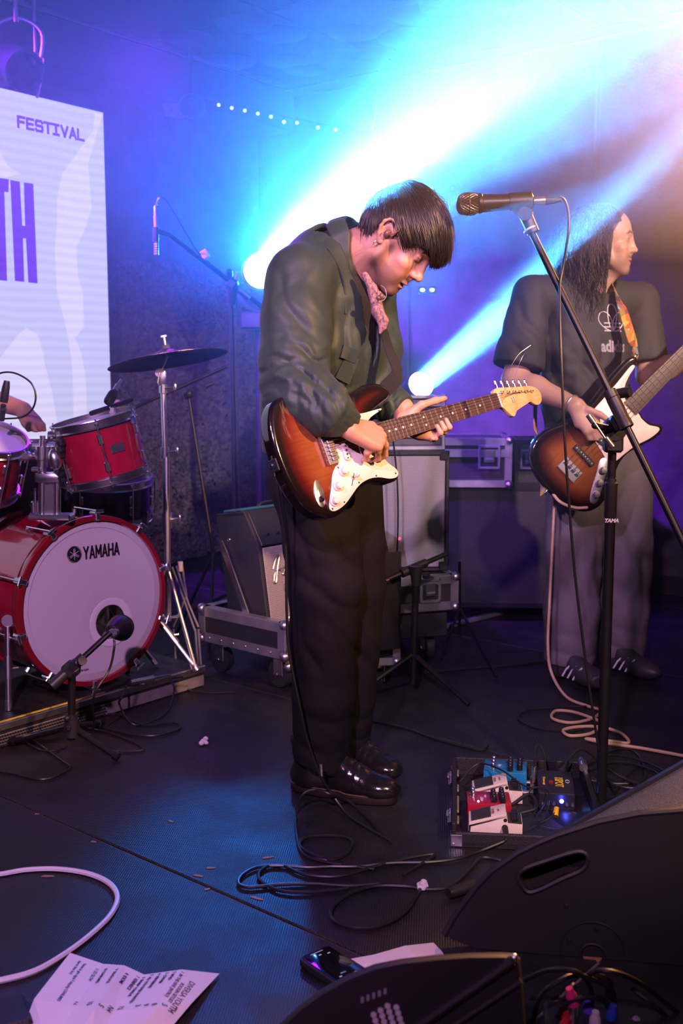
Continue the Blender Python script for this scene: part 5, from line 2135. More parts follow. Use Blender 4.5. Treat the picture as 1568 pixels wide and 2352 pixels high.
# folding wire stand leaning behind (blue lit bars)
fs_ = thing('folding_stand', 'small folding stand of thin crossed metal bars between drums and amplifier', 'stand', fl(425, 1500, 0))
mb = MB()
for a, b in (((395, 1302), (448, 1450)), ((418, 1298), (428, 1368)), ((428, 1368), (398, 1440)), ((405, 1300), (432, 1385)), ((432, 1385), (455, 1440))):
    mb.cyl(at(a[0], a[1], 4.05), at(b[0], b[1], 4.05), .0045, seg=8)
for px in (448, 455, 398):
    p = at(px, 1445, 4.05)
    mb.cyl(p, (p.x + .01, p.y, .005), .0045, seg=8)
mb.build('bars', mat('bar_blue_grey', (0.25, 0.25, 0.30), 0.4, 0.5), fs_)
MB().cyl(at(414, 1290, 4.04), at(415, 1312, 4.04), .010, .008, 12).build('pivot_knob', mat('knob_ivory', (0.6, 0.52, 0.4), 0.4), fs_)
# chrome pedal spring / drum key lying on the riser edge
pd_ = thing('drum_pedal', 'low chrome bass drum pedal part lying on the riser by the drum', 'pedal', fl(345, 1560, RZ))
mb = MB()
mb.cyl(fl(300, 1568, RZ + .016), fl(352, 1558, RZ + .016), .010, .012, 12)
mb.cyl(fl(352, 1558, RZ + .016), fl(392, 1550, RZ + .014), .006, .004, 10)
mb.box(fl(318, 1566, RZ + .008), (.05, .03, .014), bev=.003)
mb.build('shaft', CHROME, pd_)


# ---------------------------------------------------------------- microphones and stands on the kit
GRILLE = mat('mic_grille', (0.10, 0.09, 0.09), 0.35, 0.8, bump=0.9, bscale=1100)
MICB = mat('mic_body', (0.030, 0.024, 0.026), 0.35, 0.4)
# overhead boom stand behind
oh = thing('microphone_stand', 'tall overhead microphone boom stand in front of the back left wall', 'stand', (at(530, 700, 4.9).x, 4.9, 0))
ob = at(530, 690, 4.9)
MB().cyl(ob, (ob.x + .01, ob.y, .03), .0115, seg=12).build('pole', BLACKM, oh)
b0, b1 = at(390, 540, 4.75), at(640, 735, 5.02)
MB().cyl(b0, b1, .0095, seg=10).build('boom', BLACKM, oh)
mb = MB()
mb.box(at(532, 652, 4.9), (.05, .05, .05), Matrix.Rotation(R(38), 3, 'Y'), bev=.01)
mb.cyl(at(527, 634, 4.88), at(527, 622, 4.86), .014, seg=12)
mb.cyl(at(533, 665, 4.9), at(530, 700, 4.9), .026, .018, 14)
mb.build('boom_clamp', BLACKP, oh)
MB().cyl(at(545, 664, 4.91), at(572, 684, 4.94), .0135, seg=12).build('counterweight', STEEL, oh)
for k in range(3):
    a = R(20 + 120 * k)
    mb = MB()
    mb.cyl((ob.x + .01, ob.y, .16), (ob.x + .01 + .32 * math.cos(a), ob.y + .32 * math.sin(a), .012), .009, seg=8)
    mb.build('leg', BLACKM, oh)
MB().box(at(470, 584, 4.83), (.034, .012, .038), Matrix.Rotation(R(-32), 3, 'Y'), bev=.004).build('tape_tag', mat('white_tape', (0.7, 0.68, 0.7), 0.6), oh)
om = thing('microphone', 'slim silver condenser microphone hanging upright at the end of the overhead boom', 'microphone', at(358, 590, 4.72))
p0, p1 = at(359, 586, 4.72), at(357, 478, 4.72)
mb = MB()
mb.lathe([(.0, 0), (.010, .001), (.0105, .006), (.0105, .075), (.0095, .08), (.0095, .16), (.008, .165), (.008, .20), (.005, .205)], p0, p1 - p0, 16)
mb.build('mic_body', mat('mic_satin_nickel', (0.45, 0.42, 0.48), 0.35, 0.8), om)
mb = MB()
for i in range(5):
    mb.torus(p0.lerp(p1, .06 + .05 * i), p1 - p0, .0105, .0014, 16, 5)
mb.build('slots', BLACKP, om)
mb = MB()
mb.cyl(at(357, 556, 4.72), at(358, 522, 4.72), .014, .014, 14)
mb.cyl(at(360, 530, 4.73), b0, .012, .010, 10)
mb.build('mic_clip', BLACKP, om)
mc = MB().tube(smooth_path([p1, at(366, 452, 4.72), at(385, 466, 4.73), at(430, 540, 4.78), at(462, 588, 4.83), at(528, 645, 4.88), at(543, 690, 4.93), at(542, 900, 4.93), V((ob.x + .04, 4.93, .02))], 6), .0032, 6).build('microphone_cable', CABLE)
tag(mc, 'thin black cable looping from the overhead microphone down its stand', 'cable')
# tom microphone on a rim clip
tm = thing('microphone', 'dark clip-on drum microphone pointing down over the rim of the right rack tom', 'microphone', at(255, 945, 3.55))
p0, p1 = at(247, 926, 3.5), at(272, 884, 3.56)
MB().lathe([(.0, 0), (.014, .002), (.0165, .010), (.0165, .040), (.014, .052), (.011, .056)], p0, p1 - p0, 18).build('mic_body', MICB, tm)
MB().lathe([(.0095, .05), (.0095, .085), (.006, .088), (.005, .11)], p0, p1 - p0, 14).build('plug', mat('plug_nickel', (0.5, 0.45, 0.55), 0.3, 0.9), tm)
mb = MB()
mb.cyl(at(255, 938, 3.52), at(261, 960, 3.54), .006, .008, 10)
mb.box(at(258, 942, 3.52), (.02, .014, .024), bev=.004)
mb.build('rim_clip', CHROME, tm)
ds = thing('drumstick', 'dark drumstick lying across the rim of the right rack tom', 'drumstick', at(250, 935, 3.5))
p0, p1 = at(208, 950, 3.46), at(292, 922, 3.62)
MB().lathe([(.0, 0), (.0075, .001), (.0085, .01), (.008, .16), (.006, .21), (.0, .214)], p0, p1 - p0, 12).build('stick', mat('stick_black', (0.02, 0.018, 0.025), 0.5), ds)
cn = thing('percussion_block', 'small pale upright cylinder standing behind the rim of the right rack tom', 'block', at(272, 955, 3.72))
MB().cyl(at(270, 955, 3.72), at(269, 918, 3.72), .010, seg=14).build('post', mat('post_tan', (0.55, 0.35, 0.25), 0.5), cn)
MB().cyl(at(282, 955, 3.73), at(281, 922, 3.73), .008, seg=14).build('post', STEEL, cn)

# kick drum microphone on a short boom stand
KB = fl(165, 1735)
km = thing('kick_microphone', 'dark egg-shaped kick drum microphone pushed into the port hole', 'microphone', at(290, 1437, 3.34))
p0, p1 = at(246, 1452, 3.24), at(300, 1434, 3.42)
ka = (p1 - p0)
MB().lathe([(.0, 0), (.018, .004), (.024, .02), (.034, .045), (.040, .07), (.0405, .085), (.036, .10), (.026, .112), (.010, .118), (0, .119)], p0.lerp(p1, .15), ka, 28).build('mic_body', MICB, km)
MB().torus(p0.lerp(p1, .15) + ka.normalized() * .078, ka, .0405, .0022, 32, 6).build('seam_ring', BLACKP, km)
mb = MB()
mb.box(at(262, 1452, 3.24), (.030, .02, .018), bev=.004)
mb.cyl(at(266, 1458, 3.235), at(258, 1463, 3.225), .008, .007, 12)
mb.build('mount_knob', STEEL, km)
ks = thing('microphone_stand', 'short black boom microphone stand with tripod in front of the bass drum', 'stand', (KB.x, KB.y, 0))
k0 = V((KB.x, KB.y, .05))
kt = at(165, 1535, KB.y)
MB().cyl(k0, kt, .012, seg=12).build('pole', BLACKM, ks)
mb = MB()
bm0, bm1 = at(118, 1576, KB.y - .06), at(254, 1452, 3.22)
mb.cyl(at(150, 1548, KB.y - .02), bm1, .0085, seg=10)
mb.build('boom', BLACKM, ks)
mb = MB()
d_ = (bm1 - bm0).normalized()
mb.cyl(bm0, bm0 + d_ * .10, .017, .017, 14)
mb.cyl(at(140, 1556, KB.y - .03), at(192, 1508, KB.y + .0), .016, .015, 14)
mb.box(at(163, 1538, KB.y - .03), (.05, .045, .05), Matrix.Rotation(R(-40), 3, 'Y'), bev=.012)
mb.cyl(at(186, 1520, KB.y - .05), at(190, 1518, KB.y - .08), .013, seg=12)
mb.build('boom_clamp', BLACKP, ks)
mb = MB()
mb.cyl(at(165, 1650, KB.y), at(165, 1690, KB.y), .022, .026, 16)
mb.cyl(at(165, 1640, KB.y), at(165, 1655, KB.y), .017, seg=14)
mb.sphere(at(154, 1650, KB.y - .02), .010, 10, 8)
mb.box(at(157, 1673, KB.y - .03), (.014, .008, .016), bev=.003)
mb.build('leg_hub', BLACKP, ks)
for e in (fl(20, 1712), fl(272, 1748), fl(230, 1668)):
    mb = MB()
    h_ = at(165, 1668, KB.y)
    mb.cyl(h_, e + Z3 * .010, .010, seg=10)
    mb.cyl(e + (h_ - e) * .10 + Z3 * .009, e + Z3 * .012, .0135, seg=10)
    mb.build('leg', BLACKM, ks)
kc = MB().tube(smooth_path([at(262, 1468, 3.21), at(262, 1490, 3.20), at(250, 1540, 3.20), at(215, 1600, 3.17), fl(205, 1690, .006) + V((0, .02, 0)), fl(120, 1725, .006), fl(60, 1700, .006), fl(100, 1660, .006), fl(240, 1680, .006), fl(330, 1720, .006), fl(240, 1725, .006)], 8), .0035, 6).build('microphone_cable', CABLE)
tag(kc, 'black cable hanging from the kick drum microphone and curling round its stand', 'cable')

# ---------------------------------------------------------------- drummer, mostly beyond the left edge
dm = thing('person', 'drummer behind the toms, only a forearm and hand visible at the left edge', 'person', (-1.95, 4.35, RZ))
Sd = SDF([-2.6, 3.75, RZ], [-1.0, 4.9, 1.75], 0.010)
dc = V((-1.85, 4.45, 0))
Sd.tube_sec([(dc + Z3 * .62, BY, .17, BX, .12), (dc + Z3 * .95, BY, .17, BX, .12), (dc + Z3 * 1.20, BY, .16, BX, .10), (dc + Z3 * 1.30, BY, .07, BX, .07)], .04)
for q in (-1, 1):
    hp = dc + BY * (q * .10) + Z3 * .62
    kn_ = hp + BX * .40 + BY * (q * .10) - Z3 * .02
    Sd.path([hp, kn_, kn_ + BX * .04 - Z3 * .42], [.085, .062, .045], .03)
    Sd.cap(kn_ + BX * .04 - Z3 * .44, kn_ + BX * .20 - Z3 * .47, .045, .04, .02)
sh1 = dc + BY * .19 + Z3 * 1.20
el1, wr1 = at(-60, 905, 3.98), at(52, 940, 3.92)
Sd.path([dc + Z3 * 1.24, sh1, el1], [.08, .062, .048], .03)
sh2 = dc - BY * .19 + Z3 * 1.20
Sd.path([dc + Z3 * 1.24, sh2, sh2 - Z3 * .27 + BX * .05, sh2 - Z3 * .25 + BX * .28], [.08, .062, .048, .04], .03)
Sa = SDF([min(el1[i], wr1[i]) - .08 for i in range(3)], [max(el1[i], wr1[i]) + .14 for i in range(3)], 0.0035)
Sa.path([el1, wr1], [.046, .029], .02)
hd_ = (at(86, 985, 3.88) - wr1).normalized()
hand_sdf(Sa, wr1, hd_, V((.5, -.6, .6)), .98, fingers=[(35, 55, 35), (38, 58, 38), (40, 60, 38), (42, 60, 38)], thumb=[wr1 + hd_ * .03 + V((.01, -.02, -.005)), wr1 + hd_ * .065 + V((.01, -.03, -.015)), wr1 + hd_ * .095 + V((.01, -.02, -.02))])
DHC = dc + Z3 * 1.47 + BX * .04
DHD = Head(DHC, BX, Z3, 1.0)
Sq_ = SDF([min(el1[i], sh1[i], dc[i] if i < 2 else .9) - .12 for i in range(3)], [max(el1[i], sh1[i], dc[i] if i < 2 else 1.35) + .12 for i in range(3)], .007)
Sq_.path([dc + Z3 * 1.28, dc + Z3 * 1.22, sh1, el1], [.05, .06, .05, .044], .03)
Sq_.path([dc + Z3 * 1.28, dc + Z3 * .95], [.06, .09], .03)
sdf_obj('body', [Sa, Sq_, DHD.sdf(dc + Z3 * 1.28, res=.004)], SKIN, dm, DHD.colour((0.42, 0.22, 0.15)), fuse=0.005)
sdf_obj('clothes', [Sd], mat('drummer_cloth', (0.02, 0.02, 0.025), 0.8), dm)
Sdh = SDF([DHC[i] - .2 for i in range(3)], [DHC[i] + .2 for i in range(3)], 0.006)
Sdh.ell(DHD(0, -.02, .065), [.085, .105, .09], DHD.M, .01)
Sdh.plane(DHD(0, .04, .02), DHD.d(0, .6, -.8))
sdf_obj('hair', [Sdh], HAIR, dm)
th = thing('drum_throne', 'round black drum stool under the drummer', 'stool', (dc.x, dc.y, RZ))
MB().lathe([(.15, .42), (.17, .44), (.17, .50), (.15, .53), (0, .535)], (dc.x, dc.y, RZ - .02), (0, 0, 1), 32).build('seat', BLACKW, th)
MB().cyl((dc.x, dc.y, .42), (dc.x, dc.y, RZ + .2), .015, seg=10).build('post', CHROME, th)
for k in range(3):
    a = R(120 * k)
    MB().cyl((dc.x, dc.y, RZ + .22), (dc.x + .25 * math.cos(a), dc.y + .25 * math.sin(a), RZ + .01), .01, seg=8).build('leg', CHROME, th)
# clip microphone on the left tom with its looping cable
lm_ = thing('microphone', 'small dark clip-on drum microphone at the left edge above the left tom', 'microphone', at(8, 950, 3.45))
MB().lathe([(.0, 0), (.012, .001), (.0135, .008), (.012, .05), (.009, .07)], at(8, 925, 3.45), V((.2, 0, 1)), 16).build('mic_body', MICB, lm_)
MB().sphere(at(14, 896, 3.45), (.010, .010, .009), 12, 8).build('pivot', BLACKP, lm_)
mb = MB().cyl(at(8, 930, 3.45), at(4, 965, 3.47), .009, seg=10)
mb.box(at(8, 940, 3.45), (.018, .014, .012), bev=.002)
mb.build('clip', BLACKP, lm_)
lc = MB().tube(smooth_path([at(-40, 900, 3.45), at(-10, 862, 3.45), at(30, 856, 3.45), at(70, 878, 3.45), at(82, 910, 3.45), at(74, 940, 3.45), at(50, 958, 3.45), at(10, 962, 3.47)], 8), .0032, 6).build('microphone_cable', CABLE)
tag(lc, 'thin cable loop standing above the left tom in front of the LED screen', 'cable')
# ---------------------------------------------------------------- amplifiers and cases
def rot_frame(p, yaw):
    """frame at p: x to the right along the front, y into the depth, z up; yaw turns the front to the right (+) of the camera"""
    x = V((math.cos(yaw), math.sin(yaw), 0))
    y = V((-math.sin(yaw), math.cos(yaw), 0))
    return mtx(p, x, y, Z3)


def weave(name, c1, c2, scale, rough=0.8, bump=0.6):
    m = mat(name, c1, rough)
    nt = m.node_tree
    L = nt.links.new
    p = nt.nodes['Principled BSDF']
    tc = nt.nodes.new('ShaderNodeTexCoord')
    fac = []
    for d in ('X', 'Z'):
        w = nt.nodes.new('ShaderNodeTexWave')
        w.bands_direction = d
        w.inputs['Scale'].default_value = scale
        w.inputs['Distortion'].default_value = 0.8
        w.inputs['Detail'].default_value = 1
        L(tc.outputs['Object'], w.inputs['Vector'])
        fac.append(w.outputs['Fac'])
    mu = nt.nodes.new('ShaderNodeMath')
    mu.operation = 'MULTIPLY'
    L(fac[0], mu.inputs[0])
    L(fac[1], mu.inputs[1])
    mx = nt.nodes.new('ShaderNodeMix')
    mx.data_type = 'RGBA'
    mx.inputs['A'].default_value = tuple(c1) + (1,)
    mx.inputs['B'].default_value = tuple(c2) + (1,)
    L(mu.outputs[0], mx.inputs['Factor'])
    L(mx.outputs['Result'], p.inputs['Base Color'])
    b = nt.nodes.new('ShaderNodeBump')
    b.inputs['Strength'].default_value = bump
    b.inputs['Distance'].default_value = 0.002
    L(mu.outputs[0], b.inputs['Height'])
    L(b.outputs['Normal'], p.inputs['Normal'])
    return m


CLOTH1 = weave('grille_cloth_silver', (0.16, 0.14, 0.13), (0.62, 0.56, 0.50), 55)
CLOTH2 = weave('grille_cloth_grey', (0.22, 0.20, 0.21), (0.50, 0.46, 0.48), 60)
RIVET = mat('rivet_steel', (0.6, 0.6, 0.62), 0.3, 1.0)


def case_edges(M, x0, x1, y0, y1, z0, z1, parent, w=.028, corners=True, m=ALU, name='edge_extrusion'):
    """aluminium angle along the twelve edges of a box, ball corners"""
    t = .003
    for (a, b, sgn) in (((x0, y0), (x1, y0), 0), ((x1, y0), (x1, y1), 1), ((x1, y1), (x0, y1), 2), ((x0, y1), (x0, y0), 3)):
        for z, q in ((z0, 1), (z1, -1)):
            mb = MB(M)
            cx_, cy_ = (a[0] + b[0]) / 2, (a[1] + b[1]) / 2
            lx, ly = abs(b[0] - a[0]), abs(b[1] - a[1])
            ox, oy = (0, -t / 2) if sgn == 0 else (t / 2, 0) if sgn == 1 else (0, t / 2) if sgn == 2 else (-t / 2, 0)
            mb.box((cx_ + ox, cy_ + oy, z + q * w / 2), (lx + t if lx else t, ly + t if ly else t, w))
            ix, iy = (0, w / 2) if sgn == 0 else (-w / 2, 0) if sgn == 1 else (0, -w / 2) if sgn == 2 else (w / 2, 0)
            mb.box((cx_ + ix, cy_ + iy, z - q * t / 2), (lx if lx else w, ly if ly else w, t))
            mb.build(name, m, parent)
    for x, sx in ((x0, 1), (x1, -1)):
        for y, sy in ((y0, 1), (y1, -1)):
            mb = MB(M)
            mb.box((x + sx * w / 2, y - sy * t / 2, (z0 + z1) / 2), (w, t, z1 - z0 - .002))
            mb.box((x - sx * t / 2, y + sy * w / 2, (z0 + z1) / 2), (t, w, z1 - z0 - .002))
            mb.build(name, m, parent)
            if corners:
                for z, q in ((z0, 1), (z1, -1)):
                    cb = MB(M)
                    cb.sphere((x + sx * .008, y + sy * .008, z + q * .008), .020, 14, 10)
                    for ax in ((1, 0, 0), (0, 1, 0), (0, 0, 1)):
                        d = V((sx * ax[0], sy * ax[1], q * ax[2]))
                        cb.cyl(V((x, y, z)) + V((sx * .006, sy * .006, q * .006)), V((x, y, z)) + V((sx * .006, sy * .006, q * .006)) + d * .036, .011, .007, 10)
                    cb.build('ball_corner', STEEL, parent)


def latch(M, c, parent, s=1.0, nrm=(0, -1, 0), m=ALU):
    """recessed butterfly latch on a face"""
    F = frame(nrm, Z3)
    T = M @ mtx(c, V(F.col[0]), V(F.col[1]), V(F.col[2]))
    mb = MB(T)
    w, h = .105 * s, .115 * s
    for x in (-1, 1):
        mb.box((x * (w / 2 - .006), 0, .003), (.012, h, .006), bev=.002)
    for y in (-1, 1):
        mb.box((0, y * (h / 2 - .006), .003), (w, .012, .006), bev=.002)
    o = mb.build('latch_dish', m, parent)
    mb = MB(T)
    mb.box((0, .004, .004), (.05 * s, .06 * s, .006), bev=.002)
    mb.cyl((-.02 * s, -.01 * s, .009), (.02 * s, -.01 * s, .009), .004, seg=8)
    mb.box((0, -.012 * s, .010), (.042 * s, .018 * s, .003), bev=.001)
    mb.build('latch_wing', STEEL, o)


def caster(M, x, y, z, parent, r=.05):
    mb = MB(M)
    mb.box((x, y, z - .006), (.09, .09, .008), bev=.002)
    mb.cyl((x, y, z - .008), (x, y, z - .026), .022, seg=12)
    for q in (-1, 1):
        mb.box((x + q * .022, y + .012, z - .052), (.004, .045, .062), bev=.001)
    mb.cyl((x - .026, y + .02, z - .08), (x + .026, y + .02, z - .08), .006, seg=8)
    o = mb.build('caster_fork', STEEL, parent)
    MB(M).lathe([(.012, -.018), (r, -.016), (r + .001, 0), (r, .016), (.012, .018)], (x, y + .02, z - .08), (1, 0, 0), 24).build('caster_wheel', RUBBER, o)


# --- guitar combo tipped back on a flight-case tray
YW = R(49)
TA = V((fl(655, 1600).x, fl(655, 1600).y, 0))
MT = rot_frame(TA, YW)                    # front right... x along the front (away to the right), y towards the back left
tray = thing('case_tray', 'black flight case tray with aluminium edges and casters carrying the silver-front combo amplifier', 'case', M=MT)
zt0, zt1 = .135, .265
tw, td = .62, .455
T0 = MT
tb_ = MB(T0)
tb_.box((tw / 2, td / 2, zt0 + .01), (tw, td, .018))
for x, y, sx, sy in ((tw / 2, .006, tw, .010), (tw / 2, td - .006, tw, .010), (.006, td / 2, .010, td), (tw - .006, td / 2, .010, td)):
    tb_.box((x, y, (zt0 + zt1) / 2), (sx, sy, zt1 - zt0 - .01))
tb_.build('tray_body', BLACKW, tray)
case_edges(T0, 0, tw, 0, td, zt0, zt1, tray, w=.034)
for x, y in ((.07, .07), (tw - .07, .07), (.07, td - .07), (tw - .07, td - .07)):
    caster(T0, x, y, zt0, tray)
for i in range(6):
    MB(T0).sphere((-.004, .07 + i * .065, zt0 + .016), (.003, .005, .005), 8, 6).build('rivet', RIVET, tray)
AMPT = T0 @ Matrix.Translation((.05, .125, zt0 + .022)) @ Matrix.Rotation(R(-9), 4, 'X')
combo = thing('guitar_amplifier', 'black combo guitar amplifier with silver grille cloth and script emblem behind the guitarist', 'amplifier', M=AMPT)
aw, ad, ah = .52, .205, .50
mb = MB(AMPT)
mb.prism([(0, 0), (ad, 0), (ad, ah), (.055, ah), (.0, ah - .13)], .022, M=mtx((0, 0, 0), V((0, 1, 0)), Z3, V((1, 0, 0))), bev=.004)
mb.prism([(0, 0), (ad, 0), (ad, ah), (.055, ah), (.0, ah - .13)], .022, M=mtx((aw - .022, 0, 0), V((0, 1, 0)), Z3, V((1, 0, 0))), bev=.004)
mb.box((aw / 2, ad / 2, .010), (aw, ad, .02))
mb.box((aw / 2, (ad + .055) / 2, ah - .009), (aw, ad - .055, .018), bev=.004)
mb.box((aw / 2, ad - .012, ah / 2), (aw - .04, .016, ah - .04))
mb.box((aw / 2, .012, .028), (aw - .03, .02, .03), bev=.003)
mb.build('cabinet', BLACKW, combo)
gb_ = MB(AMPT).box((aw / 2, .006, .20), (aw - .05, .010, .315), bev=.003).build('grille', CLOTH1, combo)
pb_ = MB(AMPT).box((aw / 2, .030, ah - .073), (aw - .045, .006, .135), Matrix.Rotation(R(-23), 3, 'X'), bev=.002).build('control_panel', mat('panel_black', (0.02, 0.02, 0.02), 0.3), combo)
MB(AMPT).box((aw / 2, .026, ah - .079), (aw - .08, .003, .05), Matrix.Rotation(R(-23), 3, 'X')).build('panel_strip', mat('panel_silver', (0.45, 0.40, 0.33), 0.4, 0.4), pb_)
for i in range(8):
    MB(AMPT).cyl((.07 + .053 * i, .030, ah - .09), (.07 + .053 * i, .012, ah - .098), .0095, .008, 14).build('control_knob', BLACKP, pb_)
tx = MB(AMPT)
# script emblem: swirling monogram strokes, metal
for pts in (((.060, .275), (.085, .315), (.100, .318), (.082, .270), (.068, .225), (.058, .228), (.072, .262), (.110, .270)), ((.100, .262), (.118, .275), (.122, .262), (.108, .250), (.120, .246), (.135, .262)), ((.140, .262), (.150, .248), (.160, .266), (.172, .248), (.186, .262))):
    tx.tube(smooth_path([V((a, -.002, b)) for a, b in pts], 5), .0035, 6)
tx.build('emblem', STEEL, combo)
MB(AMPT).box((.0, ad * .55, ah + .004), (.01, .02, .004)).build('strap_screw', CHROME, combo)
MB(AMPT).tube(smooth_path([V((.14, ad * .6, ah)), V((.17, ad * .6, ah + .022)), V((aw - .17, ad * .6, ah + .022)), V((aw - .14, ad * .6, ah))], 5), .010, 8, flat=.5).build('handle', RUBBER, combo)
tl = MB(AMPT)
a0, a1 = V((-.010, .185, .40)), V((-.014, .045, -.01))
F_ = (a1 - a0).normalized()
tl.ring_loft([[a0 + V((-.003, -.008, 0)), a0 + V((-.003, .008, 0)), a0 + V((.002, .008, 0)), a0 + V((.002, -.008, 0))],
              [a0.lerp(a1, .1) + V((-.004, -.013, 0)), a0.lerp(a1, .1) + V((-.004, .013, 0)), a0.lerp(a1, .1) + V((.002, .013, 0)), a0.lerp(a1, .1) + V((.002, -.013, 0))],
              [a1 + V((-.004, -.014, 0)), a1 + V((-.004, .014, 0)), a1 + V((.002, .014, 0)), a1 + V((.002, -.014, 0))]])
tl.cyl(a0.lerp(a1, .35) + V((-.004, 0, 0)), a0.lerp(a1, .35) + V((.004, 0, 0)), .006, seg=10)
tl.build('tilt_leg', CHROME, combo)
MB(AMPT).lathe([(.007, 0), (.006, .003), (.0, .004)], (-.001, .15, .40), (-1, 0, 0), 12).build('side_screw', CHROME, combo)
cvr = MB(AMPT).box((aw * .45, ad * .62, ah + .006), (aw * .86, ad * .5, .010), bev=.004).build('top_cloth', mat('cloth_teal', (0.02, 0.10, 0.13), 0.8), combo)

# --- bass cabinet with amp head on a flight case base
BQ = at(1028, 1310, 4.30)
BYW = R(4)
MC = rot_frame(V((BQ.x, BQ.y, .362)), BYW)
cab = thing('speaker_cabinet', 'tall dark speaker cabinet with pale grey grille behind the guitarist', 'speaker', M=MC)
cw, cd2, ch = .56, .36, BQ.z * 0 + (at(1028, 1035, 4.30).z - .362)
mb = MB(MC)
mb.box((-cw / 2, cd2 / 2 + .012, ch / 2), (cw, cd2, ch), bev=.006)
for x in (-cw + .008, -.006):
    mb.box((x, .004, ch / 2), (.014, .02, ch), bev=.003)
mb.box((-cw / 2, .004, .006), (cw, .02, .012), bev=.003)
mb.box((-cw / 2, .004, ch - .009), (cw, .02, .018), bev=.003)
mb.build('cabinet', BLACKW, cab)
MB(MC).box((-cw / 2, .006, ch / 2 - .003), (cw - .03, .014, ch - .036), bev=.004).build('grille', CLOTH2, cab)
for sx in (-cw + .02, -.02):
    for z in (.02, ch - .02):
        MB(MC).box((sx, -.004, z), (.036, .006, .036), bev=.004).build('corner_guard', BLACKM, cab)
MH = rot_frame(V((at(1022, 1030, 4.33).x, 4.33, .362 + ch + .001)), BYW)
head = thing('amplifier_head', 'amplifier head with violet-lit metal frame lying on the grey grille speaker cabinet', 'amplifier', M=MH)
hh = at(1022, 905, 4.33).z - (.362 + ch)
hw_ = .50
mb = MB(MH)
mb.box((-hw_ / 2, .16, hh / 2), (hw_ - .02, .30, hh - .03), bev=.005)
mb.build('chassis', mat('chassis_grey', (0.10, 0.09, 0.11), 0.45, 0.3), head)
for z in (.008, hh - .012, hh * .25, hh * .80):
    MB(MH).box((-hw_ / 2, .005 if z < hh * .2 or z > hh * .85 else .006, z), (hw_, .02, .018 if z in (.008,) else .014), bev=.003).build('rail', ALU, head)
for x in (-hw_ + .008, -.008):
    MB(MH).box((x, .005, hh / 2), (.016, .022, hh), bev=.003).build('side_frame', ALU, head)
MB(MH).box((-hw_ / 2, .000, hh * .52), (hw_ - .07, .006, hh * .42)).build('front_panel', mat('amp_panel', (0.06, 0.05, 0.08), 0.35, 0.4), head)
for i in range(9):
    MB(MH).cyl((-hw_ + .06 + .045 * i, 0, hh * .52), (-hw_ + .06 + .045 * i, -.016, hh * .52), .011, .009, 14).build('control_knob', BLACKP, head)
for x in (-hw_ + .05, -.06):
    MB(MH).cyl((x, .06, 0), (x, .06, -.0), .01).build('foot', RUBBER, head) if False else None
# flight case base under the cabinet, turned like the drum riser
CB = rot_frame(V((at(1052, 1300, 4.22).x, 4.22, 0)), R(18))
base_ = thing('flight_case', 'violet-lit flight case base with latch and casters under the grey grille cabinet', 'case', M=CB)
bz0, bz1 = .225, .36
bw_, bd_ = .70, .50
MB(CB).box((-bw_ / 2, bd_ / 2, (bz0 + bz1) / 2), (bw_ - .004, bd_ - .004, bz1 - bz0 - .004)).build('case_body', BLACKW, base_)
case_edges(CB, -bw_, 0, 0, bd_, bz0, bz1, base_, w=.032)
latch(CB, (-.12, -.004, .305), base_, .85)
lowb = MB(CB)
lowb.box((-bw_ / 2, bd_ / 2, .165), (bw_ - .06, bd_ - .06, .11), bev=.004)
lowb.build('lower_case', BLACKW, base_)
for x, y in ((-.09, .08), (-bw_ + .09, .08), (-.09, bd_ - .08), (-bw_ + .09, bd_ - .08)):
    caster(CB, x, y, .132, base_)
latch(CB, (-.30, .028, .165), base_, .8)
# small tray in front with a metal corner, half hidden by his leg
st_ = thing('road_case', 'small dark road case with metal corner on the floor behind his left leg', 'case', M=rot_frame(V((at(925, 1520, 3.9).x, 3.9, 0)), R(10)))
W_ = WM[st_.name]
MB(W_).box((-.22, .14, .155), (.42, .26, .14)).build('case_body', BLACKW, st_)
case_edges(W_, -.43, -.01, .01, .27, .085, .226, st_, w=.026)
for x, y in ((-.08, .06), (-.36, .06), (-.08, .21), (-.36, .21)):
    caster(W_, x, y, .09, st_, .035)
# guitar pedal tower with red lamp (black upright unit beside his hip)
tw_ = thing('tuner_unit', 'black upright amplifier unit with a small red light beside his left hip', 'amplifier', M=rot_frame(V((at(868, 1190, 4.02).x, 4.02, 0)), R(25)))
W_ = WM[tw_.name]
hz0 = at(880, 1190, 4.02).z
MB(W_).prism([(-.16, .0), (.055, .0), (.050, hz0 - .14), (.030, hz0 - .05), (.012, hz0), (-.16, hz0)], .16, M=mtx((0, 0, 0), V((1, 0, 0)), Z3, V((0, 1, 0))), bev=.008).build('cabinet', BLACKW, tw_)
MB(W_).sphere((.004, -.164, hz0 - .055), .005, 10, 6).build('indicator_light', mat('red_led', (0.4, 0, 0), 0.3, emit=(1.0, 0.02, 0.08), estr=6), tw_)
MB(W_).box((-.07, -.166, hz0 - .28), (.16, .008, .36), bev=.004).build('front_panel', BLACKP, tw_)

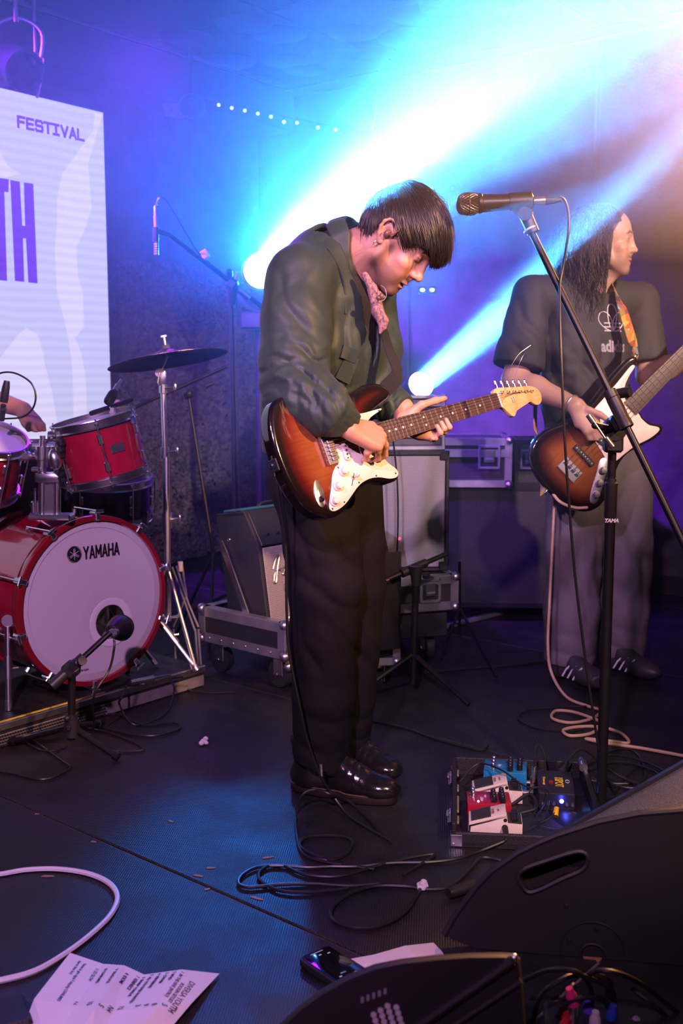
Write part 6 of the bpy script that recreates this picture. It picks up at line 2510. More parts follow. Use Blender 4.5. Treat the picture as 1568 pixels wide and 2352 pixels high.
# --- big dark trunk at the back with flight cases on it
QB = at(1030, 1117, 4.95)
MK = rot_frame(V((QB.x - .02, 4.95, 0)), R(-3))
trunk = thing('equipment_case', 'large black road trunk standing at the back between the cabinet and the bassist', 'case', M=MK)
kh = QB.z
MB(MK).box((.28, .30, kh / 2 + .03), (.96, .58, kh - .07), bev=.006).build('case_body', BLACKW, trunk)
case_edges(MK, -.2, .76, .01, .59, .07, kh, trunk, w=.02, m=BLACKM, corners=False)
for x, y in ((-.1, .1), (.66, .1), (-.1, .5), (.66, .5)):
    caster(MK, x, y, .085, trunk, .035)
MF = rot_frame(V((QB.x - .03, 4.93, kh + .001)), R(-3))
f1 = thing('flight_case', 'violet-lit flight case with aluminium edges and recessed latch on the black trunk', 'case', M=MF)
fw, fh_ = at(1174, 1010, 4.93).x - (QB.x - .03), at(1100, 1008, 4.93).z - kh
MB(MF).box((fw / 2 - .08, .17, fh_ / 2), (fw + .14, .32, fh_ - .004)).build('case_body', mat('case_laminate', (0.05, 0.04, 0.06), 0.5, bump=.2), f1)
case_edges(MF, -.15, fw, 0, .34, 0, fh_, f1, w=.030)
MB(MF).box((fw / 2 - .07, -.002, fh_ * .70), (fw + .13, .006, .036), bev=.001).build('lid_joint', ALU, f1)
latch(MF, (fw - .10, -.006, fh_ * .62), f1, .95)
M2 = rot_frame(V((at(1182, 1117, 4.98).x, 4.98, kh + .001)), R(-3))
f2 = thing('flight_case', 'dim black case with faint latch to the right of the violet-lit flight case', 'case', M=M2)
MB(M2).box((.07, .15, fh_ * .47), (.14, .28, fh_ * .94), bev=.003).build('case_body', BLACKW, f2)
case_edges(M2, 0, .14, 0, .3, 0, fh_ * .95, f2, w=.014, m=BLACKM, corners=False)
latch(M2, (.062, -.003, fh_ * .55), f2, .8, m=STEEL)

# --- short boom stand in front of the cabinet
ss = thing('microphone_stand', 'low dark boom stand with a slim microphone aimed across the grey grille cabinet', 'stand', fl(945, 1600))
sp0 = fl(948, 1595)
sy = sp0.y
MB().cyl((sp0.x, sy, .04), at(955, 1320, sy), .0125, seg=12).build('pole', BLACKM, ss)
MB().cyl(at(890, 1330, sy - .02), at(1025, 1272, sy + .10), .0095, seg=10).build('boom', BLACKM, ss)
mb = MB()
mb.cyl(at(922, 1317, sy), at(978, 1292, sy + .05), .017, .015, 12)
mb.cyl(at(955, 1300, sy), at(955, 1345, sy), .024, .016, 14)
mb.cyl(at(972, 1322, sy - .02), at(985, 1322, sy - .03), .012, seg=10)
mb.build('boom_clamp', BLACKP, ss)
for k in range(3):
    a = R(80 + 120 * k)
    MB().cyl((sp0.x, sy, .15), (sp0.x + .24 * math.cos(a), sy + .24 * math.sin(a), .012), .0095, seg=8).build('leg', BLACKM, ss)
mcp = thing('microphone', 'slim dark microphone at the low end of the boom before the cabinet', 'microphone', at(880, 1338, sy))
MB().lathe([(.0, 0), (.011, .002), (.012, .02), (.011, .06), (.009, .10)], at(893, 1332, sy - .02), at(840, 1345, sy - .05) - at(893, 1332, sy - .02), 14).build('mic_body', MICB, mcp)
ic = MB().tube(smooth_path([at(900, 990, 4.2), at(908, 1060, 4.22), at(913, 1130, 4.22), at(913, 1230, 4.22), at(908, 1330, 4.2), at(900, 1420, 4.15)], 6), .004, 6).build('cable', CABLE)
tag(ic, 'thin black cable hanging down the front of the grey grille cabinet', 'cable')
# thin tripod music-stand style legs to the right of the cabinet
ms = thing('microphone_stand', 'thin dark folded stand standing to the right of the violet-lit case base', 'stand', fl(1055, 1480))
q = fl(1055, 1470)
MB().cyl((q.x, q.y, .015), at(1055, 1290, q.y), .006, seg=8).build('pole', BLACKM, ms)
for e in (fl(1140, 1560), fl(1010, 1520), fl(1075, 1440)):
    MB().cyl((q.x, q.y, .14), e + Z3 * .01, .006, seg=8).build('leg', BLACKM, ms)
# cable protector strip at the back (pale line on the floor)
cs = fl(980, 1455)
ce = fl(1245, 1388)
strip = MB().box((cs + ce) / 2 + Z3 * .010, ((ce - cs).length, .03, .02), Matrix.Rotation(math.atan2(ce.y - cs.y, ce.x - cs.x), 3, 'Z'), bev=.005).build('cable_ramp', mat('ramp_grey', (0.16, 0.15, 0.17), 0.5))
tag(strip, 'long grey cable ramp strip on the floor at the back of the stage', 'cable ramp')

# --- moving heads that throw the two beams, hung on a vertical bar
LENS = mat('lamp_lens', (0.3, 0.3, 0.3), 0.2, emit=(0.55, 0.88, 1.0), estr=14)
def moving_head(name, label, P, D, r, bar):
    o = thing(name, label, 'stage light', P)
    F = frame(D, Z3)
    M = mtx(P, V(F.col[0]), V(F.col[1]), V(F.col[2]))
    MB(M).lathe([(r * .55, -.26), (r * .95, -.22), (r * 1.12, -.05), (r * 1.14, -.006), (r * 1.02, -.004), (r * 1.0, -.02)], (0, 0, 0), (0, 0, 1), 32, caps=False).build('housing', BLACKP, o)
    MB(M).sphere((0, 0, -.012), (r, r, r * .35), 28, 12).build('lens', LENS, o)
    b = P - D * .14
    yk = MB()
    yk.tube(smooth_path([b + V(F.col[0]) * r * 1.25, b + V(F.col[0]) * r * 1.35 - Z3 * .1, b - Z3 * .20, b - V(F.col[0]) * r * 1.35 - Z3 * .1, b - V(F.col[0]) * r * 1.25], 6), .014, 8)
    yk.box(b - Z3 * .25, (.18, .18, .09), bev=.01)
    yk.build('yoke', BLACKP, o)
    if bar:
        MB().cyl(b - Z3 * .29, (b.x, b.y, .02), .02, seg=12).build('pole', BLACKM, o)
        MB().lathe([(.22, 0), (.22, .012), (.05, .02)], (b.x, b.y, .0), (0, 0, 1), 28).build('base_plate', BLACKM, o)
    return o
moving_head('moving_head_light', 'bright round stage light glowing behind the guitarist shoulder at the left', LAMP_A, DIR_A, .088, True)
moving_head('moving_head_light', 'bright round stage light just above the amplifier head on the cabinet', LAMP_B, DIR_B, .062, True)

# --- fixtures and light-patch panels under the ceiling at the left
def hung(px, py, Y):
    p = at(px, py, Y)
    return p
pc = thing('stage_light', 'dark spotlight fixture hanging at the top left above the LED screen', 'stage light', at(40, 130, 5.0))
F_ = frame(V((.6, -.7, -.5)), Z3)
M_ = mtx(at(40, 150, 5.0), V(F_.col[0]), V(F_.col[1]), V(F_.col[2]))
MB(M_).lathe([(.05, -.14), (.075, -.10), (.085, .08), (.09, .085), (.082, .085), (.07, -.08)], (0, 0, 0), (0, 0, 1), 24, caps=False).build('housing', BLACKM, pc)
p_ = at(40, 150, 5.0)
MB().tube(smooth_path([p_ + V((-.10, 0, 0)), p_ + V((-.11, 0, .14)), p_ + V((0, 0, .20)), p_ + V((.11, 0, .14)), p_ + V((.10, 0, 0))], 5), .009, 8).build('yoke', STEEL, pc)
MB().cyl(p_ + V((0, 0, .18)), V((p_.x, p_.y, CEIL)), .012, seg=10).build('hanger', STEEL, pc)
pc2 = thing('stage_light', 'small round violet-lit lamp with a hanging lead beside the dark spotlight', 'stage light', at(82, 138, 5.05))
MB().sphere(at(82, 138, 5.05), .035, 16, 10).build('bulb_housing', STEEL, pc2)
MB().tube(smooth_path([at(90, 135, 5.05), at(95, 150, 5.05), at(92, 190, 5.05), at(85, 225, 5.05)], 5), .006, 6).build('lead', STEEL, pc2)
MB().cyl(at(82, 130, 5.05), V((at(82, 130, 5.05).x, 5.05, CEIL)), .008, seg=8).build('hanger', STEEL, pc2)
PATCHM = mat('light_patch_pale', (0.34, 0.30, 0.40), 0.8, var=0.15)  # lilac patches of light built as pale flat panels


def light_patch(name, label, px, Y, t=.012):
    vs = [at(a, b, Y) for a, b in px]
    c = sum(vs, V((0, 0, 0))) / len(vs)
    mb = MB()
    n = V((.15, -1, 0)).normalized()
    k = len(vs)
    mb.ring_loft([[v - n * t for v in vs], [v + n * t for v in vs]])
    o = mb.build(name, PATCHM, None)
    tag(o, label, 'fabric panel')  # no real fabric: the panels stand in for patches of light


light_patch('light_patch_panel', 'pale pointed panel shaped as a patch of light above the left part of the LED screen', [(28, 205), (52, 122), (60, 120), (86, 215), (70, 230)], 5.75)
light_patch('light_patch_panel', 'narrow pale strip shaped as a patch of light at the top left corner above the LED screen', [(0, 165), (16, 158), (24, 200), (0, 205)], 5.7)
light_patch('light_patch_panel', 'pale flared panel shaped as a patch of light under the ceiling to the right of the LED screen', [(326, 188), (448, 222), (428, 238), (424, 276), (380, 264), (370, 225)], 6.35)
ball = thing('speaker', 'round dark loudspeaker hanging under the ceiling beside the flared light patch panel', 'speaker', at(440, 244, 6.2))
MB().sphere(at(440, 244, 6.2), (.075, .07, .065), 20, 14).build('housing', BLACKP, ball)
MB().cyl(at(440, 226, 6.2), V((at(440, 226, 6.2).x, 6.2, CEIL)), .012, seg=8).build('bracket', BLACKM, ball)
BULB = mat('fairy_bulb', (0.6, 0.6, 0.6), 0.2, emit=(0.7, 0.75, 1.0), estr=1.5)
for i, (px, py) in enumerate(((502, 241), (532, 248), (562, 254), (592, 261), (622, 268), (652, 280), (682, 282), (730, 293), (770, 298))):
    p = at(px, py, 6.25)
    o = thing('string_light', 'tiny pale bulb of the light row under the ceiling, ' + ('nearest the round loudspeaker', 'second from the round loudspeaker', 'third from the round loudspeaker', 'fourth from the loudspeaker', 'fifth, the middle one', 'sixth, fourth from its right end', 'third from its right end', 'second from its right end', 'last at its right end')[i], 'light bulb', p, group='row of tiny lights under the ceiling')
    MB().sphere(p, .010, 8, 6).build('bulb', BULB, o)
    MB().cyl(p + Z3 * .008, p + Z3 * .03, .006, seg=6).build('socket', BLACKP, o)
w0 = MB().tube(smooth_path([at(440, 226, 6.25)] + [at(a, b - 8, 6.25) for a, b in ((502, 241), (562, 254), (622, 268), (682, 282), (770, 298), (850, 312))], 5), .004, 6).build('light_cable', CABLE)
tag(w0, 'thin dark cable carrying the row of tiny lights under the ceiling', 'cable')
hc = MB().tube(smooth_path([at(872, 160, 5.9), at(866, 230, 5.9), at(864, 262, 5.9), at(854, 298, 5.9)], 5), .006, 6).build('hanging_cable', mat('cable_pale', (0.4, 0.4, 0.45), 0.5))
tag(hc, 'short pale cable end hanging from the ceiling in front of the blue haze', 'cable')
for i, (px, py) in enumerate(((970, 666), (992, 666))):
    p = at(px, py, 5.6)
    o = thing('status_light', ('left' if i == 0 else 'right') + ' one of two small white lights on the back wall past the guitarist chin', 'light bulb', p, group='pair of small white lights on the back wall')
    MB().sphere(p, (.012, .008, .008), 10, 6).build('lens', mat('white_led', (.4, .4, .4), .3, emit=(.5, .9, 1), estr=5), o)
    MB().box(p + V((0, .02, 0)), (.04, .025, .04), bev=.004).build('housing', BLACKP, o)
# ---------------------------------------------------------------- bass player
BYY = 4.12
bp_ = fl(1345, 1555)
bman = thing('person', 'long-haired bass player in black printed t-shirt and wide grey trousers standing at the right', 'person', (bp_.x, bp_.y, 0))
B_F = V((.56, -.83, 0)).normalized()
B_L = Z3.cross(B_F)
BHF = V((math.cos(R(14)), -math.sin(R(14)), -.08))
BHD = Head(at(1384, 560, BYY - .02), BHF, Z3, 1.0)
BNK = at(1352, 668, BYY + .02)
bS_head = BHD.sdf(BNK, (.056, .064), res=.0026)
bRS, bRE, bRW = at(1222, 672, BYY - .10), at(1182, 872, BYY - .16), at(1322, 932, BYY - .34)
bLS, bLE, bLW = at(1470, 690, BYY + .12), at(1488, 862, BYY + .06), at(1612, 812, BYY - .08)
Ba = SDF([min(bRS[i], bRE[i], bRW[i]) - .12 for i in range(3)], [max(bRS[i], bRE[i], bRW[i]) + .18 for i in range(3)], .004)
Ba.path([bRS, bRE], [.058, .044], .02)
Ba.path([bRE, bRE.lerp(bRW, .35), bRW], [.045, .044, .028], .02)
bd_dir = (at(1362, 985, BYY - .36) - bRW).normalized()
hand_sdf(Ba, bRW, bd_dir, V((.2, -.95, .3)), 1.02, side=-1, fingers=[(25, 40, 25), (28, 45, 28), (32, 48, 28), (38, 50, 30)],
         thumb=[bRW + bd_dir * .03 + V((.02, -.01, .012)), bRW + bd_dir * .05 + V((.05, -.015, .01)), bRW + bd_dir * .07 + V((.075, -.01, .0))])
Bl = SDF([min(bLS[i], bLE[i], bLW[i]) - .10 for i in range(3)], [max(bLS[i], bLE[i], bLW[i]) + .20 for i in range(3)], .004)
Bl.path([bLS, bLE], [.055, .043], .02)
Bl.path([bLE, bLE.lerp(bLW, .35), bLW], [.044, .043, .027], .02)
hd2 = (V((.7, -.35, .5))).normalized()
hand_sdf(Bl, bLW, hd2, V((-.3, .6, .6)), 1.0, fingers=[(30, 60, 40)] * 4, thumb=[bLW + hd2 * .03 + V((0, -.03, 0)), bLW + hd2 * .06 + V((0, -.045, 0)), bLW + hd2 * .08 + V((0, -.05, .01))])
bPEL, bCH = at(1362, 1030, BYY + .02), at(1340, 800, BYY + .02)
Bt = SDF([.55, 3.6, .02], [1.55, 4.6, 1.6], .011)
Bt.tube_sec([(bPEL, B_L, .15, B_F, .10), (bCH, B_L, .15, B_F, .10), (BNK - Z3 * .06, B_L, .13, B_F, .08), (BNK, B_L, .06, B_F, .06)], .03)
bHR, bHL = at(1322, 1080, BYY - .03), at(1420, 1080, BYY + .06)
bKR, bKL = at(1312, 1300, BYY - .06), at(1432, 1290, BYY + .04)
bAR, bAL = at(1305, 1510, BYY - .05), at(1425, 1500, BYY + .05)
Bt.path([BNK - Z3 * .05, bRS, bRE], [.07, .055, .042], .03)
Bt.path([BNK - Z3 * .05, bLS, bLE], [.07, .055, .042], .03)
Bt.path([bHR, bKR, bAR], [.08, .055, .04], .03)
Bt.path([bHL, bKL, bAL], [.08, .055, .04], .03)
sdf_obj('body', [bS_head, Ba, Bl, Bt], SKIN, bman, BHD.colour((0.46, 0.27, 0.19), stubble=0.30, moustache=0.75, beardcol=(0.05, 0.03, 0.025)), fuse=0.0034)
# trousers
TR2 = mat('trouser_grey_cotton', (0.135, 0.115, 0.115), 0.8, var=0.12, vscale=8, bump=0.2, bscale=400)
Bp = SDF([.55, 3.65, .03], [1.6, 4.6, 1.16], .009)
Bp.tube_sec([(at(1362, 990, BYY + .02), B_L, .165, B_F, .12), (at(1364, 1100, BYY + .02), B_L, .18, B_F, .13)], .03)
X2_, Y2_ = V((1, .05, 0)), V((-.05, 1, 0))
Bp.tube_sec([(at(1325, 1100, BYY - .03), X2_, .115, Y2_, .12), (at(1318, 1250, BYY - .05), X2_, .105, Y2_, .115), (at(1312, 1400, BYY - .06), X2_, .10, Y2_, .11), (at(1306, 1530, BYY - .06), X2_, .095, Y2_, .105)], .02)
Bp.tube_sec([(at(1425, 1100, BYY + .06), X2_, .120, Y2_, .12), (at(1430, 1250, BYY + .05), X2_, .112, Y2_, .115), (at(1428, 1400, BYY + .05), X2_, .102, Y2_, .11), (at(1425, 1515, BYY + .05), X2_, .09, Y2_, .10)], .014)
wobs(Bp, fold(at(1330, 1350, BYY - .15), .3, (1, 0, .12), .10, .008), fold(at(1430, 1300, BYY - .05), .3, (1, 0, -.1), .11, .008, 1.0), fold(at(1310, 1500, BYY - .14), .12, (0, 0, 1), .08, .006, .4), fold(at(1430, 1480, BYY - .03), .12, (.3, 0, 1), .08, .006, 1.4))
Bp.plane(at(1362, 985, BYY), (0, 0, 1))
Bp.plane(V((0, 0, .055)), (0, 0, -1))
sdf_obj('trousers', [Bp], TR2, bman)
# t-shirt
TSH = mat('tshirt_black', (0.028, 0.026, 0.028), 0.75, bump=0.12, bscale=400)
Bs = SDF([.45, 3.55, .85], [1.6, 4.65, 1.75], .0065)
Bs.tube_sec([(at(1352, 1062, BYY + .02), B_L, .185, B_F, .135), (at(1345, 900, BYY + .02), B_L, .185, B_F, .135), (bCH, B_L, .19, B_F, .135), (at(1345, 715, BYY + .02), B_L, .17, B_F, .115), (BNK, B_L, .08, B_F, .075)], .04)
Bs.cap(at(1300, 680, BYY - .03), bRS + V((0, 0, -.01)), .080, .070, .03)
Bs.cap(bRS + V((0, 0, -.01)), bRS.lerp(bRE, .80), .070, .090, .02)
Bs.cap(at(1400, 690, BYY + .05), bLS, .078, .066, .03)
Bs.cap(bLS, bLS.lerp(bLE, .78), .066, .080, .02)
wobs(Bs, fold(at(1230, 760, BYY - .2), .22, (.9, 0, .5), .10, .008), fold(at(1330, 920, BYY - .12), .25, (.6, 0, .8), .12, .010, .6), fold(at(1430, 850, BYY - .05), .2, (1, 0, -.3), .09, .008, 1.2), fold(at(1290, 820, BYY - .1), .2, (1, 0, .2), .12, .008, 2))
Xb, Yb, Zb = Bs._xyz((slice(None),) * 3)
for e, d, rr in ((bRS.lerp(bRE, .86), (bRE - bRS).normalized(), .15), (bLS.lerp(bLE, .84), (bLE - bLS).normalized(), .14)):
    nr = (Xb - e.x) ** 2 + (Yb - e.y) ** 2 + (Zb - e.z) ** 2 < rr ** 2
    side = ((Xb - e.x) * d.x + (Yb - e.y) * d.y + (Zb - e.z) * d.z)
    Bs.d = np.where(nr, np.maximum(Bs.d, side), Bs.d)
nkd = (BHD(0, -.02, -.05) - BNK).normalized()
Bs.d = np.where((Xb - BNK.x) ** 2 + (Yb - BNK.y) ** 2 < .095 ** 2, np.maximum(Bs.d, (Xb - BNK.x) * nkd.x + (Yb - BNK.y) * nkd.y + (Zb - BNK.z) * nkd.z - .012), Bs.d)
Bs.d = np.maximum(Bs.d, -(Zb - at(1352, 1068, BYY).z)).astype(np.float32)
del Xb, Yb, Zb
tsh = sdf_obj('tshirt', [Bs], TSH, bman)
MB().torus(BNK + nkd * .008, nkd, .070, .008, 32, 8).build('collar_rib', TSH, tsh)
bpy.context.view_layer.update()


def on_shirt(p, off=.002):
    iw = WM[tsh.name].inverted()
    o = p + B_F * .4
    hit, loc, nor, _ = tsh.ray_cast(iw @ o, -B_F)
    return (WM[tsh.name] @ loc + B_F * off) if hit else None


PRINT = mat('print_white', (0.62, 0.60, 0.62), 0.6)
lc_ = at(1420, 800, BYY - .10)
# where the print's middle lies on the chest, found along the line of sight
_iw = WM[tsh.name].inverted()
_h, _l, _n, _ = tsh.ray_cast(_iw @ V((0, 0, EYE)), ray(1408, 768).normalized())
LC0 = (WM[tsh.name] @ _l) if _h else lc_


def chest(a, b):
    return on_shirt(LC0 + B_L * a + Z3 * b)


pm = MB()
def leaf(a0, b0, ang, L, W):
    out = []
    for i in range(25):
        t = PI * 2 * i / 24
        x, y = W / 2 * math.sin(t) * (1 - .25 * math.cos(t)), L * (.5 - .5 * math.cos(t))
        out.append((a0 + x * math.cos(ang) - y * math.sin(ang), b0 + x * math.sin(ang) + y * math.cos(ang)))
    return out
for ang, L in ((R(46), .085), (0, .095), (R(-46), .085)):
    P = [chest(a, b) for a, b in leaf(0, .015, ang, L, .050)]
    P = [p for p in P if p is not None]
    if len(P) > 2:
        pm.tube(P, .0022, 4)
for k in range(3):
    P = [chest(-.045 + .0225 * j, .012 + .014 * k) for j in range(5)]
    P = [p for p in P if p is not None]
    if len(P) > 2:
        pm.tube(P, .0026, 4)
pm.build('trefoil_print', PRINT, tsh)
vs, fs = text_mesh('adidas', .058, sx=.92, bold=.0022, depth=.0002, align='CENTER')
pv = [chest(v.x, v.y - .062) for v in vs]
if all(p is not None for p in pv):
    MB().add(pv, fs).build('lettering_print', PRINT, tsh, smooth=False)
# glasses-less face, long curls
HAIR2 = mat('hair_black_curly', (0.030, 0.020, 0.018), 0.42, spec=0.5)
Bh = SDF([BHD.C[i] - .2 for i in range(3)], [BHD.C[i] + .2 for i in range(3)], .005)
Bh.ell(BHD(0, -.018, .056), [.083, .104, .090], BHD.M, .01)
Bh.ell(BHD(0, -.055, -.03), [.075, .055, .09], BHD.M, .03)
Bh.plane(BHD(0, .040, .030), BHD.d(0, .80, -.60))
Fh = FastMB()
r2 = np.random.default_rng(11)
Rb = np.array(BHD.M)
Cb = np.array(BHD.C)
for i in range(2600):
    az = r2.uniform(-PI, PI)
    if abs(az) < .7:
        continue
    th0 = r2.uniform(.05, 1.35)
    q = np.array([math.sin(th0) * math.sin(az), math.sin(th0) * math.cos(az) - .1, math.cos(th0)])
    cen2, rad2 = np.array([0, -.015, .052]), np.array([.085, .104, .092])
    p = cen2 + q * rad2
    out = np.array([math.sin(az), math.cos(az) * .7 - .15, 0.0])
    out /= np.linalg.norm(out)
    L = r2.uniform(.16, .40) * (.85 if abs(az) < 1 else 1)
    n = 34
    P = []
    v = out * .5 + np.array([0, 0, .25])
    puff = r2.uniform(.02, .085)
    ph, fr_, am = r2.uniform(0, 6.28), r2.uniform(38, 62), r2.uniform(.005, .012)
    side = np.cross(out, [0, 0, 1.])
    for t in np.linspace(0, 1, n):
        s_ = t * L
        drop = -np.array([0, 0, 1.]) * (s_ - .03 * (1 - math.exp(-s_ / .03)))
        sp = out * puff * (1 - math.exp(-s_ / .07))
        c_ = am * min(1, s_ / .05)
        w = side * c_ * math.cos(fr_ * s_ + ph) + out * c_ * math.sin(fr_ * s_ + ph)
        x = p + drop + sp + w
        if abs(x[0]) < .055 and x[1] > .02 and x[2] < .06:         # keep the face clear
            x[0] = math.copysign(.060 + .02 * t, x[0] if abs(x[0]) > 1e-3 else az)
        if x[0] > -.02 and x[1] > .030 and x[2] < .075:
            x[1] = .030 - .25 * (x[1] - .030) + .004 * math.sin(40 * s_ + ph)
        P.append(x)
    P = np.array(P)
    if P[0][1] > .06 and abs(P[0][0]) < .05 and P[0][2] < .09:
        continue
    # the curl in front of the far shoulder
    Fh.strand(P @ Rb.T + Cb, .0016, taper=.5)
sdf_obj('hair', [Bh, Fh.pts()], HAIR2, bman, smooth_it=0)
# shoes
SNK = mat('sneaker_dark', (0.03, 0.028, 0.026), 0.5)
for h_, t_ in ((at(1275, 1535, BYY - .05), fl(1330, 1570)), (at(1385, 1530, BYY + .06), fl(1455, 1553))):
    h_, t_ = V((h_.x, h_.y, 0)), V((t_.x, t_.y, 0))
    d = (t_ - h_).normalized()
    s_ = V((-d.y, d.x, 0))
    S = SDF([min(h_.x, t_.x) - .12, min(h_.y, t_.y) - .12, .002], [max(h_.x, t_.x) + .14, max(h_.y, t_.y) + .12, .17], .004)
    M3 = Matrix((d, s_, Z3)).transposed()
    S.ell(h_ + d * .20 + Z3 * .04, [.09, .048, .038], M3, .02)
    S.ell(h_ + d * .04 + Z3 * .045, [.07, .042, .055], M3, .02)
    S.cap(h_ + d * .04 + Z3 * .06, h_ + d * .02 + Z3 * .14, .045, .045, .02)
    S.cap(h_ + d * .16 + Z3 * .05, h_ + d * .06 + Z3 * .10, .034, .036, .03)
    S.plane(h_ + Z3 * .006, (0, 0, -1))
    o = sdf_obj('shoe', [S], SNK, bman)
    for k in range(3):
        a = h_ + d * (.10 + .03 * k) - s_ * .047
        MB().tube([a + Z3 * .025, a + d * .015 + Z3 * .055 + s_ * .006, a + d * .03 + Z3 * .075 + s_ * .018], .004, 5).build('stripe', PRINT, o)
# bracelet
MB().torus(bRW - (bRW - bRE).normalized() * .015, bRW - bRE, .031, .004, 20, 6).build('bracelet', mat('bracelet_silver', (.6, .58, .6), .3, .9), bman)

# ---------------------------------------------------------------- bass guitar
BB = at(1314, 1072, BYY - .34)
BU = V((.705, .16, .69)).normalized()
_v = (Z3 - BU * BU.z).normalized()
_w = BU.cross(_v)
if _w.y > 0:
    _w = -_w
# v is up-left in the picture
BV = (_v * math.cos(R(8)) - _w * math.sin(R(8))).normalized()
BW = BU.cross(BV).normalized()
if BW.y > 0:
    BW = -BW
MBS = mtx(BB, BU, BV, BW)
if MBS.to_3x3().determinant() < 0:
    MBS = mtx(BB, BU, BV, -BW)
bass = thing('bass_guitar', 'sunburst bass guitar with white pickguard played by the long-haired bassist', 'guitar', M=MBS)
BO = spline2([(-.118, 0), (-.110, .075), (-.082, .130), (-.035, .160), (.020, .160), (.080, .136), (.135, .115), (.190, .110), (.250, .118), (.310, .126), (.370, .130), (.415, .128), (.435, .112), (.425, .095), (.385, .088), (.345, .072), (.318, .050), (.310, .032),
              (.310, -.032), (.305, -.060), (.310, -.085), (.325, -.108), (.334, -.126), (.322, -.142), (.285, -.142), (.235, -.126), (.180, -.110), (.130, -.114), (.075, -.138), (.020, -.164), (-.035, -.168), (-.080, -.142), (-.110, -.085)], 5)
bst2 = [(0.0, (0.006, 0.004, 0.004)), (0.025, (0.012, 0.005, 0.004)), (0.050, (0.09, 0.022, 0.008)), (0.080, (0.24, 0.075, 0.020)), (0.15, (0.34, 0.12, 0.03))]
slab_body('body', BO, .040, BURST, bass, MBS, bst2, res=.0035)
BG = spline2([(.395, .104), (.33, .098), (.25, .092), (.18, .088), (.14, .078), (.125, .050), (.118, .0), (.110, -.040), (.105, -.075), (.125, -.095), (.165, -.100), (.215, -.108), (.27, -.126), (.312, -.130), (.318, -.118), (.300, -.090), (.296, -.055), (.300, -.034), (.300, .034), (.330, .068), (.37, .084), (.405, .092)], 4)
MB(MBS).prism(BG, .0025, z0=.001, bev=.0006).build('pickguard', GUARDM, bass)
cpl = MB(MBS).prism(spline2([(.110, -.078), (.065, -.105), (.005, -.138), (-.030, -.150), (-.040, -.132), (-.012, -.108), (.040, -.080), (.090, -.052)], 4), .002, z0=.001, bev=.0005).build('control_plate', STEEL, bass)
for a, b in ((.070, -.086), (.030, -.108), (-.008, -.128)):
    MB(MBS).lathe([(.0125, 0), (.0120, .012), (.010, .016), (0, .0165)], (a, b, .003), (0, 0, 1), 20).build('knob', CHROME, bass)
for u in (.055, .135):
    pk = MB(MBS).box((u, 0, .006), (.020, .094, .010), bev=.002).build('pickup', BLACKP, bass)
    for i in range(8):
        MB(MBS).cyl((u, -.038 + .0109 * i, .010), (u, -.038 + .0109 * i, .0125), .0028, seg=8).build('pole_piece', STEEL, pk)
bbr = MB(MBS).box((-.015, 0, .004), (.050, .082, .005), bev=.001).build('bridge_plate', STEEL, bass)
MB(MBS).box((-.039, 0, .010), (.003, .082, .014)).build('bridge_flange', STEEL, bbr)
for i in range(4):
    MB(MBS).cyl((-.008, -.0285 + .019 * i - .007, .011), (-.008, -.0285 + .019 * i + .007, .011), .0055, seg=10).build('saddle', CHROME, bbr)
BSL = .864
bhw = lambda u: .031 - (.031 - .0195) * (u - .30) / (BSL - .30)
rings = []
for i in range(11):
    u = .285 + (BSL - .285) * i / 10
    rings.append([MBS @ V((u, bhw(u) * math.cos(t), .004 - .022 * math.sin(t))) for t in [PI * k / 10 for k in range(11)]])
MB().ring_loft(rings).build('neck', MAPLE, bass)
rings = []
for u in (.290, .5, BSL - .003):
    w_ = bhw(u)
    rings.append([MBS @ V((u, w_ * (1 - k / 3), .0095 + .0014 * (1 - (1 - k / 3) ** 2))) for k in range(7)] + [MBS @ V((u, -w_, .004)), MBS @ V((u, w_, .004))])
bfb = MB().ring_loft(rings).build('fretboard', ROSE, bass)
for n in range(1, 21):
    u = BSL * 2 ** (-n / 12)
    if u < .295:
        break
    MB().tube([MBS @ V((u, bhw(u) * (1 - k / 2), .0104 + .0014 * (1 - (1 - k / 2) ** 2))) for k in range(5)], .0016, 5).build('fret', FRET, bfb)
BHO = spline2([(0, -.020), (.02, -.030), (.045, -.050), (.065, -.048), (.10, -.036), (.15, -.030), (.185, -.036), (.205, -.036), (.222, -.016), (.210, .008), (.17, .022), (.10, .034), (.03, .042), (.0, .036), (-.01, .022), (-.006, .0)], 3)
bhs = MB(MBS @ Matrix.Translation((BSL, 0, .004))).prism(BHO, .015, z0=-.014, bev=.0015).build('headstock', MAPLE, bass)
for i in range(4):
    tn = MB(MBS @ Matrix.Translation((BSL + .035 + .042 * i, .022 - .006 * i, .004)))
    tn.cyl((0, 0, 0), (0, 0, .012), .006, .005, 10)
    tn.cyl((0, .01, -.012), (0, .05, -.012), .004, seg=8)
    tn.box((0, .058, -.012), (.026, .018, .010), bev=.004)
    tn.build('tuner', CHROME, bhs)
for i in range(4):
    MB().tube([MBS @ V((-.010, -.0285 + .019 * i, .0165)), MBS @ V((BSL, -.0145 + .0097 * i, .0145)), MBS @ V((BSL + .035 + .042 * i, .022 - .006 * i, .012))], .0008 + .0002 * i, 5).build('string', STR, bass)
MB(MBS).lathe([(.005, 0), (.004, .006), (.008, .010), (.007, .013), (0, .014)], (-.118, 0, -.02), (-1, 0, 0), 12).build('strap_button', CHROME, bass)
MB(MBS).lathe([(.005, 0), (.004, .006), (.008, .010), (.007, .013), (0, .014)], (.436, .112, -.02), (1, .3, 0), 12).build('strap_button', CHROME, bass)
mst = mat('strap_woven', (0.30, 0.20, 0.05), 0.8)
_nt = mst.node_tree
_w_ = _nt.nodes.new('ShaderNodeTexVoronoi')
_w_.inputs['Scale'].default_value = 22
_r = _nt.nodes.new('ShaderNodeValToRGB')
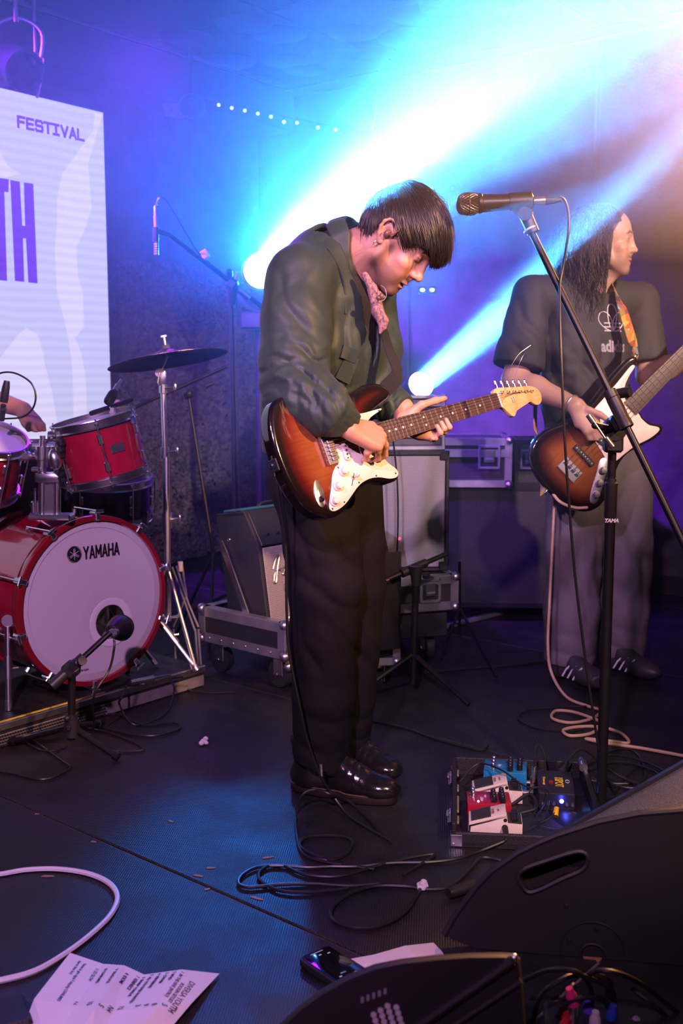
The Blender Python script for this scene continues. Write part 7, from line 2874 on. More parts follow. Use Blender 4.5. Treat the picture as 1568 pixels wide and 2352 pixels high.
for pos, c in ((.0, (.02, .02, .02, 1)), (.3, (.45, .10, .04, 1)), (.55, (.55, .36, .05, 1)), (.8, (.05, .05, .06, 1))):
    e = _r.color_ramp.elements.new(pos)
    e.color = c
_nt.links.new(_w_.outputs['Color'], _r.inputs[0])
_nt.links.new(_r.outputs[0], _nt.nodes['Principled BSDF'].inputs['Base Color'])
sp = [MBS @ V((.436, .114, -.018)), at(1456, 800, BYY - .16), at(1440, 745, BYY - .14), at(1422, 690, BYY - .10), at(1400, 655, BYY + .02), at(1340, 650, BYY + .14), at(1250, 740, BYY + .20), at(1230, 900, BYY + .12), at(1232, 1020, BYY - .10), MBS @ V((-.125, 0, -.018))]
sn = []
for p in sp:
    n = V(p) - bCH
    n.z = 0
    sn.append(n.normalized())
SPp = smooth_path(sp, 5)
ribbon('strap', SPp, .050, .003, mst, bass, [sn[min(len(sn) - 1, i // 5)] for i in range(len(SPp))])
# cream cable from the bass to the floor
BC_ = mat('cable_cream', (0.62, 0.42, 0.24), 0.5)
jack = MBS @ V((-.075, -.160, -.02))
bcab = MB().tube(smooth_path([at(1348, 1166, BYY - .36), at(1320, 1166, BYY - .38), at(1285, 1152, BYY - .37), at(1262, 1120, BYY - .33), at(1250, 1085, BYY - .28), at(1262, 1110, BYY - .22), at(1272, 1150, BYY - .2), at(1268, 1250, BYY - .22), at(1262, 1380, BYY - .22), at(1258, 1480, BYY - .24), fl(1266, 1545, .06), fl(1300, 1600, .012), fl(1350, 1622, .007), fl(1378, 1632, .007), fl(1360, 1650, .007),
    fl(1310, 1660, .007), fl(1268, 1650, .007), fl(1275, 1633, .008), fl(1310, 1634, .010), fl(1350, 1646, .014), fl(1378, 1660, .008), fl(1360, 1683, .007), fl(1310, 1690, .007), fl(1293, 1677, .007), fl(1330, 1669, .008), fl(1380, 1670, .012), fl(1425, 1684, .008), fl(1443, 1706, .007), fl(1400, 1702, .008), fl(1345, 1697, .007), fl(1400, 1708, .010), fl(1470, 1718, .007), fl(1568, 1736, .007), fl(1640, 1752, .007)], 8), .0052, 8).build('instrument_cable', BC_)
tag(bcab, 'cream instrument cable dropping from the bass and looping on the floor by the microphone pole', 'cable')
# ---------------------------------------------------------------- vocal microphone on its boom stand
PY = 2.70
PX_ = .672
vst = thing('microphone_stand', 'tall black boom microphone stand with chrome wing bolt in the right foreground', 'stand', (PX_, PY, 0))


def onp(py, Y=PY, x=PX_):
    """point of the vertical pole seen at picture row py"""
    d = ray(784, py)
    return V((x, Y, EYE + d.z * Y / d.y))


MB().cyl((PX_, PY, .03), onp(1175), .0135, seg=20).build('lower_tube', BLACKM, vst)
MB().cyl(onp(1180), onp(1030), .0105, seg=18).build('upper_tube', BLACKM, vst)
mb = MB()
mb.lathe([(.0135, 0), (.0155, .004), (.0155, .08), (.0165, .085), (.0165, .088), (.0125, .092), (.0125, .10)], onp(1190), (0, 0, 1), 24)
mb.build('height_clutch', BLACKP, vst)
tx = MB()
text(tx, 'TAMA', mtx(onp(1198) + V((0, -.0138, 0)), V((1, 0, 0)), Z3, V((0, -1, 0))), .013, sx=1.0, bold=.0006, depth=.0003, align='CENTER', shear=.25)
tx.build('maker_lettering', PRINT, vst, smooth=False)
MB().lathe([(.135, 0), (.135, .012), (.120, .020), (.03, .028), (.02, .034)], (PX_, PY, 0), (0, 0, 1), 40).build('round_base', BLACKM, vst)
# boom
bo0, bo1 = at(1214, 520, 2.77), at(1590, 1290, 2.50)
bdir = (bo1 - bo0).normalized()
MB().cyl(bo0, bo1, .0088, seg=18).build('boom', BLACKM, vst)
pv_ = bo0 + bdir * ((at(1420, 965, 2.66) - bo0).dot(bdir))
mb = MB()
mb.lathe([(.012, -.030), (.0165, -.028), (.0165, .030), (.0175, .034), (.0175, .050), (.014, .052)], pv_ - bdir * .018, bdir, 24)
mb.lathe([(.012, .0), (.0160, .001), (.0160, .020), (.012, .021)], pv_ - bdir * .068, bdir, 24)
mb.build('boom_sleeve', BLACKP, vst)
mb = MB()
q0 = at(1432, 905, 2.655)
mb.cyl(q0 - V((.014, -.01, 0)), q0 + V((.012, -.012, .006)), .0125, .013, 16)
mb.build('sleeve_knob', BLACKP, vst)
mb = MB()
hc_ = onp(985)
mb.lathe([(.0, -.016), (.028, -.015), (.030, -.010), (.030, .010), (.028, .015), (0, .016)], hc_ + V((0, -.012, 0)), (0, 1, 0), 28)
mb.box(hc_ + V((0, -.006, -.035)), (.046, .034, .046), bev=.006)
mb.lathe([(.0125, 0), (.0145, .004), (.0145, .02), (.012, .024)], onp(1035), (0, 0, 1), 18)
mb.build('swivel_joint', BLACKP, vst)
MB().box((hc_ + pv_) / 2 + V((0, -.004, 0)), (.030, .030, .040), Matrix.Rotation(R(-26), 3, 'Y'), bev=.006).build('sleeve_bracket', BLACKP, vst)
mb = MB()
wb = at(1366, 977, 2.62)
mb.cyl(hc_ + V((-.005, -.02, 0)), wb, .0085, .0080, 14)
mb.sphere(wb, (.009, .008, .009), 14, 10)
mb.build('wing_bolt_shaft', BLACKM, vst)
mb = MB()
mb.cyl(at(1356, 958, 2.615), at(1398, 1020, 2.615), .0032, seg=10)
mb.cyl(at(1350, 953, 2.615), at(1362, 970, 2.615), .0068, seg=14)
mb.cyl(at(1390, 1005, 2.615), at(1406, 1026, 2.615), .0075, seg=14)
mb.build('wing_bolt_bar', CHROME, vst)
# clip and microphone
mb = MB()
ca, cb = at(1225, 535, 2.765), at(1204, 488, 2.775)
mb.cyl(ca, cb, .0155, .0165, 18)
mb.cyl(at(1205, 490, 2.75), at(1209, 492, 2.79), .017, seg=18)
mb.ring_loft([[at(1172, 480, 2.755), at(1226, 480, 2.755), at(1226, 480, 2.795), at(1172, 480, 2.795)], [at(1196, 505, 2.762), at(1215, 505, 2.762), at(1215, 505, 2.788), at(1196, 505, 2.788)]])
mb.build('clip_joint', BLACKP, vst)
MB().torus(at(1218, 528, 2.767), bdir, .0155, .0028, 24, 8).build('clip_ring', mat('clip_ring_grey', (0.45, 0.42, 0.42), 0.4), vst)
mic = thing('microphone', 'black vocal microphone lying level in its clip beside the guitarist forehead', 'microphone', at(1200, 470, 2.775))
m0, m1 = at(1048, 470, 2.775), at(1224, 462, 2.775)
ma = (m1 - m0)
ml = ma.length
ma.normalize()
MB().lathe([(.0, 0), (.012, .0006), (.020, .004), (.0255, .012), (.0275, .022), (.0278, .034), (.0262, .046), (.0235, .053)], m0, ma, 32).build('grille', GRILLE, mic)
MB().torus(m0 + ma * .030, ma, .0278, .0016, 36, 6).build('grille_band', mat('band_bronze', (0.25, 0.16, 0.10), 0.3, 0.9), mic)
# woven wire of the grille
wb_ = MB()
for k in range(24):
    for q in (-1, 1):
        P = []
        for j in range(9):
            t = j / 8
            r_ = float(np.interp(t * .05, [0, .004, .012, .022, .034, .046, .053], [.002, .020, .0258, .0278, .0281, .0265, .0238]))
            a = 2 * PI * k / 24 + q * t * 1.1
            F_ = frame(ma)
            P.append(m0 + ma * (t * .050 + .001) + F_ @ V((r_ * math.cos(a), r_ * math.sin(a), 0)))
        wb_.tube(P, .00055, 4)
g_ = wb_.build('grille_wire', mat('wire_bronze', (0.35, 0.27, 0.22), 0.3, 1.0), mic)
g_['kind'] = 'stuff'
MB().lathe([(.0235, .053), (.0255, .055), (.0255, .062), (.0225, .064), (.0205, .11), (.0195, .150), (.0185, ml - .004), (.0150, ml)], m0, ma, 32).build('handle', MICB, mic)
MB().torus(m0 + ma * .0585, ma, .0250, .0012, 36, 6).build('ring', mat('ring_copper', (0.5, 0.3, 0.2), 0.25, 1.0), mic)
MB().lathe([(.0225, ml - .060), (.0232, ml - .058), (.0228, ml - .005), (.019, ml - .003)], m0, ma, 28, a0=R(-20), a1=R(250)).build('clip_shell', BLACKP, mic)
n0 = m1
MB().lathe([(.0, 0), (.0105, .0), (.0105, .028), (.0095, .030)], n0, ma, 20).build('plug_collar', mat('plug_bronze', (0.35, 0.24, 0.17), 0.3, 0.9), mic)
MB().lathe([(.0100, .028), (.0108, .034), (.0090, .050), (.0055, .066), (.0045, .070)], n0, ma, 20).build('plug_boot', RUBBER, mic)
vc = MB().tube(smooth_path([at(1283, 452, 2.775), at(1296, 460, 2.775), at(1305, 490, 2.77), at(1304, 540, 2.76), at(1293, 610, 2.72), at(1285, 660, 2.70), at(1286, 760, 2.66), at(1290, 860, 2.64), at(1296, 1000, 2.64), at(1306, 1150, 2.65), at(1320, 1320, 2.66), at(1342, 1500, 2.67), at(1362, 1640, 2.68), at(1382, 1760, 2.71), at(1400, 1800, 2.76), fl(1412, 1818, .006), fl(1440, 1780, .006), fl(1480, 1760, .006), fl(1560, 1790, .006)], 8), .0034, 8).build('microphone_cable', CABLE)
tag(vc, 'black cable hanging from the vocal microphone across its boom down to the floor', 'cable')

# ---------------------------------------------------------------- pedalboard
PBP = fl(1036, 1946)
MPB = rot_frame(V((PBP.x, PBP.y, 0)), R(-6))
pbd = thing('pedalboard', 'open black pedalboard case with metal corners on the floor in front of the guitarist', 'pedalboard', M=MPB)
pw, pdp, ph_ = .37, .47, .060
TOLEX = mat('case_black', (0.012, 0.011, 0.012), 0.6, bump=0.3, bscale=300)
MB(MPB).box((pw / 2, pdp / 2, .008), (pw, pdp, .012)).build('case_floor', TOLEX, pbd)
for c, s_ in (((pw / 2, .006, .018), (pw, .012, .036)), ((pw / 2, pdp - .006, ph_ / 2), (pw, .012, ph_)), ((.006, pdp / 2, ph_ / 2), (.012, pdp, ph_)), ((pw - .006, pdp / 2, ph_ / 2), (.012, pdp, ph_))):
    MB(MPB).box((c[0], c[1], c[2] + .002), s_, bev=.003).build('case_wall', TOLEX, pbd)
for x in (0, pw):
    for y in (0, pdp):
        cb = MB(MPB)
        sx, sy = (1 if x == 0 else -1), (1 if y == 0 else -1)
        cb.box((x + sx * .013, y - sy * .001, .018), (.028, .003, .030), bev=.0012)
        cb.box((x - sx * .001, y + sy * .013, .018), (.003, .028, .030), bev=.0012)
        cb.sphere((x + sx * .005, y + sy * .005, .008), .009, 10, 8)
        cb.build('corner_guard', CHROME, pbd)
for y in (.10, .36):
    lt = MB(MPB)
    lt.box((-.004, y, .040), (.008, .030, .026), bev=.002)
    lt.cyl((-.010, y - .012, .046), (-.010, y + .012, .046), .004, seg=8)
    lt.box((-.008, y, .030), (.005, .018, .014), bev=.001)
    lt.build('latch', CHROME, pbd)
for y in (.06, .16, .27, .38):
    MB(MPB).box((.0155, y, .045), (.006, .040 if y != .16 else .10, .008), bev=.002).build('hinge_strip', mat('strip_tan', (.25, .20, .15), .6), pbd)
MB(MPB).box((pw - .006, pdp * .5, ph_ + .006), (.016, pdp - .03, .010), bev=.003).build('right_rail', BLACKM, pbd)
rl = MB(MPB).cyl((pw - .012, pdp - .10, .078), (pw - .012, pdp - .05, .078), .012, seg=14).build('metal_plug', STEEL, pbd)

PEDW = mat('pedal_cream', (0.74, 0.62, 0.52), 0.35, spec=0.5, var=0.06, vscale=60)
PADR = mat('pedal_pad_rubber', (0.028, 0.028, 0.030), 0.75, bump=0.5, bscale=500)
PEDR = mat('pedal_red', (0.36, 0.010, 0.030), 0.28, coat=0.4)
PEDB = mat('pedal_blue', (0.010, 0.20, 0.42), 0.30, coat=0.3, var=.15, vscale=30)
KNOB = mat('pedal_knob_black', (0.012, 0.012, 0.012), 0.3, coat=0.3)


def stomp(label, loc, rz, marks):
    """compact pedal: x from the treadle end to the knob end"""
    M = MPB @ rotz(rz, loc)
    o = thing('effects_pedal', label, 'pedal', M=M, group='effects pedals on the board')
    L, W = .129, .073
    MB(M).prism([(0, 0), (L, 0), (L, .034), (.092, .036), (.090, .050), (.002, .024)], W, M=mtx((0, 0, 0), V((1, 0, 0)), Z3, V((0, -1, 0))) @ Matrix.Translation((0, 0, -W)), bev=.002).build('base', PEDW, o)
    MB(M).prism([(-.004, .012), (-.002, .012), (-.001, .026), (.088, .052), (.089, .057), (.084, .058), (-.002, .034)], W - .003, M=mtx((0, .0015, 0), V((1, 0, 0)), Z3, V((0, -1, 0))) @ Matrix.Translation((0, 0, -W + .003)), bev=.0012).build('treadle', PEDW, o)
    T = M @ Matrix.Translation((.028, W / 2, .0425)) @ Matrix.Rotation(R(-15.5), 4, 'Y')
    MB(T).box((.0, 0, .0015), (.050, W - .012, .003), bev=.001).build('rubber_pad', PADR, o)
    T2 = M @ Matrix.Translation((.066, W / 2, .0535)) @ Matrix.Rotation(R(-15.5), 4, 'Y') @ Matrix.Rotation(R(90), 4, 'Z')
    tx = MB(T2)
    for k, (w_, y_, h_) in enumerate(marks):
        text(tx, w_, Matrix.Translation((y_[0], y_[1], .0006)), h_, bold=.0002, depth=.0002, align='CENTER')
    tx.build('lettering', mat('print_rust', (0.28, 0.12, 0.07), 0.6), o, smooth=False)
    MB(M).box((.1105, W / 2, .0352), (.034, W - .006, .004), bev=.001).build('knob_panel', PADR, o)
    for k in range(4):
        kb = MB(M)
        kb.lathe([(.0072, 0), (.0068, .009), (.005, .0105), (0, .0105)], (.110, .013 + .0157 * k, .037), (0, 0, 1), 16)
        kb.box((.1135, .013 + .0157 * k, .0478), (.007, .0016, .001))
        kb.build('control_knob', KNOB, o)
    MB(M).cyl((.0865, -.001, .044), (.0865, W + .001, .044), .0045, seg=12).build('treadle_screw', BLACKP, o)
    MB(M).box((.066, W - .012, .0605), (.003, .003, .002)).build('indicator_lamp', mat('lamp_red_dim', (.3, .02, .02), .3), o)
    return o, M


ped1, MP1 = stomp('cream effects pedal nearest the viewer with a black jack plug in its side', (.045, .035, .016), 0, [('DELAY', (0, .006), .010), ('digital', (0, -.006), .006)])
ped2, MP2 = stomp('cream effects pedal between the red and the blue pedals, rubber pad at its left', (.058, .245, .016), R(2), [('TUNER', (0, .006), .009), ('A B C D', (0, -.006), .006)])


def boxped(name, label, loc, rz, L, W, Hh, m, knobs, switches, txt, led=None):
    M = MPB @ rotz(rz, loc)
    o = thing('effects_pedal', label, 'pedal', M=M, group='effects pedals on the board')
    MB(M).box((L / 2, W / 2, Hh / 2), (L, W, Hh), bev=.003, seg=2).build('enclosure', m, o)
    for a, b in knobs:
        kb = MB(M)
        kb.lathe([(.0085, 0), (.0085, .004), (.0070, .005), (.0064, .016), (.0052, .018), (0, .018)], (a, b, Hh), (0, 0, 1), 16)
        kb.box((a + .003, b, Hh + .0183), (.007, .0015, .0008))
        kb.build('control_knob', KNOB, o)
    for a, b in switches:
        sb = MB(M)
        sb.lathe([(.0085, 0), (.0085, .0025), (.0055, .003), (.0055, .010), (.0062, .0105), (.0062, .016), (.005, .018), (0, .0185)], (a, b, Hh), (0, 0, 1), 16)
        sb.build('foot_switch', CHROME, o)
    tx = MB(M @ Matrix.Rotation(R(0), 4, 'Z'))
    for w_, x_, y_, h_ in txt:
        text(tx, w_, Matrix.Translation((x_, y_, Hh + .0003)) @ Matrix.Rotation(R(90), 4, 'Z'), h_, bold=.0002, depth=.0002, align='CENTER')
    tx.build('lettering', PRINT, o, smooth=False)
    if led:
        MB(M).sphere((led[0], led[1], Hh + .001), .0028, 10, 6).build('indicator_lamp', led[2], o)
    for q in (0, 1):
        MB(M).cyl((L * .72, W * q + (-.001 if q == 0 else .001), Hh * .5), (L * .72, W * q + (-.010 if q == 0 else .010), Hh * .5), .006, seg=10).build('jack_socket', CHROME, o)
    return o, M


LEDW = mat('led_white_violet', (.5, .5, .5), .3, emit=(0.75, 0.6, 1.0), estr=12)
LEDBL = mat('led_blue', (.1, .1, .5), .3, emit=(0.10, 0.12, 1.0), estr=40)
pedr, MPR = boxped('effects_pedal', 'red effects pedal with black knobs between the two cream pedals', (.040, .128, .016), R(2), .112, .085, .046, PEDR,
                   [(.068, .015), (.068, .035), (.068, .055), (.090, .012), (.090, .030), (.090, .048), (.090, .066)], [(.016, .062), (.016, .040)], [('angry', .040, .030, .012), ('drive', .050, .050, .008)], (.028, .012, LEDW))
pedb, MPBl = boxped('effects_pedal', 'blue effects pedal with rows of black knobs at the far end of the board', (.085, .345, .016), R(-4), .118, .095, .052, PEDB,
                    [(.072, .014), (.072, .034), (.072, .054), (.072, .074), (.098, .024), (.098, .046), (.098, .068)], [(.026, .018), (.026, .070), (.026, .044)], [('sky', .046, .050, .014)], None)
# power supply
MPS = MPB @ rotz(R(-3), (.225, .215, .014))
psu = thing('power_supply', 'black pedal power supply with yellow lettering and a glowing blue light', 'power supply', M=MPS)
sl_, sw_, shh = .095, .165, .050
MB(MPS).box((sl_ / 2, sw_ / 2, shh / 2), (sl_, sw_, shh), bev=.003).build('enclosure', mat('psu_black', (.015, .015, .02), .35), psu)
YEL = mat('print_yellow', (0.75, 0.52, 0.02), 0.5)
for w_, x_, y_, h_, m_ in (('1SPOT', .046, .082, .030, YEL), ('PRO', .030, .078, .015, mat('print_red', (.5, .02, .02), .5)), ('CS7 power supply', .014, .085, .0085, YEL)):
    tx = MB(MPS)
    text(tx, w_, Matrix.Translation((x_, y_, shh + .0003)) @ Matrix.Rotation(R(-90), 4, 'Z'), h_, sx=.82 if w_ == '1SPOT' else .9, bold=.0008 if h_ > .02 else .0002, depth=.0002, align='CENTER')
    tx.build('lettering', m_, psu, smooth=False)
MB(MPS).torus((.078, .088, shh + .0005), (0, 0, 1), .010, .0012, 24, 5, 1.0, .55).build('oval_emblem', PRINT, psu)
MB(MPS).sphere((.060, -.002, .030), (.0055, .004, .0055), 12, 8).build('indicator_light', LEDBL, psu)
for k in range(5):
    MB(MPS).cyl((.012 + .014 * k + (.02 if k > 2 else 0), .002, .022), (.012 + .014 * k + (.02 if k > 2 else 0), -.006, .022), .004, seg=8).build('outlet', STEEL, psu)
light('power_led', 'POINT', MPS @ V((.060, -.020, .034)), MPS @ V((.06, -.1, 0)), (0.06, 0.08, 1.0), .05, shadow_soft_size=.004)
YPL = mat('plug_yellow', (0.75, 0.42, 0.02), 0.4)


def lead(label, pts, r=.0026, m=CABLE, n=6, name='patch_cable', group=None):
    o = MB().tube(smooth_path(pts, n), r, 7).build(name, m)
    return tag(o, label, 'cable', group)


PB = lambda x, y, z: MPB @ V((x, y, z))
lead('thin black lead looping from the blue pedal over the cream pedal to a metal plug', [PB(.02, .30, .05), PB(.07, .35, .085), PB(.13, .30, .09), PB(.19, .27, .06), PB(.235, .275, .05)])
lead('thick black lead curling right of the red pedal', [PB(.155, .17, .045), PB(.20, .185, .07), PB(.215, .15, .05), PB(.17, .13, .04)], .005)
lead('thin black power lead coiled in front of the power supply', [PB(.24, .20, .04), PB(.215, .15, .03), PB(.195, .18, .06), PB(.215, .22, .075), PB(.25, .20, .07), PB(.235, .13, .03), PB(.205, .10, .03), PB(.25, .08, .025), PB(.31, .09, .025)], .0018)
lead('thin lead ending in a yellow plug before the power supply', [PB(.20, .06, .03), PB(.225, .10, .03), PB(.245, .115, .035), PB(.262, .135, .045)], .0018)
yp = thing('power_plug', 'small yellow barrel plug standing before the black power supply', 'plug', PB(.262, .138, .04))
MB().cyl(PB(.262, .132, .036), PB(.266, .148, .052), .0075, .0065, 14).build('plug_body', YPL, yp)
for i, (x, y, z) in enumerate(((.215, .285, .055), (.222, .345, .060))):
    o = thing('jack_plug', ('silver right-angle jack plug beside the blue pedal, nearer the viewer', 'silver jack plug standing at the right of the blue pedal')[i], 'plug', PB(x, y, z))
    MB().cyl(PB(x, y, z - .02), PB(x, y, z + .025), .0075, .0065, 14).build('plug_body', CHROME, o)
    MB().cyl(PB(x, y, z - .02), PB(x - .03, y, z - .02), .006, seg=10).build('plug_tip', STEEL, o)
lead('black lead rising in a tall hoop behind the blue pedal', [PB(.222, .345, .085), PB(.226, .36, .13), PB(.238, .365, .14), PB(.252, .36, .11), PB(.256, .35, .04), PB(.30, .36, .03)], .0024)
lead('black lead curving off the power supply over the right rail', [PB(.31, .37, .055), PB(.325, .41, .09), PB(.37, .45, .10), PB(.46, .46, .03), PB(.56, .40, .006)], .004)
jp_ = thing('jack_plug', 'black jack plug in the side of the nearest cream pedal', 'plug', PB(.115, .02, .05))
q0, q1 = MP1 @ V((.086, -.001, .024)), MP1 @ V((.089, -.036, .012))
MB().lathe([(.0075, 0), (.0078, .004), (.0070, .024), (.0045, .034)], q0 + V((0, .004, .002)), q1 - q0, 16).build('plug_body', RUBBER, jp_)

# ---------------------------------------------------------------- floor cables
f_ = lambda *pp: [fl(a, b, .006) for a, b in pp]
lead('black instrument cable from the front cream pedal snaking left into the pile', [q1, fl(1150, 1935, .02)] + f_((1100, 1955), (1050, 1972), (985, 1980), (900, 1982), (820, 1990), (760, 1990), (705, 1992), (640, 1988), (590, 1992), (556, 2010), (548, 2030), (575, 2038), (640, 2032), (720, 2030), (800, 2035), (870, 2030)), .0042, name='instrument_cable', n=8)
lead('black cable loop lying nearest the viewer below the white tape tag', f_((1150, 1975), (1105, 1970), (1075, 2000), (1035, 2035), (985, 2042), (930, 2035), (860, 2035), (800, 2055), (763, 2085), (768, 2115), (820, 2132), (880, 2125), (930, 2095), (955, 2060), (968, 2035)), .0045, name='instrument_cable', n=8)
lead('black cable looping twice at the left end of the pile', f_((925, 2010), (990, 1970), (990, 1962), (930, 1972), (860, 1990), (780, 2012), (700, 2008), (640, 1985), (600, 1998), (597, 2020), (640, 2045), (700, 2050), (760, 2045), (800, 2040)), .0040, name='instrument_cable', n=8)
lead('black cable in a flat ring to the right of the shoe cable', f_((800, 1990), (730, 1968), (690, 1945), (700, 1925), (740, 1919), (790, 1922), (810, 1935), (795, 1962), (760, 1975), (720, 1972)), .0040, name='instrument_cable', n=8)
jt = fl(900, 1935, .008)
lead('guitar cable falling along the near trouser leg and across the shoe to the floor', [at(640, 1075, 2.70), at(637, 1120, 2.71), at(655, 1250, 2.74), at(658, 1400, 2.75), at(664, 1500, 2.75), at(688, 1620, 2.74), at(706, 1700, 2.74), at(735, 1780, 2.74), fl(764, 1826, .05), fl(800, 1872, .012), fl(850, 1905, .007), fl(880, 1922, .007), jt], .0038, name='instrument_cable', n=8)
lead('second strand of cable passing over the near shoe and round to the pile', [fl(880, 1920, .008), fl(845, 1880, .008), fl(800, 1840, .02), at(760, 1825, 2.72), at(725, 1814, 2.735), at(695, 1826, 2.73), fl(680, 1870, .008), fl(682, 1920, .007), fl(695, 1960, .006), fl(740, 1978, .006), fl(860, 1996, .006)], .0038, name='instrument_cable', n=8)
jk_ = thing('jack_plug', 'thin metal spring guard of the cable resting on the trouser hem above the near shoe', 'plug', at(735, 1775, 2.745))
mb = MB()
for i in range(14):
    mb.torus(at(737, 1756, 2.742).lerp(at(738, 1782, 2.742), i / 13), (0, 0, 1), .004, .0009, 12, 5)
mb.build('spring', STEEL, jk_)
MB().cyl(at(737, 1756, 2.742), at(738, 1782, 2.742), .0034, seg=10).build('core', CABLE, jk_)
WC = mat('cable_white', (0.66, 0.64, 0.68), 0.45)
lead('thick pale cable curving in from the left edge of the stage floor', f_((-60, 2015), (0, 2008), (60, 1998), (130, 1996), (200, 2006), (250, 2028), (270, 2060), (255, 2100), (210, 2145), (150, 2190), (80, 2230), (0, 2252), (-70, 2262)), .0062, WC, n=8, name='instrument_cable')
lead('thin black cable on the floor around the base of the short drum stand', f_((-20, 1650), (60, 1690), (140, 1745), (160, 1765), (100, 1790), (20, 1775), (-30, 1770)), .0036, name='floor_cable')
lead('thin black cable curling on the floor in front of the drum riser', f_((180, 1655), (260, 1640), (330, 1665), (400, 1660), (410, 1675), (350, 1690), (270, 1680), (205, 1650), (290, 1590), (380, 1590), (400, 1570), (450, 1590), (540, 1590)), .0036, name='floor_cable')
lead('black cable looping over the riser edge beside the case tray', [fl(300, 1560, .09), fl(280, 1600, .09), fl(275, 1620, .05), fl(310, 1665, .006), fl(380, 1640, .006), fl(400, 1585, .06), fl(392, 1560, .09), fl(420, 1555, .09)], .0036, name='floor_cable')
lead('dim black cable running across the floor behind the pedalboard', f_((850, 1655), (930, 1672), (1010, 1700), (1100, 1722), (1120, 1712)), .0045, name='floor_cable')
lead('dim black cable ring on the floor beside the cream cable loops', f_((1380, 1622), (1290, 1624), (1210, 1632), (1190, 1650), (1230, 1672), (1300, 1680), (1340, 1676)), .0034, name='floor_cable')
lead('dark cable from the bassist feet towards the cabinet', f_((1250, 1520), (1180, 1528), (1080, 1535), (980, 1545)), .0045, name='floor_cable')
for i, pts in enumerate((((1300, 1790), (1350, 1750), (1430, 1720), (1470, 1740), (1480, 1790), (1420, 1800), (1340, 1790)), ((1350, 1770), (1420, 1750), (1500, 1770), (1520, 1800), (1450, 1810), (1380, 1795)), ((1330, 1765), (1400, 1735), (1480, 1750), (1540, 1785), (1490, 1815)))):
    lead(('dark cable coil behind the microphone pole base, outer ring', 'dark cable coil behind the microphone pole base, inner ring', 'dark cable coil behind the microphone pole, topmost strand')[i], [fl(a, b, .006 + .008 * i) for a, b in pts], .0038, name='floor_cable')
WT = mat('tape_white', (0.70, 0.66, 0.66), 0.6)
tt = thing('tape_tag', 'small white tape tag wrapped round the black cable on the floor', 'tape', fl(972, 2035))
c_ = fl(970, 2036, .008)
MB().prism([(-.012, -.010), (.004, -.013), (.013, -.004), (.011, .012), (-.004, .016), (-.013, .006)], .010, M=mtx(c_ + V((0, 0, -.004)), V((1, 0, 0)), V((0, 1, 0)), Z3), bev=.002).build('tape_flap', WT, tt)
MB().cyl(c_ + V((-.004, -.01, .002)), c_ + V((.004, .012, .004)), .0075, .0085, 10).build('tape_wrap', WT, tt)
pl = MB().lathe([(.011, 0), (.013, .01), (.013, .07), (.009, .075)], fl(1030, 2052, .014), fl(1100, 2030, .014) - fl(1030, 2052, .014), 16).build('cable_connector', BLACKP)
tag(pl, 'black cable connector lying at the foot of the right stage monitor', 'connector')
lt_ = thing('paper_scrap', 'small white crumpled scrap on the dark floor left of the guitarist feet', 'scrap', fl(467, 1712))
Sq = SDF([fl(467, 1712)[i] - .04 for i in range(2)] + [-.005], [fl(467, 1712)[i] + .04 for i in range(2)] + [.05], .002)
for dx, dy, dz, r_ in ((0, 0, .012, .011), (.006, .01, .018, .009), (-.005, -.008, .010, .009), (.003, .016, .012, .008), (.010, -.002, .009, .007)):
    Sq.ell(fl(467, 1712) + V((dx, dy, dz)), [r_, r_ * .7, r_ * .9], None, .003)
Sq.d = np.maximum(Sq.d, -(Sq.ax[2][None, None, :] - .001)).astype(np.float32)
sdf_obj('crumple', [Sq], WT, lt_)
CHIP = mat('wood_chip', (0.30, 0.21, 0.14), 0.7)
for i, (px, py, l_, an, lb) in enumerate(((615, 1970, .030, .3, 'pale splinter on the blue-lit floor above the cable pile'), (484, 1994, .022, .0, 'pale chip beside the deck joint, upper left of the flakes'), (476, 2043, .014, .5, 'tiny chip below the deck joint'), (590, 2064, .034, -.5, 'long pale flake on the deck joint left of the cable pile'),
                                          (455, 2012, .026, -.4, 'pale flake lying on the deck joint nearest the left'), (110, 2013, .030, .0, 'thin white fleck inside the pale cable loop'), (392, 1887, .020, -.7, 'curled pale fleck on the floor above the deck joint'), (85, 1870, .012, .2, 'tiny white fleck near the left end of the deck joint'), (215, 1934, .016, -.4, 'small fleck on the deck joint at the left'))):
    p = fl(px, py, .0005)
    o = MB().prism([(-l_ / 2, -.002), (0, -.0035), (l_ / 2, -.001), (l_ * .4, .003), (-l_ * .3, .004)], .0015, M=rotz(an, p)).build('floor_chip', CHIP)
    tag(o, lb, 'chip', 'pale chips scattered on the deck')
GAF = mat('scuff_mark', (0.10, 0.085, 0.085), 0.8)

# ---------------------------------------------------------------- phone and papers
PAP = mat('paper_white', (0.78, 0.75, 0.76), 0.75, bump=.05, bscale=60)


def sheet(name, label, grid, zz, mtl=PAP):
    """folded paper: grid of picture points with heights"""
    rows = [[fl(a[0], a[1], z) for a, z in zip(r, zr)] for r, zr in zip(grid, zz)]
    n = len(rows[0])
    mb = MB()
    vs = [p for r in rows for p in r]
    fs = []
    for j in range(len(rows) - 1):
        for i in range(n - 1):
            fs.append((j * n + i, j * n + i + 1, (j + 1) * n + i + 1, (j + 1) * n + i))
    mb.add(vs, fs)
    o = mb.build(name, mtl, smooth=False)
    sd = o.modifiers.new('t', 'SOLIDIFY')
    sd.thickness = .0006
    tag(o, label, 'paper')
    return o, rows


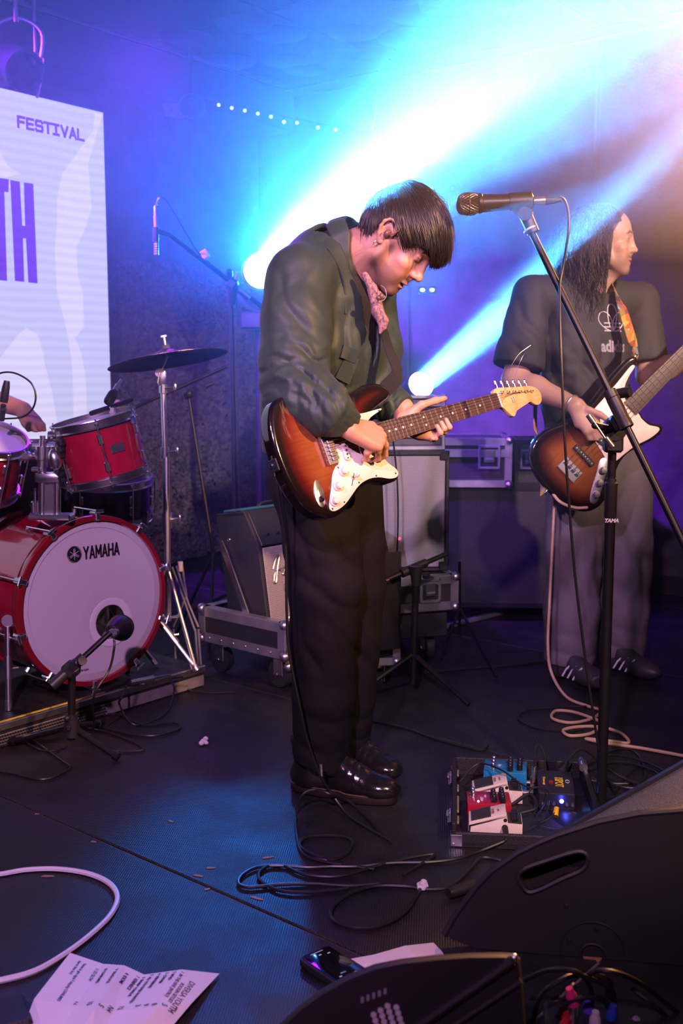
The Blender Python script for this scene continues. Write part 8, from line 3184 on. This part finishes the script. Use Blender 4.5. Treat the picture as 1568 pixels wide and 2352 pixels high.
cr = lambda a, b: (30 + a * .3189, 2130 + b * .3189)
so, srows = sheet('setlist', 'folded white setlist with printed song titles lying on the floor at the lower left', [
    [cr(410, 185), cr(650, 265), cr(800, 275), cr(945, 342), cr(1215, 305), cr(1485, 335)],
    [cr(150, 518), cr(445, 570), cr(590, 580), cr(735, 602), cr(1030, 580), cr(1285, 548)],
    [cr(60, 760), cr(250, 880), cr(400, 890), cr(560, 900), cr(820, 860), cr(1080, 790)]],
    [[.022, .004, .022, .004, .030, .004], [.028, .012, .030, .010, .034, .016], [.03, .006, .016, .006, .016, .004]])


def on_sheet(tx_, col, row, s, t, w_, h_, m=INK, rot=0.0, sx=.9):
    """text laid on one fold of the sheet; s across, t down; it reads down the sheet"""
    a, b = srows[row][col], srows[row][col + 1]
    c, d = srows[row + 1][col], srows[row + 1][col + 1]
    p = a.lerp(b, s).lerp(c.lerp(d, s), t)
    dx = ((c - a).lerp(d - b, s)).normalized()
    dy = ((b - a).lerp(d - c, t)).normalized()
    n = dx.cross(dy).normalized()
    if n.z < 0:
        n = -n
    dy = n.cross(dx)
    text(tx_, w_, mtx(p + n * .0016, dx, dy, n), h_, sx=sx, bold=.0002, depth=.0001)


tx = MB()
for col, s, t, w_, h_ in ((4, .42, .30, 'DIVERSA YOUTH', .016), (4, .22, .36, 'BOOGIN SETLIST', .010), (4, .02, .05, '1  IN THE HIVE (INTRO)', .0095), (3, .82, .05, '2  MOJO', .0095), (3, .62, .05, '3  CYPHER', .0095), (3, .42, .05, '4  VERTEBRAE', .0095), (3, .22, .05, '5  ALL YOU EVER WANTED', .0095), (3, .04, .10, '6  SHARP TONGUE', .0095),
                          (2, .75, .10, '7  REMINISCE', .0095), (2, .25, .14, '8  IDIOMS', .0095), (1, .75, .12, '9  DEADLOCK', .0095), (1, .25, .12, '10 CONSUMED', .0095), (0, .90, .14, '11 SO SLOW', .0095), (0, .52, .12, 'Venue to give signal if skipping CONSUMED', .0085), (0, .36, .10, 'due to time limit', .0085)):
    on_sheet(tx, col, 0, s, t, w_, h_)
for col, s, w_ in ((0, .95, '12'), (1, .55, '15'), (2, .05, '5'), (2, .55, 'N4'), (3, .05, '12'), (3, .45, '3'), (3, .65, '9'), (3, .85, '8'), (4, .10, '5')):
    on_sheet(tx, col, 0, s, .90, w_, .015)
tx.build('lettering', INK, so, smooth=False)
sheet('paper_sheet', 'plain white sheet of paper half hidden behind the near stage monitor', [[(785, 2206), (860, 2192), (930, 2172), (995, 2165)], [(810, 2222), (880, 2214), (950, 2190), (1012, 2182)], [(850, 2290), (930, 2280), (1000, 2262), (1060, 2250)]], [[.002, .008, .012, .003], [.002, .010, .014, .004], [.002, .004, .004, .002]])
cbp = fl(30, 2345)
cb_ = MB().box((cbp.x - .05, cbp.y - .045, .018), (.18, .10, .036), Matrix.Rotation(R(25), 3, 'Z'), bev=.008).build('stage_block', BLACKW)
tag(cb_, 'dark block in the lower left corner beside the setlist', 'block')
phc = [fl(674, 2208, .002), fl(748, 2190, .002), fl(812, 2225, .002), fl(735, 2262, .002)]
pu = (phc[1] - phc[0]).normalized()
pv2 = Z3.cross(pu)
pA, pB = fl(676, 2214), fl(760, 2192)
pX = (fl(808, 2223) - pB)
pX.z = 0
pX.normalize()
pC = (pA + pB) / 2 + pX * .078
MPH = mtx(V((pC.x, pC.y, 0)), pX, Z3.cross(pX), Z3)
phn = thing('mobile_phone', 'black mobile phone lying screen up on the floor beside the near stage monitor', 'phone', M=MPH)
def rrect(L, W, r, n=5):
    o = []
    for cx_, cy_, a0 in ((L / 2 - r, W / 2 - r, 0), (-L / 2 + r, W / 2 - r, 90), (-L / 2 + r, -W / 2 + r, 180), (L / 2 - r, -W / 2 + r, 270)):
        o += [(cx_ + r * math.cos(R(a0 + 90 * k / n)), cy_ + r * math.sin(R(a0 + 90 * k / n))) for k in range(n + 1)]
    return o
MB(MPH).prism(rrect(.156, .080, .014), .016, z0=.002, bev=.003).build('phone_case', RUBBER, phn)
MB(MPH).prism(rrect(.146, .070, .010), .0012, z0=.0178, bev=.0004).build('glass_screen', mat('phone_glass', (.005, .005, .008), .06, spec=.8), phn)
tx = MB(MPH)
W0 = Matrix.Translation((.02, -.005, .0192)) @ Matrix.Rotation(R(-90), 4, 'Z')
text(tx, '19:04', W0, .006, depth=.00005, align='CENTER')
for a, b in ((-.055, .0), (-.050, .018), (.035, .015), (.045, .025), (.030, -.018)):
    tx.box((a, b, .0191), (.003, .006, .0001))
tx.box((-.066, 0, .0191), (.0015, .030, .0001))
tx.build('screen_icons', mat('screen_glow', (.3, .3, .3), .3, emit=(.6, .65, .9), estr=.35), phn, smooth=False)

# ---------------------------------------------------------------- stage monitors
WEDGE = mat('monitor_black_paint', (0.013, 0.011, 0.014), 0.5, bump=.15, bscale=900)
GRL = mat('monitor_grille', (0.16, 0.15, 0.15), 0.6, 0.3, var=.7, vscale=420, bump=.8, bscale=420)
WA = R(-9)
WD = V((math.cos(WA), math.sin(WA), 0))       # along the cheek to the right
WNb = V((-math.sin(WA), math.cos(WA), 0))     # away from the viewer
WO = fl(1022, 2175)


def chk(px, py, off=0.0):
    o, d = V((0, 0, EYE)), ray(px, py)
    k = (WO + WNb * off - o).dot(WNb) / d.dot(WNb)
    p = o + d * k
    return ((p - WO).dot(WD), p.z)


cur = [chk(*p) for p in ((1020, 2150), (1040, 2113), (1066, 2076), (1095, 2038), (1130, 2001), (1190, 1960), (1235, 1938), (1280, 1919), (1374, 1889), (1467, 1870), (1568, 1862))]
e0, e1 = cur[-2], cur[-1]
ex = e1[0] - e0[0]
cur += [(e1[0] + .10, e1[1] + .002), (e1[0] + .20, e1[1] - .02), (e1[0] + .25, e1[1] - .10), (e1[0] + .25, .03), (e1[0] + .22, .002), (.06, .002), (.01, .02), (cur[0][0] - .0, .035)]
WM_ = mtx(WO, WD, Z3, WNb)
mon = thing('stage_monitor', 'large black wedge stage monitor with curved cheek and handle slot at the right', 'speaker', M=mtx(WO, WD, WNb, Z3))
# cheek with a slot: build as ring between outline and handle hole
HL = [chk(*p) for p in ((1196, 2030), (1190, 2012), (1205, 1994), (1255, 1976), (1310, 1958), (1338, 1956), (1350, 1972), (1338, 1996), (1290, 2018), (1240, 2042), (1212, 2048))]


HL = spline2(HL, 4)


def resample(P, n):
    P = [V((a, b, 0)) for a, b in P]
    P.append(P[0])
    L = [0]
    for a, b in zip(P[:-1], P[1:]):
        L.append(L[-1] + (b - a).length)
    out = []
    for i in range(n):
        t = L[-1] * i / n
        k = max(j for j in range(len(L)) if L[j] <= t + 1e-9)
        k = min(k, len(P) - 2)
        f = (t - L[k]) / max(1e-9, L[k + 1] - L[k])
        out.append(P[k].lerp(P[k + 1], f))
    return out


def holed_plate(outer, holes_c, inner, t, M, mb):
    """plate with one hole: both loops sampled by angle round the hole's middle"""
    c = sum((V((a, b, 0)) for a, b in inner), V((0, 0, 0))) / len(inner)

    def hitr(poly, ang):
        d = V((math.cos(ang), math.sin(ang), 0))
        best = None
        n = len(poly)
        for i in range(n):
            a, b = V(poly[i - 1] + (0,)) - c, V(poly[i] + (0,)) - c
            e = b - a
            den = d.x * e.y - d.y * e.x
            if abs(den) < 1e-12:
                continue
            r = (a.x * e.y - a.y * e.x) / den
            u = (a.x * d.y - a.y * d.x) / den
            if r > 0 and -1e-6 <= u <= 1 + 1e-6:
                best = r if best is None else max(best, r)
        return best or 0.01
    angs = sorted([math.atan2(b - c.y, a - c.x) for a, b in outer] + [2 * PI * i / 96 - PI for i in range(96)])
    I, O = [], []
    for a in angs:
        d = V((math.cos(a), math.sin(a), 0))
        I.append(c + d * hitr(inner, a))
        O.append(c + d * hitr(outer, a))
    n = len(angs)
    vs = [M @ p for p in I] + [M @ p for p in O] + [M @ (p + V((0, 0, t))) for p in I] + [M @ (p + V((0, 0, t))) for p in O]
    fs = []
    for i in range(n):
        k = (i + 1) % n
        fs += [(i, k, n + k, n + i), (2 * n + i, 3 * n + i, 3 * n + k, 2 * n + k), (n + i, n + k, 3 * n + k, 3 * n + i), (i, 2 * n + i, 2 * n + k, k)]
    mb.add(vs, fs)
    return I


mb = MB()
hi = holed_plate(cur, None, HL, .018, WM_, mb)
ck = mb.build('cheek', WEDGE, mon, ang=30)
rim_ = MB()
rim_.tube([WM_ @ (V((a, b, 0)) + V((0, 0, -.002))) for a, b in HL[:1] + HL[-3:] ] , .006, 8) if False else None
rim_.tube([WM_ @ V((p.x, p.y, -.001)) for p in hi] + [WM_ @ V((hi[0].x, hi[0].y, -.001))], .005, 6)
rim_.build('handle_rim', WEDGE, ck)
hb = MB()
hb.prism([(p.x * 1.0, p.y) for p in hi[::3]], .004, M=WM_, z0=.08)
hb.ring_loft([[WM_ @ V((p.x, p.y, .012)) for p in hi[::3]], [WM_ @ V((p.x, p.y, .084)) for p in hi[::3]]], cap0=False, cap1=False)
hb.build('handle_recess', mat('recess_black', (.004, .004, .004), .9), ck)
eg = MB()
eg.tube([WM_ @ V((a, b, .004)) for a, b in cur[:12]], .007, 8)
eg.build('edge_round', WEDGE, ck)
# grille: a straight slope seen behind the cheek's curve
DW = .44
g0, g1 = chk(1318, 1897, DW), chk(1568, 1756, DW)
sl = (g1[1] - g0[1]) / (g1[0] - g0[0])
ga = (max(.06, g0[0] - (g0[1] - .05) / sl), .05)
gb2 = (cur[12][0], g1[1] + sl * (cur[12][0] - g1[0]))
top = (gb2[0], gb2[1])
gm = MB()
gm.prism([(ga[0], ga[1]), (top[0], top[1]), (top[0], top[1] - .012), (ga[0] + .012, ga[1] - .006)], DW - .03, M=WM_, z0=.019)
gm.build('grille', GRL, mon, smooth=False)
bdm = MB()
bdm.prism([(ga[0] + .02, .004), (ga[0] + .012, ga[1] - .012), (top[0], top[1] - .016), (cur[13][0] + .02, top[1] - .06), (cur[13][0] + .05, .004)], DW - .03, M=WM_, z0=.0185)
bdm.build('cabinet', WEDGE, mon)
fm = MB()
fm.prism([(ga[0] - .01, .002), (ga[0] - .012, ga[1] + .002), (top[0], top[1] + .010), (cur[13][0] + .02, top[1] - .05), (cur[13][0] + .05, .002)], .016, M=WM_, z0=DW - .011)
fm.build('far_cheek', WEDGE, mon)
# pole cup with its lit half painted as a brown half-disc, connector plate and screws on the cheek
cpx = chk(1360, 2192)
pc_ = MB()
pc_.lathe([(.026, -.004), (.0235, -.005), (.0195, -.002), (.0195, .014), (.0, .014)], (0, 0, 0), (0, 0, 1), 28, caps=False)
T = WM_ @ Matrix.Translation((cpx[0], cpx[1], 0))
mb = MB(T)
mb.v, mb.f = [T @ v for v in pc_.v], pc_.f
mb.build('pole_cup', WEDGE, ck)
MB(T).prism([(.0188 * math.cos(R(195 + 150 * k / 16)), .0188 * math.sin(R(195 + 150 * k / 16))) for k in range(17)], .0012, z0=-.0022).build('cup_lit_half', mat('cup_lit_brown', (0.30, 0.14, 0.06), 0.7), ck)
for px, py in ((1300, 2080), (1307, 2160), (1370, 2134), (1413, 2213)):
    a = chk(px, py)
    MB(WM_ @ Matrix.Translation((a[0], a[1], 0))).lathe([(.005, -.001), (.004, -.003), (.0, -.0035)], (0, 0, 0), (0, 0, -1) if False else (0, 0, 1), 12, caps=False).build('screw', SCREW, ck)
a = chk(1360, 2185)
MB(WM_ @ Matrix.Translation((a[0], a[1], 0))).torus((0, 0, -.001), (0, 0, 1), .062, .0018, 40, 6).build('round_seam', WEDGE, ck)

# near monitor at the bottom
N_A = R(-6)
ND = V((math.cos(N_A), math.sin(N_A), 0))
NNb = V((-math.sin(N_A), math.cos(N_A), 0))
NO = V((0, 1.50, 0))


def nck(px, py):
    o, d = V((0, 0, EYE)), ray(px, py)
    k = (NO - o).dot(NNb) / d.dot(NNb)
    p = o + d * k
    return ((p - NO).dot(ND), p.z)


nc = [nck(*p) for p in ((600, 2400), (640, 2352), (690, 2306), (740, 2270), (800, 2237), (860, 2214), (920, 2202), (1000, 2193), (1080, 2188), (1150, 2187), (1182, 2189), (1194, 2200), (1200, 2260), (1208, 2360))]
ncl = nc + [(nc[-1][0] + .005, .004), (nc[0][0] - .02, .004)]
NM_ = mtx(NO, ND, Z3, NNb)
mon2 = thing('stage_monitor', 'black wedge stage monitor closest to the viewer, cut off by the bottom edge', 'speaker', M=mtx(NO, ND, NNb, Z3))
NPX = ((600, 2400), (640, 2352), (690, 2306), (740, 2270), (800, 2237), (860, 2214), (920, 2202), (1000, 2193), (1080, 2188), (1150, 2187), (1182, 2189), (1194, 2200), (1200, 2260), (1208, 2360))


def nring(off, dy, dx=0.0):
    out = []
    for px, py in NPX:
        o, d = V((0, 0, EYE)), ray(px + (dx if px > 1000 else -dx), py + dy)
        k = (NO + NNb * off - o).dot(NNb) / d.dot(NNb)
        out.append(o + d * k)
    e, g_ = out[-1].copy(), out[0].copy()
    e.z = g_.z = .004
    return out + [e, g_]


RF = [nring(.16, 6, -3), nring(.15, 0), nring(.128, 1), nring(.020, 3), nring(.006, 6, -2), nring(.0, 12, -4)]
MB().ring_loft(RF[:3]).build('far_cheek', WEDGE, mon2, ang=40)
MB().ring_loft(RF[2:]).build('cabinet', WEDGE, mon2, ang=40)
ba, bb_ = V(nck(1176, 2204) + (0,)), V(nck(930, 2372) + (0,))
sb = MB()
sb.tube([NM_ @ (ba + V((0, 0, -.002))), NM_ @ (bb_ + V((0, 0, -.004)))], .008, 8)
sb.build('handle_bar', WEDGE, mon2)
sb = MB()
c2 = V(nck(1196, 2250) + (0,))
d2_ = V(nck(1010, 2372) + (0,))
sb.tube([NM_ @ (c2 + V((0, 0, -.003))), NM_ @ (d2_ + V((0, 0, -.003)))], .005, 8)
sb.build('edge_bar', WEDGE, mon2)
MB().sphere(NM_ @ V(nck(1180, 2196) + (-.004,)), .006, 12, 8).build('corner_screw', CHROME, mon2)
LTP = mat('lit_hole_grey', (0.42, 0.37, 0.40), 0.5)  # grey dots painted for grille holes that catch the light
for j in range(5):
    for i in range(4 - (j == 0)):
        a = nck(858 + 16 * i + 4 * j, 2330 - 10 * i + 13 * j)
        if a[1] < .004:
            continue
        MB(NM_ @ Matrix.Translation((a[0], a[1], 0))).lathe([(.0046, -.0), (.0046, -.002), (.0, -.0022)], (0, 0, 0), (0, 0, 1), 6, caps=False).build('lit_hole_dot', LTP, mon2)
for i in range(5):
    a = nck(832 + 13 * i, 2296 - 5 * i)
    MB(NM_ @ Matrix.Translation((a[0], a[1], 0))).prism([(-.002, -.005), (.002, -.004), (.002, .005), (-.002, .004)], .0012, z0=-.0015).build('badge_bar', mat('badge_dim', (.2, .18, .2), .5), mon2)

# ---------------------------------------------------------------- stage box with coloured plugs, lower right
SBP = fl(1370, 2345)
MSB = rot_frame(V((SBP.x - .10, SBP.y - .10, 0)), R(-8))
sbx = thing('stage_box', 'black stage box full of plugs in the lower right corner', 'stage box', M=MSB)
MB(MSB).box((.16, .06, .016), (.34, .12, .03), bev=.006).build('enclosure', BLACKP, sbx)
cols = ((.60, .03, .16), (.45, .01, .02), (.10, .05, .45), (.55, .50, .52), (.02, .06, .35), (.02, .06, .40), (.45, .02, .03), (.35, .33, .36))
for i, c in enumerate(cols):
    px, py = ((1318, 2285), (1305, 2335), (1352, 2310), (1366, 2340), (1402, 2325), (1462, 2345), (1290, 2352), (1445, 2352))[i]
    Yp = SBP.y - .06 + .02 * (i % 3)
    p = at(px, py, Yp)
    o = thing('plug', ('pink plug highest among the plugs of the stage box', 'red plug low at the left of the stage box', 'violet plug in the middle of the stage box', 'pale grey plug in the middle of the stage box', 'dark blue plug right of the pale grey plug', 'bright blue plug at the right of the stage box', 'red plug at the bottom edge left of the others', 'grey plug between the two blue plugs')[i], 'plug', p, group='plugs in the stage box')
    m_ = mat('plug_colour_%d' % i, c, .4)
    MB().lathe([(.010, 0), (.010, .020), (.008, .024), (.006, .034)], p - Z3 * .018, (.1 * (i - 3), -.1, 1), 16).build('ring', m_, o)
    MB().cyl(p - Z3 * .018, (p.x, p.y + .004, .03), .0085, seg=12).build('barrel', STEEL, o)
for i, pts in enumerate((((1205, 2250, .01), (1260, 2228, .05), (1320, 2232, .08), (1352, 2260, .05), (1360, 2300, 0)), ((1340, 2248, .0), (1370, 2230, .05), (1420, 2235, .06), (1480, 2265, .04), (1560, 2330, .0)), ((1222, 2352, 0), (1240, 2290, .05), (1280, 2255, .06), (1330, 2240, .04), (1400, 2270, .02), (1410, 2300, 0)),
                         ((1270, 2352, 0), (1295, 2310, .04), (1330, 2293, .05), (1380, 2295, .04), (1400, 2320, 0)), ((1360, 2240, .02), (1395, 2255, .02), (1400, 2285, .0)), ((1450, 2270, .0), (1500, 2310, .02), (1560, 2360, 0)), ((1290, 2320, 0), (1300, 2290, .03), (1316, 2262, .03), (1318, 2280, 0)))):
    P = [at(a, b, SBP.y - .02 - d) for a, b, d in pts]
    lead('black cable arching over the stage box, ' + ('reaching furthest left', 'reaching the right edge', 'the widest arc at its left', 'the low arc over the red plugs', 'the short thick piece in the middle', 'the low strand at the far right', 'the small hoop at the pink plug')[i], P, .0045 if i != 4 else .008, name='floor_cable', group='cables over the stage box')
